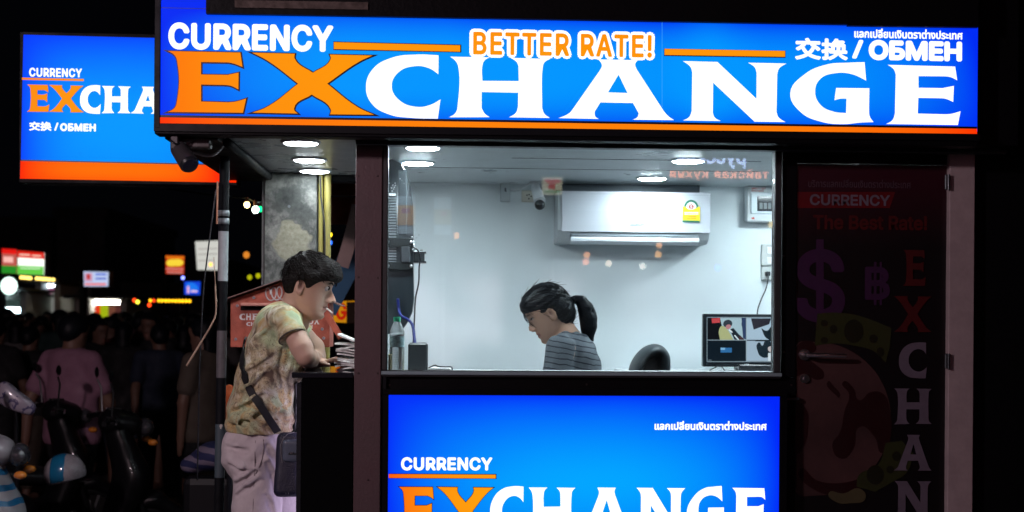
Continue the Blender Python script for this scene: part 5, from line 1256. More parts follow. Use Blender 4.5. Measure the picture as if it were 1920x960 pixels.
# collar and cuff bindings
HEM = mat('cuff_binding', (.10, .09, .07), .8)
def ring(c, n, ra, rb, rad, mm, nm, parent, updir=(0, 0, 1), N_=28):
    n = Vector(n).normalized(); u = n.cross(Vector(updir)).normalized(); w = n.cross(u); m = MB()
    P = [Vector(c) + u * math.cos(2 * PI * k / N_) * ra + w * math.sin(2 * PI * k / N_) * rb for k in range(N_ + 1)]
    m.tube(P, rad, 6, False); return m.build(nm, mm, parent, True)
ring(A(547.5, 631.5, .086), dn, .0545, .0545, .003, HEM, 'cuff', man)
ring(A(549, 583), (A(560, 556) - A(548, 590)).normalized(), .056, .058, .006, mat('collar_rib', (.5, .53, .38), .8), 'collar', man)
# trousers
ft = Field((A(410, 900).x - .02, .02, .03), (A(600, 900).x + .05, .56, A(480, 800).z + .02), .006)
ft.chain([A(487, 812), A(484, 850)], [.122, .130], .03, (1, 1.35, 1)); ft.ell(A(463, 850, .20), (.10, .095, .10), .05); ft.ell(A(463, 850, .34), (.10, .095, .10), .05)
kn = Vector((A(487, 1000, .19).x, .185, .50)); kf = Vector((A(533, 1000, .37).x, .37, .50))
ft.chain([A(485, 855, .195), Vector((A(482, 960, .19).x, .19, .66)), kn, Vector((A(476, 1000, .18).x, .18, .10))], [.106, .094, .085, .068], .02)
ft.chain([A(494, 855, .345), Vector((A(525, 960, .36).x, .36, .66)), kf, Vector((A(524, 1000, .38).x, .38, .10))], [.106, .094, .085, .068], .012)
g_ = ft.g; ft.F = ft.F + .008 * wav(g_.X * 1.0, g_.Y, g_.Z * 1.2, 26, 12) + .003 * wav(g_.X, g_.Y, g_.Z * 1.6, 70, 15) + .005 * np.sin((g_.Z * .9 - g_.X * .8) * 85 + 2.5 * wav(g_.X, g_.Y, g_.Z, 14, 5)) * np.clip((g_.Z - .78) * 6, 0, 1)
ft.cut((0, 0, A(480, 806).z), (0, 0, 1), .003); ft.cut((0, 0, .07), (0, 0, -1), .003)
creases(ft, [[(426, 838), (445, 844), (464, 846)], [(432, 872), (450, 884), (470, 884)], [(441, 908), (458, 902), (480, 886)], [(444, 930), (462, 918), (486, 902)], [(500, 868), (510, 890), (514, 915)], [(498, 930), (506, 945), (512, 968)], [(500, 835), (508, 850), (514, 860)]], .010)
TRO = mat('pale_trousers', (.50, .45, .47), .8, var=.07, vscale=7, bump=.55, bscale=8.5, bdist=.045, stretch=(1.5, 1, .8))
trou = ft.mesh('trousers', TRO, man, smooth_it=2); tb = bvh_of(trou)
# pocket seam, side seam, hem of the shirt
SEAM = mat('seam_shadow', (.16, .13, .14), .9)
m = MB(); m.tube([onsurf(tb, x, y, .0005) for x, y in ((494, 824), (495, 840), (492, 860), (486, 876), (480, 888))], .0022, 5); m.build('pocket', SEAM, man)
m = MB(); m.tube([onsurf(tb, x, y, .0002) for x, y in ((479, 826), (478, 850), (478, 880), (476, 910), (475, 940), (474, 965))], .0014, 5); m.build('side_seam', SEAM, man)
for s_y, xk in ((.18, A(476, 1000, .18).x), (.38, A(524, 1000, .38).x)):
    f = Field((xk - .14, s_y - .07, -.005), (xk + .22, s_y + .07, .15), .007)
    f.chain([(xk - .03, s_y, .045), (xk + .06, s_y, .04), (xk + .15, s_y, .03)], [.045, .042, .032], .02); f.cap((xk, s_y, .06), (xk, s_y, .10), .045, .042, .02); f.cut((0, 0, .002), (0, 0, -1))
    f.mesh('shoe', mat('shoe_white', (.5, .5, .5), .6), man)
# hair
fh = Field([-.15, -.12, -.13], [.16, .12, .18], .0042)
g_ = fh.g
fh.ell((-.002, 0, .056), (.104, .088, .097), .01); fh.ell((-.050, 0, .012), (.052, .068, .062), .03); fh.ell((.066, 0, .096), (.052, .066, .040), .03); fh.ell((.094, 0, .074), (.036, .052, .028), .02)
ext = .0045 * wav(g_.X * .7, g_.Y, g_.Z, 120, 21) + .005 * wav(g_.X, g_.Y, g_.Z, 55, 22)
fh.F = fh.F + ext
# keep the face, the ear and the nape free
fh.ell((.078, 0, -.018), (.076, .13, .072), .006, sub=True); fh.ell((.022, .0, -.060), (.05, .13, .075), .008, sub=True); fh.ell((-.022, 0, -.010), (.023, .2, .038), .006, sub=True)
fh.ell((.02, 0, -.09), (.11, .13, .055), .006, sub=True)
fh.op((.09, -.12, -.1), (.16, .12, .055), lambda g: np.maximum(g.Z - (.046 + .006 * np.sin(g.Y * 220)), .085 - g.X + 0 * g.Z) , .004, True)
hair = fh.mesh('hair', HAIR_A, None, smooth_it=1, post=lambda V: V @ np.array(HM)[:3, :3].T + np.array(HM)[:3, 3]); setparent(hair, man)
hb = bvh_of(hair)
rnd = random.Random(11); m = MB(); Mr = HM.to_3x3()
for k in range(760):
    th = rnd.uniform(-PI, PI); u = rnd.uniform(-.15, 1); rr = math.sqrt(max(0, 1 - u * u)); q = Vector((-.006 + .108 * rr * math.cos(th), .088 * rr * math.sin(th), .060 + .098 * u))
    if q.x > .04 and q.z < .06: continue
    n_ = Vector(((q.x + .006) / .108 ** 2, q.y / .088 ** 2, (q.z - .06) / .098 ** 2)).normalized()
    fwd = Vector((1, 0, -.15 if q.x > 0 else -.9)); fwd = (fwd - n_ * fwd.dot(n_)).normalized(); side = n_.cross(fwd)
    d = (fwd + side * rnd.uniform(-.5, .5) + n_ * rnd.uniform(.0, .75)).normalized(); L_n = rnd.uniform(.020, .045)
    P = [q - n_ * .004]; v = d.copy()
    for s in range(4): P.append(P[-1] + v * L_n / 4); v = (v - n_ * .25 + side * rnd.uniform(-.12, .12)).normalized()
    r0 = rnd.uniform(.0016, .0032)
    m.tube([HM @ (p + Vector((.004, 0, -.004))) for p in P], [r0 * 1.1, r0 * 1.1, r0, r0 * .7, r0 * .2], 4, False)
m.build('hair_tufts', HAIR_A, man, True, kind='stuff')
# cigarette
m = MB(); p0 = HM @ Vector((.094, -.012, -.058)); m.cyl(p0, p0 + (at(633.5, 575, .2) - at(612, 558.5, .2)) * .55, .0034, None, 10)
m.build('cigarette', mat('cigarette_white', (.75, .72, .68), .7), label='white cigarette between the lips of the man', cat='cigarette')
# bag on a strap
BAGM = mat('bag_nylon', (.012, .014, .034), .45, var=.2, vscale=30, bump=.3, bscale=200)
bag = thing('shoulder_bag', (A(542, 929, .08).x, .07, A(542, 929, .08).z), 'small dark navy shoulder bag hanging on a black strap at the hip of the man', 'bag')
f = Field((A(510, 900, .07).x - .01, -.02, A(540, 935, .07).z - .01), (A(590, 900, .07).x, .17, A(540, 800, .07).z + .02), .0045)
f.op((A(512, 900, .07).x, -.01, A(540, 935, .07).z), (A(585, 900, .07).x, .16, A(540, 800, .07).z), lambda g: (lambda qx, qy, qz: np.sqrt(np.maximum(qx, 0) ** 2 + np.maximum(qy, 0) ** 2 + np.maximum(qz, 0) ** 2) + np.minimum(np.maximum(qx, np.maximum(qy, qz)), 0) - .026)(
    np.abs(g.X - A(547, 870, .07).x - (g.Z - A(547, 870, .07).z) * .05) - (.036 + .0 * g.Z), np.abs(g.Y - .065) - .012 - .008 * np.clip((A(547, 870, .07).z - g.Z) * 8, -1, 1), np.abs(g.Z - A(547, 870, .07).z) - .100), .004)
f.F = f.F + .002 * wav(f.g.X, f.g.Y, f.g.Z, 60, 2)
bb_ = f.mesh('pouch', BAGM, bag); bbv = bvh_of(bb_)
f = Field((A(520, 900, .03).x - .01, -.02, A(540, 905, .03).z - .01), (A(590, 900, .03).x, .1, A(540, 810, .03).z + .02), .0045)
f.op((A(524, 900, .03).x, .0, A(540, 870, .03).z), (A(575, 900, .03).x, .06, A(540, 820, .03).z), lambda g: (lambda qx, qy, qz: np.sqrt(np.maximum(qx, 0) ** 2 + np.maximum(qy, 0) ** 2 + np.maximum(qz, 0) ** 2) + np.minimum(np.maximum(qx, np.maximum(qy, qz)), 0) - .014)(
    np.abs(g.X - A(551, 845, .03).x) - .030, np.abs(g.Y - .034) - .006, np.abs(g.Z - A(551, 845, .03).z) - .030), .003)
f.mesh('front_pocket', mat('pocket_grey', (.08, .10, .14), .4, var=.2, vscale=40), bag)
m = MB(); m.tube([onsurf(bbv, x, y, .001) for x, y in ((529, 868), (527, 850), (527, 833), (532, 821), (540, 814), (552, 811))], .0016, 5); m.build('zip', mat('zip_grey', (.3, .3, .32), .4, .5), bag)
m = MB(); a = A(541, 851, .012); m.box(a - Vector((.001, .0, .004)), a + Vector((.036, .004, .004)), .001); m.build('label_patch', mat('patch_dark', (.02, .025, .03), .5), bag)
m = MB(); m.box(A(544, 849, .012) - Vector((0, .003, .003)), A(544, 849, .012) + Vector((.012, -.0005, .003)), .001); m.build('zip_pull', CHROME, bag)
for px in (536, 541): m = MB(); m.ball(onsurf(bbv, px, 925, .001, .07), .0022, 8); m.build('rivet', CHROME, bag)
def strap(pts, w, nm, b1=sb):
    P = [onsurf(b1, x, y, .009) for x, y in pts]
    P = spl(P, 4); N_ = [b1.find_nearest(p)[1] for p in P]; W_d = []
    for i, p in enumerate(P):
        t = (P[min(i + 1, len(P) - 1)] - P[max(i - 1, 0)]).normalized(); W_d.append(t.cross(N_[i]))
    q = MB(); q.ribbon(P, w, W_d, .006); return q.build(nm, mat('strap_black', (.006, .006, .008), .7), bag, True, ang=40)
strap([(462, 634), (458, 652), (457, 680), (461, 706), (472, 735), (488, 763), (505, 788), (518, 808)], .030, 'strap')
strap([(552, 716), (551, 745), (550, 775), (549, 805)], .016, 'strap')

# ------------------------------------------------------------------ the woman inside
YW = .74
def Wp(px, py, y=YW): return at(px, py, y)
wom = thing('person', (Wp(1085, 900).x, YW, .16), 'woman with a black ponytail and striped grey shirt looking down inside the kiosk', 'person')
HW = headframe(Wp(1030, 589), 29, 1.02, -1, 0)
fw = Field((Wp(930, 600).x, YW - .26, .15), (Wp(1140, 600).x, YW + .26, Wp(1040, 530).z + .02), .0052)
head_field(fw, HW, fem=True)
fw.chain([Wp(1047, 598), Wp(1068, 640)], [.050, .056], .02)
fw.chain([Wp(1066, 650), Wp(1076, 700), Wp(1086, 770), Wp(1090, 840)], [.075, .09, .09, .105], .03, (1, 1.5, 1))
for sy in (-1, 1):
    sh = Wp(1060, 652, YW + sy * .15); el = Wp(1044, 770, YW + sy * .19); wr = Wp(975, 790, YW + sy * .08)
    fw.chain([sh, el, wr], [.045, .040, .026], .015)
    fw.cap(wr, wr + Vector((-.05, 0, -.005)), .024, .024, .01, (1, 1.3, .7))
    for j in range(4):
        a = wr + Vector((-.07, (j - 1.5) * .018, -.004)); fw.chain([a, a + Vector((-.03, 0, .004)), a + Vector((-.052, 0, -.008))], [.0095, .0088, .0078], .003)
    fw.chain([wr + Vector((-.02, -sy * .022, 0)), wr + Vector((-.05, -sy * .045, -.004))], [.012, .0095], .004)
    hp = Wp(1090, 850, YW + sy * .09); kn_ = Vector((hp.x - .40, YW + sy * .10, hp.z)); fw.chain([hp, kn_, Vector((kn_.x + .02, kn_.y, .22))], [.09, .06, .04], .02)
    fw.cap((kn_.x + .03, kn_.y, .195), (kn_.x - .11, kn_.y, .185), .035, .028, .02)
woman_body = fw.mesh('body', SKIN_B, wom, smooth_it=1, attr=lambda V: face_tint(V, HW, (.40, .235, .165), (.30, .12, .10), (.03, .025, .025), (.012, .01, .012)))
face_parts(wom, HW, bvh_of(woman_body), False)
fws = Field((Wp(985, 600).x, YW - .27, Wp(1080, 860).z), (Wp(1150, 600).x, YW + .27, Wp(1060, 612).z), .0065)
fws.chain([Wp(1063, 652), Wp(1078, 700), Wp(1090, 760), Wp(1092, 850)], [.080, .112, .115, .115], .03, (1, 1.5, 1))
fws.chain([Wp(1050, 652, YW - .13), Wp(1066, 645), Wp(1050, 652, YW + .13)], [.058, .052, .058], .03)
fws.ell(Wp(1092, 672), (.06, .15, .10), .05)
for sy in (-1, 1): fws.chain([Wp(1052, 655, YW + sy * .15), Wp(1042, 715, YW + sy * .18), Wp(1038, 745, YW + sy * .185)], [.064, .066, .066], .018)
g_ = fws.g; fws.F = fws.F + .006 * wav(g_.X, g_.Y, g_.Z * .6, 32, 8) + .003 * np.sin((g_.X * 1.2 - g_.Z * .5) * 90 + 2 * wav(g_.X, g_.Y, g_.Z, 15, 3))
fws.cap(Wp(1046, 596), Wp(1066, 634), .050, .052, .004, sub=True)
fws.mesh('shirt', stripes_mat('striped_shirt', (.085, .10, .12), (.010, .014, .025), 42, .22), wom, smooth_it=2)
f = Field((Wp(940, 900).x - .1, YW - .25, .2), (Wp(1160, 900).x, YW + .25, Wp(1090, 800).z), .009)
f.chain([Wp(1090, 830), Wp(1090, 856)], [.12, .13], .03, (1, 1.3, 1))
for sy in (-1, 1): hp = Wp(1090, 850, YW + sy * .09); kn_ = Vector((hp.x - .40, YW + sy * .10, hp.z)); f.chain([hp, kn_, Vector((kn_.x + .02, kn_.y, .30))], [.105, .08, .065], .02)
f.mesh('trousers', mat('dark_trousers', (.02, .02, .03), .8), wom)
stz = Wp(1090, 850).z - .12; sc_ = Wp(1092, 850)
st = thing('stool', (sc_.x, YW, .16), 'round stool the woman sits on behind the counter', 'stool')
m = MB(); m.cyl((sc_.x, YW, stz - .05), (sc_.x, YW, stz), .17, .17, 28); m.build('seat', BLACKP, st)
for k in range(4): a = PI / 4 + k * PI / 2; m = MB(); m.tube([(sc_.x + .12 * math.cos(a), YW + .12 * math.sin(a), stz - .05), (sc_.x + .18 * math.cos(a), YW + .18 * math.sin(a), .16)], .013); m.build('leg', CHROME, st)
m = MB(); m.box((Wp(900, 800).x, .46, 1.0), (Wp(1040, 800).x, 1.1, 1.03), .004); m.build('desk', MATS['pale_laminate'], label='low pale desk in front of the woman inside the kiosk', cat='desk')
# woman's hair
fh = Field([-.16, -.12, -.12], [.16, .12, .18], .0042); g_ = fh.g
fh.ell((-.008, 0, .050), (.103, .082, .090), .01); fh.ell((-.06, 0, .0), (.055, .070, .066), .03); fh.ell((-.048, 0, -.035), (.050, .062, .052), .03); fh.ell((.058, 0, .078), (.040, .060, .036), .03); fh.ell((-.03, 0, .02), (.05, .080, .05), .02)
fh.F = fh.F + .0018 * np.sin((g_.Z * 1.0 + np.abs(g_.Y) * .5) * 260 + g_.X * 40) 
fh.ell((.085, 0, -.020), (.080, .13, .073), .006, sub=True); fh.ell((.045, 0, -.075), (.078, .13, .064), .01, sub=True); fh.ell((-.002, 0, -.006), (.020, .2, .034), .008, sub=True)
hw = fh.mesh('hair', HAIR_B, None, smooth_it=1, post=lambda V: V @ np.array(HW)[:3, :3].T + np.array(HW)[:3, 3]); setparent(hw, wom)
fp = Field((Wp(1060, 600).x, YW - .08, Wp(1090, 650).z), (Wp(1130, 600).x, YW + .08, Wp(1090, 545).z), .0045); g_ = fp.g
fp.chain([Wp(1066, 564), Wp(1080, 561), Wp(1090, 565), Wp(1098, 578), Wp(1103, 597), Wp(1104, 613), Wp(1104, 626), Wp(1108, 638)], [.016, .016, .025, .033, .038, .035, .026, .007], .012)
fp.F = fp.F + .0010 * np.sin(g_.X * 300 + g_.Y * 420 + g_.Z * 60)
fp.mesh('ponytail', HAIR_B, wom, smooth_it=1)
ring(Wp(1077, 562), (1, 0, .1), .014, .014, .005, mat('hair_tie', (.01, .01, .012), .7), 'hair_tie', wom)
hwb = bvh_of(hw)
rnd = random.Random(3); m = MB()
for k in range(7):
    j = rnd.uniform(-2.5, 2.5); yy = YW + rnd.uniform(-.05, .0); e = rnd.uniform(-4, 5)
    m.tube(spl([Wp(1006 + j, 558 + j, yy), Wp(993 + j * .5, 568 + j, yy), Wp(984 + j * .6, 581 + j * .5, yy - .01), Wp(985 + j * .8, 597, yy - .01), Wp(996 + j, 608 + e * .6, yy - .01), Wp(1003 + e * .6, 613 + e * .3, yy)], 4), [.0013] * 12 + [.0008] * 9, 4, False)
HV = [(Vector(v.co), Vector(v.normal)) for v in hw.data.vertices]; BK = Vector((.97, 0, .1)) 
for k in range(420):   # combed-back strands lying on the hair, a few of them flying off
    p, n_ = HV[rnd.randrange(len(HV))]
    tie = Wp(1077, 563); d = (tie - p); d = (d - n_ * d.dot(n_)).normalized(); fly = rnd.random() < .16
    P = [p + n_ * .0005]
    for q in range(5): P.append(P[-1] + (d + n_ * (.28 if fly else .0) + Vector((0, 0, rnd.uniform(-.08, .08)))).normalized() * .010)
    if not fly:
        P = [hwb.find_nearest(q)[0] + hwb.find_nearest(q)[1] * .0008 for q in P]
    m.tube(P, [.0009 if fly else .0015] * 5 + [.0003], 3, False)
for k in range(110):
    a_ = rnd.uniform(0, 2 * PI); q_ = rnd.uniform(.75, 1.0)
    C5 = [Wp(1080, 561), Wp(1090, 565), Wp(1098, 578), Wp(1103, 597), Wp(1104, 613), Wp(1104, 626), Wp(1108 + rnd.uniform(-4, 3), 638 + rnd.uniform(-3, 4))]; R5 = [.016, .026, .034, .039, .036, .027, .006]
    m.tube(spl([c + Vector((math.cos(a_) * r * q_, math.sin(a_) * r * q_, math.cos(a_) * r * q_ * .3)) for c, r in zip(C5, R5)], 3), .0014, 3, False)
for k in range(26): px = 1064 + rnd.uniform(0, 8); py = 604 + rnd.uniform(-6, 8); m.tube([Wp(px, py, YW - rnd.uniform(0, .04)), Wp(px + rnd.uniform(3, 9), py + rnd.uniform(4, 9), YW - .02)], [.0010, .0004], 3, False)
m.build('loose_strands', HAIR_B, wom, True, kind='stuff')
# ------------------------------------------------------------------ street behind, left of the kiosk
rnd = random.Random(21)
GZ = -.2
def lamp_glow(n, c, s): return bpy.data.materials.get(n) or glow(n, lin(*c), s)
# dark facades
FAC = mat('night_facade', (.05, .045, .045), .8, var=.3, vscale=1)
def facade(name, x0, y0, x1, Y, depth, label, lit, mm=FAC, rows=5, cols=4, wy0=None, wy1=None):
    a = at(x0, 600, Y); b_ = at(x1, 600, Y); zt = at((x0 + x1) / 2, y0, Y).z
    t = thing('building', ((a.x + b_.x) / 2, Y + depth / 2, 0), label, 'building')
    m = MB(); m.box((a.x, Y, GZ), (b_.x, Y + depth, zt)); m.build('wall', mm, t)
    m = MB(); m.box((a.x - .1, Y - .1, zt), (b_.x + .1, Y + depth + .1, zt + .25)); m.build('roof', mm, t)
    WN = mat('dim_window', (.02, .02, .025), .3, emit=lin(70, 45, 50), es=.25); WL = mat('lit_window', (.1, .08, .05), .3, emit=lin(255, 170, 90), es=.5)
    w = (b_.x - a.x) / cols; h = (zt - 3.4) / rows
    for i in range(cols):
        for j in range(rows):
            if h < .8: continue
            cx = a.x + w * (i + .5); cz = 3.4 + h * (j + .45)
            m = MB(); m.box((cx - w * .28, Y - .05, cz - h * .28), (cx + w * .28, Y - .002, cz + h * .28)); m.build('window', WL if rnd.random() < lit else WN, t)
    return t
facade('b', 105, 405, 195, 34, 10, 'tall dark apartment block with faint window rows above the white and blue sign', .0, rows=6, cols=4)
facade('b', -60, 420, 95, 40, 10, 'dark building behind the red and green sign at the far left', .0, rows=4, cols=5)
t = facade('b', 352, 500, 412, 30, 8, 'distant building with small amber lit windows right of the blue sign', .75, rows=6, cols=6)
facade('b', 215, 545, 350, 36, 8, 'low dark building in the middle of the street background', .05, rows=2, cols=5)
facade('b', 560, 470, 760, 28, 8, 'low building seen through the gap behind the counter', .1, rows=2, cols=5)
# lit shops
def shop(x0, y0, x1, y1, Y, label, back, es, stuff=()):
    a = at(x0, 600, Y); b_ = at(x1, 600, Y); zt = at(x0, y0, Y).z
    t = thing('shop', ((a.x + b_.x) / 2, Y + 1, 0), label, 'shop')
    m = MB(); m.box((a.x, Y + 2, GZ), (b_.x, Y + 2.1, zt)); m.build('rear_wall', mat('shop_wall', (.5, .5, .48), .7), t)
    m = MB(); m.box((a.x, Y, GZ), (a.x + .1, Y + 1.99, zt)); m.build('side_wall', MATS['shop_wall'], t)
    m = MB(); m.box((b_.x - .1, Y, GZ), (b_.x, Y + 1.99, zt)); m.build('side_wall', MATS['shop_wall'], t)
    m = MB(); m.box((a.x - .2, Y - .8, zt), (b_.x + .2, Y + 2.1, zt + .04)); m.build('awning', mat('awning_dark', (.03, .03, .04), .7), t)
    for (p0, q0, p1, q1, c, s) in stuff:
        m = MB(); pbox(m, p0, q0, p1, q1, Y + .4, Y + .5); m.build('hanging_goods' if s < .9 else 'light_tube', lamp_glow('shop_%d_%d_%d_%d' % (*c, int(s * 10)), c, s), t)  # goods glow on their own, standing in for tube light on them
    return t
shop(-30, 545, 48, 700, 18, 'bluish lit shop front at the far left edge', 0, 1, [(-20, 577, 44, 586, (200, 235, 240), 26), (-20, 562, 40, 574, (70, 90, 85), .5), (2, 590, 20, 600, (120, 190, 200), .6), (25, 590, 44, 598, (110, 160, 170), .6)])
shop(66, 530, 112, 700, 19, 'white shelving kiosk lit from inside beside the far left shop', 0, 1, [(72, 538, 82, 600, (120, 125, 120), .5), (74, 534, 106, 537, (225, 245, 255), 26), (84, 545, 94, 596, (90, 95, 92), .5), (97, 548, 106, 590, (150, 150, 145), .5), (90, 540, 98, 550, (200, 120, 160), .6)])
shop(102, 558, 150, 700, 20, 'small stall with two short white tubes left of the orange shirts', 0, 1, [(104, 562, 121, 568, (225, 255, 235), 30), (124, 562, 137, 568, (225, 255, 235), 30), (140, 572, 152, 596, (120, 115, 105), .5)])
shop(158, 560, 236, 700, 20, 'clothes stall with orange and lime shirts under a bright white tube', 0, 1, [(166, 563, 222, 570, (255, 250, 235), 34), (172, 572, 186, 599, (235, 60, 25), .85), (188, 572, 201, 598, (170, 190, 20), .85), (203, 574, 215, 600, (150, 90, 70), .5), (216, 574, 232, 600, (110, 60, 55), .5)])
# signs far away
def farsign(Y, outline, label, prints, cat='sign', casing=True):
    xs = [p[0] for p in outline]; ys = [p[1] for p in outline]; c = at((min(xs) + max(xs)) / 2, max(ys), Y)
    t = thing('street_sign', (c.x, Y + .1, c.z), label, cat)
    P = [axz(x, y, Y) for x, y in outline]; m = MB(); m.prism(P, Y, Y + .25); m.build('casing', BLACK, t)
    px = at(max(xs) - 1 if Y == 15 else min(xs) + 1, 600, Y + .12); m = MB(); m.cyl((px.x, Y + .12, GZ), (px.x, Y + .12, c.z + .1), .07); m.build('post', BLACK, t)
    for k, (pts, c_, s) in enumerate(prints):
        flat(pts, Y, lamp_glow('sign_%d_%d_%d_%d' % (*c_, int(s * 10)), c_, s), t, 'lit_panel' if k < 2 else 'print', .01 + .006 * k)
    return t
farsign(17, [(2, 464), (85, 471), (84, 518), (3, 513)], 'red, white and green illuminated sign at the far left of the street',
        [([(4, 466), (32, 468), (32, 513), (4, 512)], (190, 90, 80), 1), ([(34, 470), (84, 474), (83, 516), (34, 514)], (250, 255, 245), 1.3), ([(4, 466), (32, 468), (32, 477), (4, 475)], (230, 25, 20), 1), ([(4, 498), (32, 499), (32, 513), (4, 512)], (40, 140, 40), 1), ([(34, 470), (84, 474), (84, 486), (34, 483)], (225, 35, 20), 1),
         ([(34, 498), (83, 500), (83, 516), (34, 514)], (100, 205, 70), 1), ([(38, 476), (58, 477), (58, 480), (38, 479)], (255, 210, 190), 1), ([(62, 478), (79, 479), (79, 482), (62, 481)], (255, 200, 180), 1), ([(40, 502), (78, 503), (78, 505), (40, 504)], (220, 250, 210), 1), ([(9, 481), (27, 482), (27, 493), (9, 492)], (255, 190, 180), 1)])
farsign(17.8, [(155, 507), (205, 508), (205, 539), (156, 539)], 'small pale illuminated sign with blue and red print over the orange clothes stall',
        [([(157, 509), (204, 510), (203, 537), (158, 537)], (190, 205, 240), 1), ([(159, 512), (174, 512), (174, 528), (159, 528)], (205, 160, 190), 1), ([(163, 514), (170, 514), (170, 524), (163, 524)], (190, 60, 60), 1), ([(180, 513), (200, 513), (200, 516), (180, 516)], (60, 90, 210), 1), ([(180, 521), (200, 521), (200, 524), (180, 524)], (70, 90, 200), 1), ([(160, 531), (200, 531), (200, 535), (160, 535)], (240, 120, 120), 1)])
farsign(20, [(309, 477), (347, 478), (346, 516), (310, 515)], 'square orange and yellow illuminated sign in the middle of the street',
        [([(311, 479), (346, 480), (345, 514), (311, 513)], (190, 50, 20), 1), ([(311, 480), (346, 481), (346, 485), (311, 484)], (235, 120, 20), 1), ([(313, 490, 1), (328, 486, 1), (344, 490, 1), (343, 496, 1), (328, 499, 1), (314, 497, 1)], (250, 215, 60), 1), ([(312, 502), (345, 503), (344, 507), (312, 506)], (210, 120, 110), 1), ([(314, 509), (344, 510), (343, 513), (314, 512)], (210, 130, 120), 1)])
farsign(15, [(365, 452), (412, 450), (412, 508), (369, 506)], 'large white illuminated panel left of the striped pole',
        [([(366, 453), (411, 451), (411, 507), (370, 506)], (205, 205, 198), 1), ([(372, 466), (408, 465), (408, 467), (372, 468)], (170, 165, 160), 1), ([(372, 476), (408, 475), (408, 477), (372, 478)], (165, 160, 155), 1), ([(372, 488), (400, 487), (400, 489), (372, 490)], (170, 165, 160), 1)])
farsign(19, [(344, 526), (377, 526), (377, 555), (345, 554)], 'small blue illuminated sign under the large white panel',
        [([(346, 528), (376, 528), (375, 553), (346, 552)], (20, 70, 220), 1), ([(350, 533, 1), (358, 530, 1), (368, 534, 1), (372, 542, 1), (362, 548, 1), (352, 545, 1)], (30, 120, 240), 1), ([(351, 537), (355, 536), (356, 550), (351, 550)], (235, 180, 215), 1), ([(359, 544), (371, 545), (371, 548), (359, 548)], (240, 200, 230), 1)])
# seen past the column: yellow sign with a red letter, tent, beams, awning
ys = farsign(6, [(613, 562), (668, 562), (668, 608), (620, 606)], 'yellow illuminated sign with a red letter behind the head of the man',
        [([(616, 565), (667, 564), (667, 606), (622, 604)], (190, 125, 15), 1), ([(650, 566), (667, 566), (667, 606), (650, 606)], (20, 12, 10), 1)])
put_text('G', (630, 568, 650, 600), 6, lamp_glow('red_letter', (190, 30, 15), .8), ys, bold=1.5, thick=.03)
BL_ = mat('blue_tarp', (.03, .14, .28), .6); 
m = MB(); m.ribbon([at(606, 580, 3.0), at(640, 515, 3.0), at(672, 470, 3.0)], .17, (1, 0, .2), .02); m.build('tarpaulin', BL_, label='rolled blue tarpaulin slanting behind the head of the man', cat='tarpaulin')
m = MB(); m.ribbon([at(641, 500, 2.2), at(655, 455, 2.2), at(672, 385, 2.2)], .075, (1, 0, .25), .01); m.build('hanging_board', mat('dusty_pink', (.30, .20, .19), .7), label='slanting dusty pink board hanging left of the mauve post', cat='board')
m = MB(); m.box((at(617, 340, 2.6).x, 2.6, at(640, 366, 2.6).z), (at(680, 340, 2.6).x, 2.65, at(640, 335, 2.6).z)); m.box((at(617, 340, 2.6).x, 2.62, at(640, 420, 2.6).z), (at(680, 340, 2.6).x, 2.66, at(640, 369, 2.6).z)); m.build('awning_cloth', mat('red_awning', (.22, .05, .03), .8, var=.5, vscale=6), label='dark red awning cloth between the yellow pipes and the mauve post', cat='awning')
m = MB(); wedge(m, [(617, 482), (617, 470), (645, 445), (672, 440)], 5.2, 5.3); m.build('tent_roof', mat('tent_grey', (.16, .13, .14), .8), label='grey tent roof far behind the yellow pipes', cat='tent')
def bulb(px, py, Y, rpx, c, s, label, group='hanging bulbs', cap=True):
    p = at(px, py, Y); r = rpx * (Y + 5) / FPX
    t = thing('light_bulb', (p.x, p.y, p.z - r), label, 'light bulb', group)
    m = MB(); m.ball(p, (r, r, r * 1.1), 12); m.build('globe', lamp_glow('bulb_%d_%d_%d' % c, c, s), t, True)
    if cap: m = MB(); m.cyl(p + Vector((0, 0, r * .8)), p + Vector((0, 0, r * 2.6)), r * .55, r * .5, 10); m.build('socket', mat('socket_brown', (.28, .11, .08), .6), t)
    return t
bulb(463, 384, 3.0, 5.5, (255, 225, 150), 9, 'warm white bulb in a brown socket left of the concrete column', None)
bulb(479, 393, 3.0, 6.5, (235, 255, 240), 9, 'cool white bulb in a brown socket nearest the concrete column', None)
bulb(488, 392, 3.4, 5, (20, 230, 130), 3, 'green bulb half hidden by the edge of the concrete column', None)
m = MB(); m.tube([at(300, 352, 3.02), at(400, 366, 3.02), at(463, 371, 3.02), at(480, 379, 3.02), at(500, 378, 3.02)], .006, 5); m.build('bulb_cord', BLACKP, label='black cord that carries the bulbs left of the column', cat='cord')
bulb(619, 440, 3.5, 4, (255, 225, 30), 3, 'small yellow bulb right of the yellow pipes', None, False)
bulb(619, 455, 3.5, 4, (40, 110, 255), 3, 'small blue bulb right of the yellow pipes', None, False)
bulb(646, 455, 3.5, 3, (90, 255, 140), 2, 'small green bulb beside the hanging pink board', None, False)
bulb(643, 465, 3.5, 3.5, (190, 190, 255), 3, 'small violet white bulb beside the hanging pink board', None, False)
bulb(17, 536, 17, 15, (220, 250, 240), 2.2, 'big round white globe lamp at the far left edge', None, False)
for i, px in enumerate((40, 46, 52, 57, 69, 75, 81, 87, 93, 100)): bulb(px, 520 + i * .5, 18, 3, (255, 220, 110), 3, 'small warm bulb of the row under the red and green sign', 'warm bulbs under the red and green sign', False)
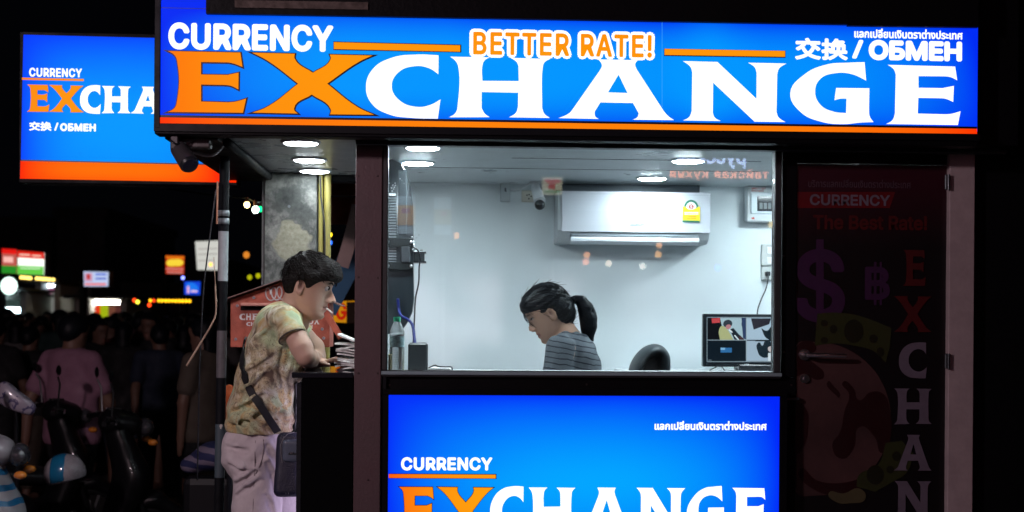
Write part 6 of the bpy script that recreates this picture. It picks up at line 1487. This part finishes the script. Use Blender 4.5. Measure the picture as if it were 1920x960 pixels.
for i in range(12): bulb(282 + i * 6.4 + (3 if i > 1 else 0), 563.5 + i * .1, 18, 2.6, (255, 185, 25) if i not in (1,) else (235, 60, 20), 3, 'small amber bulb of the long row under the orange sign', 'amber bulbs in the long row', False)
for px, py, c, lab in ((258, 566, (230, 220, 60), 'yellow green light left of the long row of amber bulbs'), (252, 563, (220, 60, 20), 'small red light left of the long row of amber bulbs'), (322, 603, (255, 245, 190), 'round pale light over the heads of the crowd'), (333, 617, (200, 255, 245), 'round cool white light over the heads of the crowd'),
                       (404, 604, (255, 110, 20), 'orange light just left of the striped pole'), (343, 521, (120, 130, 255), 'small violet light under the orange sign'), (346, 662, (200, 255, 190), 'small greenish light low in the crowd'), (395, 496, (240, 160, 60), 'warm light over the amber windows'), (280, 92 + 480, (230, 60, 20), 'small red light under the row of amber bulbs')):
    bulb(px, py, 13, 3.2, c, 4, lab, None, False)
for px, py, l1 in ((281, 520, 'blurred yellow light high behind the striped pole'), (462, 478, 'blurred orange light between the pole and the column'), (468, 520, 'blurred lime light right of the striped pole'), (484, 517, 'blurred yellow light touching the column edge')):
    if px > 300: bulb(px, py, 9, 4.5 if px != 462 else 6, (250, 150, 50) if px == 462 else (200, 200, 20), .8, l1, None, False)

# ------------------------------------------------------------------ the crowd
SKIN_C = skin_mat('skin_crowd')
def make_ped(name, label, pose, grey=None):
    "a walking or standing passer-by, 1.68 m, facing +x; returns the thing with its parts at the origin"
    t = thing(name, (0, 0, 0), label, 'person')
    h = .016; f = Field((-.36, -.36, -.01), (.42, .36, 1.72), h)
    head_field(f, headframe(Vector((.02, 0, 1.545)), 6, 1.0), .01)
    f.chain([(0, 0, 1.50), (-.01, 0, 1.40)], [.055, .065], .02)
    f.chain([(-.01, 0, 1.36), (0, 0, 1.15), (0, 0, .92)], [.09, .095, .11], .03, (1, 1.5, 1))
    st = pose['step']
    for s in (-1, 1):
        sh = Vector((-.01, s * .175, 1.37)); el = Vector((-.04 + pose['arm'][0 if s < 0 else 1], s * .23, 1.09)); wr = el + Vector(pose['fore'][0 if s < 0 else 1])
        f.chain([sh, el, wr], [.05, .042, .03], .015); f.cap(wr, wr + (wr - el).normalized() * .07, .03, .026, .01, (1, .8, 1))
        for j in range(4): a = wr + (wr - el).normalized() * .07 + Vector(((j - 1.5) * .012, 0, 0)); f.cap(a, a + (wr - el).normalized() * (.05 + .01 * (j in (1, 2))), .010, .009, .004)
        f.chain([Vector((0, s * .09, .88)), Vector((.02 + st * s * .5, s * .10, .48)), Vector((st * s, s * .10, .09))], [.09, .06, .042], .02); f.cap((st * s - .02, s * .10, .045), (st * s + .14, s * .105, .035), .042, .034, .01)
    b_ = f.mesh('body', SKIN_C, t, smooth_it=1, attr=lambda V: face_tint(V, headframe(Vector((.02, 0, 1.545)), 6, 1.0), (.13, .07, .05), (.3, .12, .1), (.02, .02, .02), (.02, .015, .015)))
    f = Field((-.3, -.4, .7), (.4, .4, 1.5), h)
    f.chain([(-.01, 0, 1.36), (0, 0, 1.15), (0, 0, .86)], [.11, .125, .145], .04, (1, 1.45, 1)); f.chain([(-.01, -.17, 1.385), (-.01, .17, 1.385)], [.062, .062], .03)
    for s in (-1, 1): sh = Vector((-.01, s * .175, 1.37)); el = Vector((-.04 + pose['arm'][0 if s < 0 else 1], s * .23, 1.09)); f.chain([sh, sh.lerp(el, .62)], [.066, .068], .02)
    f.F = f.F + .007 * wav(f.g.X, f.g.Y, f.g.Z * .5, 24, 5); f.cut((0, 0, .80), (0, 0, -1)); f.cap((0, 0, 1.5), (0, 0, 1.44), .06, .06, .006, sub=True)
    f.mesh('shirt', mat('crowd_cloth', (.03, .03, .035), .85), t)
    f = Field((-.36, -.3, -.01), (.42, .3, .95), h); f.chain([(0, 0, .9), (0, 0, .84)], [.125, .13], .03, (1, 1.3, 1)); ln = pose.get('leg', .12)
    for s in (-1, 1): f.chain([Vector((0, s * .09, .86)), Vector((.02 + st * s * .5, s * .10, .48)), Vector((st * s, s * .10, .08))], [.105, .082, .065], .02)
    f.cut((0, 0, ln), (0, 0, -1)); f.mesh('trousers', mat('crowd_denim', (.025, .028, .04), .85), t)
    f = Field((-.16, -.14, 1.40), (.18, .14, 1.74), .012); f.ell((.012, 0, 1.60), (.105, .088, .095), .01); f.ell((-.045, 0, 1.56), (.05, .066, .06), .03)
    if pose.get('long'): f.ell((-.055, 0, 1.47), (.045, .07, .10), .03)
    f.F = f.F + .006 * wav(f.g.X, f.g.Y, f.g.Z, 60, 6); f.ell((.10, 0, 1.53), (.075, .12, .075), .01, sub=True)
    f.mesh('hair', HAIR_B, t)
    return t
P1 = make_ped('person', 'x', dict(step=.16, arm=(.12, -.10), fore=((.10, .02, -.22), (-.02, 0, -.25))))
P2 = make_ped('person', 'x', dict(step=.03, arm=(.05, .05), fore=((.20, .06, -.02), (.02, 0, -.25)), long=True, leg=.55))
KIDS = {p.name: children(p) for p in (P1, P2)}
def cloth(n, c): return mat('cloth_' + n, c, .85, var=.15, vscale=8)
used = set()
def ped(proto, px, Y, rot, scale_, top, bot, label, group=None, wide=1.):
    scale = scale_ * (.965 if Y > 5 else 1)
    p = at(px, 600, Y)
    if proto.name in used:
        r = proto.copy(); COL.objects.link(r); ks = []
        for ch in KIDS[proto.name]:
            c = ch.copy(); c.parent = r; c.matrix_parent_inverse = ch.matrix_parent_inverse.copy(); COL.objects.link(c); ks.append(c)
    else: used.add(proto.name); r = proto; ks = KIDS[proto.name]
    r.location = (p.x, Y, GZ); r.rotation_euler = (0, 0, R(rot)); r.scale = (scale * wide, scale * wide, scale); r['label'] = label
    if group: r['group'] = group
    for c in ks:
        k = c.name.split('.')[0]
        if k in ('shirt', 'trousers'): c.material_slots[0].link = 'OBJECT'; c.material_slots[0].material = top if k == 'shirt' else bot
    return r
TOPS = {'black': cloth('black', (.004, .004, .005)), 'navy': cloth('navy', (.01, .012, .03)), 'maroon': cloth('maroon', (.07, .006, .008)), 'grey': cloth('grey', (.04, .038, .038)), 'white': cloth('white', (.09, .085, .085)), 'teal': cloth('teal', (.008, .025, .025)), 'pink': cloth('pink', (.19, .09, .135)), 'blue': cloth('blue', (.008, .013, .028)), 'cream': cloth('cream', (.06, .045, .035))}
DEN = cloth('denim', (.008, .014, .03)); DK = cloth('dark', (.004, .004, .005)); BEI = cloth('beige', (.04, .028, .02))
ped(P1, 136, 3.6, 62, .97, TOPS['pink'], DK, 'short haired person in a loose pale pink shirt with their back to us', wide=1.06)
ped(P2, 384, 3.9, 155, .96, TOPS['cream'], DK, 'person in a pale shirt reaching an arm out left of the striped pole')
crowd = [(-8, 6.2, 80, .98, 'black', 'person in black cut by the left edge of the picture'), (30, 8.2, 100, .97, 'white', 'person in a whitish shirt near the far left under the globe lamp'), (55, 6.6, 70, .94, 'black', 'person in black behind the parked scooters'),
         (112, 9.0, 120, 1.04, 'teal', 'person in a teal shirt just left above the pink shirt'), (185, 7.6, -40, .98, 'black', 'person in black right behind the pink shirt'), (165, 11, 60, 1.0, 'navy', 'person in navy under the small pale sign'),
         (212, 8.6, 200, 1.0, 'maroon', 'person in a deep red top in the middle of the crowd'), (232, 6.8, 90, .97, 'black', 'person in black with bare arms right of the deep red top'), (262, 9.8, 20, 1.02, 'cream', 'person in a cream top under the yellow green light'),
         (285, 7.2, 250, 1.02, 'black', 'tall person in black standing mid crowd'), (318, 10.5, 190, .98, 'grey', 'person in a grey top under the round pale light'), (345, 8.0, 100, .95, 'black', 'person in black left of the person reaching out'),
         (300, 6.0, 110, .96, 'blue', 'person in a blue top and jeans low in the crowd'), (20, 11.5, 30, 1.0, 'maroon', 'person in a red top far back at the left'), (80, 12.5, 210, 1.0, 'grey', 'person in grey far back below the red and green sign'),
         (145, 13.5, 80, 1.0, 'white', 'far person in white in front of the short white tubes'), (245, 14, 160, 1.0, 'blue', 'far person in blue right of the clothes stall'), (372, 12, 60, 1.02, 'teal', 'far person in teal below the blue sign'), (405, 9.5, 250, 1.0, 'white', 'person in whitish clothes just left of the pole'),
         (202, 12.5, 100, 1.0, 'black', 'far person in black in front of the lime shirt'), (335, 14, 60, 1.0, 'cream', 'far person in cream under the cool white light'), (455, 7.5, 180, 1.0, 'black', 'person in black between the pole and the column'), (640, 6.5, 200, 1.0, 'black', 'person in black behind the counter gap')]
for i, (px, Y, rot, sc, top, lab) in enumerate(crowd):
    if px in (455, 640): continue
    ped((P1, P2)[i % 2], px, Y, rot, sc, TOPS[top], (DK, DEN, BEI)[i % 3], lab, 'people in the street crowd')

rc = random.Random(77); TK = list(TOPS)
KINDW = ['walking', 'standing', 'waiting', 'passing']
for i in range(46):
    px = -10 + i * 9.6 + rc.uniform(-5, 5); Y = rc.uniform(11.5, 19.5); tp = rc.choice(['black', 'black', 'navy', 'maroon', 'grey', 'white', 'blue', 'cream', 'pink', 'teal'])
    ped((P1, P2)[i % 2], px, Y, rc.uniform(0, 360), rc.uniform(.92, 1.06), TOPS[tp], (DK, DEN, BEI)[i % 3], 'distant head and shoulders among the far crowd in front of the lit stalls', 'far crowd in front of the stalls')

# ------------------------------------------------------------------ parked scooters
SW_ = mat('scooter_white', (.24, .22, .24), .3, coat=.3, var=.06); SB_ = mat('scooter_blue', (.01, .12, .24), .22, coat=.8); SK_ = mat('scooter_black', (.004, .004, .005), .4, spec=.2, coat=.12)
def scooter(loc, rot, label, body, accent):
    t = thing('scooter', (0, 0, 0), label, 'scooter')
    def part(nm, m_, mb, sm=True, par=None): return mb.build(nm, m_, par or t, sm, ang=50)
    for nm, x in (('wheel', .62), ('wheel', -.60)):
        m = MB(); m.tube([(x + .235 * math.cos(2 * PI * k / 24), 0, .285 + .235 * math.sin(2 * PI * k / 24)) for k in range(25)], .05, 8, False); w = part('wheel', RUBBER, m)
        m = MB(); m.cyl((x, -.03, .285), (x, .03, .285), .05); 
        for k in range(5): a = 2 * PI * k / 5; m.tube([(x, 0, .285), (x + .2 * math.cos(a), 0, .285 + .2 * math.sin(a))], .014, 5)
        part('rim', CHROME, m, True, w)
    f = Field((-1.0, -.32, .2), (.9, .32, 1.2), .02)
    f.chain([(.42, 0, .95), (.50, 0, .70), (.40, 0, .42)], [.09, .12, .10], .04, (.8, 1.5, 1)); f.chain([(.40, 0, .38), (-.10, 0, .34), (-.30, 0, .42)], [.08, .09, .10], .05, (1, 1.5, 1))
    f.chain([(-.12, 0, .52), (-.50, 0, .62), (-.88, 0, .74)], [.11, .13, .05], .05, (1, 1.25, 1)); part_b = f.mesh('body', body, t)
    f = Field((.1, -.25, .85), (.75, .25, 1.25), .014); f.chain([(.40, 0, 1.02), (.48, 0, 1.0)], [.09, .08], .03, (1, 1.5, .9)); f.mesh('handlebar_cowl', accent, t)
    f = Field((-1.0, -.24, .6), (.15, .24, .95), .016); f.chain([(.0, 0, .72), (-.35, 0, .76), (-.62, 0, .80)], [.07, .085, .07], .04, (1, 1.6, .8)); f.mesh('seat', SK_, t)
    f = Field((.3, -.16, .2), (1.0, .16, .7), .014); f.chain([(.40, 0, .50), (.62, 0, .56), (.86, 0, .42)], [.05, .07, .04], .03, (1, 1.2, .7)); f.mesh('front_fender', body, t)
    m = MB(); m.ball((.575, 0, .98), (.05, .085, .055), 16); part('headlight', mat('headlight_glass', (.03, .03, .035), .06, coat=1), m)
    m = MB(); m.ball((-.90, 0, .73), (.05, .09, .04), 12); part('tail_light', mat('tail_red', (.3, .01, .01), .2, coat=1), m)
    for s in (-1, 1):
        m = MB(); m.tube([(.40, 0, 1.02), (.36, s * .18, 1.05), (.30, s * .34, 1.03)], .016, 8); part('handlebar', SK_, m)
        m = MB(); m.tube([(.36, s * .2, 1.05), (.36, s * .26, 1.20), (.34, s * .29, 1.25)], .006, 6); part('mirror_stem', CHROME, m)
        m = MB(); m.ball((.34, s * .31, 1.29), (.012, .048, .032), 12); part('mirror', SK_, m)
        m = MB(); m.tube([(.62, s * .06, .285), (.52, s * .06, .62)], .022, 8); part('fork', SK_, m)
    m = MB(); m.tube([(-.10, -.13, .30), (-.45, -.17, .32), (-.85, -.17, .40)], [.03, .045, .04], 10); part('exhaust', CHROME, m)
    for s in (-1, 1):
        m = MB(); m.tube([(.33, s * .24, 1.06), (.38, s * .30, 1.045), (.36, s * .37, 1.03)], .006, 6); part('brake_lever', CHROME, m)
        m = MB(); m.ball((.60, s * .12, .90), (.03, .035, .02), 12); part('turn_signal', mat('amber_lens', (.5, .16, .02), .12, coat=1), m)
        m = MB(); m.ball((-.86, s * .12, .66), (.03, .03, .02), 12); part('turn_signal', MATS['amber_lens'], m)
        m = MB(); m.tube([(-.1, s * .15, .50), (-.4, s * .165, .60), (-.75, s * .12, .70)], .008, 6); part('trim_strip', CHROME, m)
        m = MB(); m.tube([(-.45, s * .10, .62), (-.58, s * .10, .32)], .025, 10); part('shock_absorber', CHROME, m)
    m = MB(); m.box((.36, -.05, 1.085), (.44, .05, 1.10), .006, 2); part('dashboard', mat('dash_glass', (.02, .02, .02), .05), m)
    m = MB(); m.box((-.955, -.085, .50), (-.945, .085, .62), .003); part('number_plate', mat('plate_white', (.2, .2, .2), .5), m)
    m = MB(); m.tube([(-.55, -.12, .84), (-.92, -.10, .86), (-.92, .10, .86), (-.55, .12, .84)], .011, 8); part('grab_rail', CHROME, m)
    t.location = loc; t.rotation_euler = (0, 0, R(rot)); return t
p = atz(100, 960, .72); 
def sc_at(px, py, z, rot, label, body, accent): q = atz(px, py, z); return scooter((q.x, q.y, 0), rot, label, body, accent)
SWB_ = stripes_mat('striped_fairing', (.24, .23, .25), (.01, .10, .22), 16, .4); SWB_.node_tree.nodes['Principled BSDF'].inputs['Roughness'].default_value = .25
scooter((at(-188, 900, 1.1).x, .95, GZ), 8, 'white and blue scooter cut by the lower left corner', SWB_, SW_)
scooter((at(70, 900, 2.3).x, 2.35, GZ), 22, 'black scooter with a helmet on it in the lower left', SK_, SK_)
scooter((at(-10, 900, 3.2).x, 3.1, GZ), 30, 'black scooter standing farthest back in the lower left', SK_, SK_)
# helmet, striped seat cover, cloth
def helmet(px, py, Y, wpx, label, c1, c2):
    p = at(px, py, Y); r = wpx * (Y + 5) / FPX / 2; t = thing('helmet', (p.x, Y, p.z - r * .7), label, 'helmet')
    f = Field((-r * 1.2,) * 3, (r * 1.2,) * 3, r * .07); f.ell((0, 0, 0), (r, r * .85, r * .92), .01); f.cut((0, 0, -r * .45), (0.25, 0, -1), .01)
    o = f.mesh('shell', c1, t, smooth_it=1, post=lambda V: V + np.array(p)); f2 = Field((-r * 1.3,) * 3, (r * 1.3,) * 3, r * .07); f2.ell((0, 0, 0), (r * 1.02, r * .87, r * .94), .01); f2.cut((0, 0, -r * .4), (0.25, 0, -1), .01); f2.cut((r * .12, 0, 0), (1, .1, 0), .005); f2.cut((-r * .62, 0, 0), (-1, -.1, 0), .005)
    f2.mesh('stripe', c2, t, smooth_it=1, post=lambda V: V + np.array(p))
    m = MB(); m.box(p + Vector((r * .80, -r * .5, -r * .40)), p + Vector((r * 1.25, r * .5, -r * .34)), r * .03, 2); m.build('peak', SK_, t, True)
helmet(122, 886, 1.9, 76, 'white helmet with a broad blue stripe on the black scooter', SW_, SB_)
q = MB(); f = Field((-.26, -.2, -.14), (.26, .2, .16), .012); f.chain([(-.07, 0, -.035), (.04, 0, .01), (.2, 0, .015)], [.06, .085, .085], .05, (1, 1.4, .75)); p = at(388, 858, 1.4)
f.mesh('scooter_seat_cover', stripes_mat('striped_cover', (.010, .014, .06), (.13, .11, .16), 17, .42), None, post=lambda V: V + np.array(p)); 
o = bpy.data.objects['scooter_seat_cover']; origin_to_base(o); tag(o, 'rounded blue and white striped cover on a low seat left of the pole', 'seat cover')
m = MB(); m.box((p.x - .1, p.y - .12, GZ), (p.x + .22, p.y + .14, p.z - .08), .04, 2); m.build('stool_box', SK_, label='dark box under the striped cover left of the pole', cat='box')
f = Field((-.2, -.1, -.16), (.2, .1, .16), .01); f.ell((0, 0, 0), (.115, .05, .075), .02, Matrix.Rotation(R(38), 4, 'Y')); f.cut((0, 0, .05), (.62, 0, .78), .01); f.cut((-.02, 0, -.05), (-.35, 0, -.9), .01); f.F = f.F + .004 * wav(f.g.X, f.g.Y, f.g.Z, 40, 2); p2 = at(30, 748, 1.6)
def printed():
    m = mat('printed_cowl', (.2, .18, .2), .35, coat=.4); nt = m.node_tree; b = nt.nodes['Principled BSDF']; tc = nt.nodes.new('ShaderNodeTexCoord'); n = nt.nodes.new('ShaderNodeTexNoise'); n.inputs['Scale'].default_value = 18; n.inputs['Distortion'].default_value = 2
    r = nt.nodes.new('ShaderNodeValToRGB'); r.color_ramp.interpolation = 'CONSTANT'; r.color_ramp.elements[0].color = (.22, .19, .23, 1); r.color_ramp.elements[1].position = .55; r.color_ramp.elements[1].color = (.05, .04, .10, 1); nt.links.new(tc.outputs['Object'], n.inputs['Vector']); nt.links.new(n.outputs['Fac'], r.inputs[0]); nt.links.new(r.outputs[0], b.inputs['Base Color']); return m
f.mesh('printed_cap', printed(), None, post=lambda V: V + np.array(p2)); o = bpy.data.objects['printed_cap']; origin_to_base(o); tag(o, 'pale printed windshield cowl of a parked bike near the left edge', 'bike cowl')
m = MB(); m.cyl((p2.x, p2.y + .02, .5), p2, .012); m.build('cowl_stem', SK_, label='dark stem under the pale printed cowl', cat='stem')
# orange jacket seen behind the man's back
f = Field((-.1, -.08, -.12), (.1, .08, .12), .01); f.ell((0, 0, 0), (.04, .05, .09), .02); f.F = f.F + .006 * wav(f.g.X, f.g.Y, f.g.Z, 60, 9); p3 = at(431, 758, .62)
f.mesh('orange_cloth', mat('orange_cloth', (.30, .06, .01), .8), None, post=lambda V: V + np.array(p3)); o = bpy.data.objects['orange_cloth']; origin_to_base(o); tag(o, 'orange cloth bundle between the pole and the back of the man', 'cloth')
m = MB(); m.tube([(p3.x, p3.y, 0), (p3.x, p3.y, p3.z - .07)], .012); m.build('cloth_stand', BLACKM, label='thin stand that carries the orange cloth bundle', cat='stand')

# ------------------------------------------------------------------ the other side of the street (behind the camera): seen mirrored in the window and lighting the front
def mir(px, py, d): p = at(px, py, d); p.y = -d; return p
def flip_things(objs, d):
    for o in objs:
        for v in o.data.vertices: v.co.y = -d + (v.co.y - d) * -1
RD = 6
rs = thing('restaurant_sign', (mir(1345, 335, 6).x, -6.1, mir(1345, 335, 6).z), 'restaurant sign across the street whose mirrored letters show in the window', 'sign')
m = MB(); a = mir(1240, 340, 6); b_ = mir(1455, 240, 6); m.box((a.x, -6.2, a.z), (b_.x, -6.02, b_.z)); m.build('board', BLACK, rs)
L1 = glow('neon_pale_blue', lin(190, 205, 255), 11.); L2 = glow('neon_salmon', lin(255, 150, 110), 12); L3 = glow('neon_red', lin(255, 50, 50), 9)
o1 = put_text('русская', (1270, 283, 1398, 314), 6, L1, None, bold=1.0, mirror=True); o2 = put_text('тайская кухня', (1256, 316, 1441, 337), 6, L2, None, bold=.4, space=1.1, mirror=True); o3 = put_text('Ресторан', (1258, 252, 1438, 287), 6, L3, None, bold=1.6, mirror=True)
for o in (o1, o2, o3):
    for v in o.data.vertices: v.co.y = -6.0 + .001
    setparent(o, rs)
m = MB(); m.cyl((b_.x + .1, -6.1, GZ), (b_.x + .1, -6.1, a.z + .3), .04); m.build('post', BLACK, rs)
def backsign(px0, py0, px1, py1, d, label, bands):
    a = mir(px0, py1, d); b_ = mir(px1, py0, d); t = thing('lit_poster', ((a.x + b_.x) / 2, -d - .05, a.z), label, 'poster')
    m = MB(); m.box((a.x - .02, -d - .1, a.z - .02), (b_.x + .02, -d - .005, b_.z + .02)); m.build('case', BLACK, t)
    m = MB(); cx = (a.x + b_.x) / 2; m.cyl((cx, -d - .06, 0), (cx, -d - .06, a.z), .03); m.build('post', BLACK, t)
    for k, (x0, y0, x1, y1, c, s) in enumerate(bands):
        p = mir(x0, y1, d); q = mir(x1, y0, d); m = MB(); m.box((p.x, -d - .004 + k * .002, p.z), (q.x, -d - .002 + k * .002, q.z)); m.build('lit_panel', lamp_glow('back_%d_%d_%d_%d' % (*c, int(s)), c, s), t)
backsign(743, 366, 779, 440, 7, 'lit menu poster across the street reflected beside the vented display', [(745, 368, 778, 384, (190, 205, 215), 2), (745, 385, 778, 422, (235, 165, 50), 2), (753, 390, 768, 400, (200, 70, 70), 2), (745, 424, 778, 438, (190, 205, 215), 2)])
backsign(812, 368, 848, 442, 7, 'lit menu poster across the street reflected on the blank wall', [(814, 370, 846, 392, (185, 200, 210), 2), (814, 393, 846, 420, (190, 170, 100), 1.5), (826, 396, 838, 404, (210, 110, 90), 1.5), (814, 422, 846, 440, (185, 200, 210), 2)])
backsign(1016, 331, 1055, 366, 8, 'small square shop sign across the street reflected left of the air conditioner', [(1017, 332, 1054, 365, (235, 225, 195), 3), (1022, 336, 1050, 342, (200, 60, 60), 4), (1028, 343, 1040, 354, (190, 60, 60), 4), (1020, 357, 1051, 362, (110, 160, 90), 3)])
for px, py, c, lab in ((855, 442, (255, 170, 110), 'mirrored on the blank wall'), (1100, 478, (255, 170, 110), 'mirrored upper left of the cluster'), (1098, 491, (255, 150, 110), 'mirrored lower left of the cluster'), (1141, 494, (255, 235, 210), 'mirrored in the middle of the cluster'), (1205, 499, (255, 245, 230), 'mirrored brightest in the cluster'), (1234, 477, (255, 180, 90), 'mirrored right in the cluster'), (1236, 460, (255, 180, 120), 'mirrored under the flap'), (1346, 502, (90, 130, 255), 'mirrored blue near the switch plate'), (1446, 421, (255, 225, 150), 'mirrored by the breaker box')):
    p = mir(px, py, 8); t = thing('light_bulb', p, 'bulb across the street, ' + lab + ' in the window', 'light bulb')
    m = MB(); m.ball(p, .034, 12); m.build('globe', lamp_glow('backbulb_%d_%d_%d' % c, c, 9), t, True); m = MB(); m.cyl(p + Vector((0, 0, .02)), p + Vector((0, 0, .09)), .015); m.build('socket', BLACKP, t)
# pink light panel added out of view to tint the front of the kiosk
pk = thing('pink_fill_panel', (-3.6, -8.5, 0), 'unseen pink light panel added behind the camera to tint the kiosk front', 'sign')
m = MB(); m.box((-5.2, -8.6, 2.2), (-2.0, -8.5, 4.6)); m.build('board', BLACK, pk)
m = MB(); m.box((-5.1, -8.498, 2.3), (-2.1, -8.49, 4.5)); m.build('fill_face', glow('pink_fill_glow', (1., .45, .6), 1.6), pk)
m = MB(); m.box((-3.7, -8.62, 0), (-3.5, -8.5, 2.2)); m.build('post', BLACK, pk)
# assumed unseen street lamp left of the camera, added to light the front
sl_ = thing('assumed_street_lamp', (-3.3, -3.7, 0), 'assumed unseen street lamp with a globe left of the photographer, added to light the man and kiosk front', 'street lamp')
m = MB(); m.cyl((-3.3, -3.7, GZ), (-3.3, -3.7, 2.85), .05, .035, 14); m.build('post', BLACKM, sl_, True, ang=40)
m = MB(); b5 = bmesh.new(); bmesh.ops.create_icosphere(b5, subdivisions=2, radius=.14); m.bm(b5, Matrix.Translation((-3.3, -3.7, 3.0))); m.build('globe', glow('assumed_lamp_glow', (1., .80, .86), 520), sl_, True)
# assumed unseen light box on the counter side, added to light the man
vt = thing('assumed_side_light', (xk1 - .02, .28, .3), 'assumed unseen pale violet light box on the customer side of the black counter, added to light the man', 'sign')
m = MB(); m.box((xk1 - .02, -.008, .28), (xk1 - .0008, .56, 1.17), .002); m.build('case', BLACKP, vt)
m = MB(); m.box((xk1 - .0225, .02, .31), (xk1 - .0203, .54, 1.14)); m.build('face', glow('assumed_side_glow', (.82, .68, 1.), 1.35), vt)
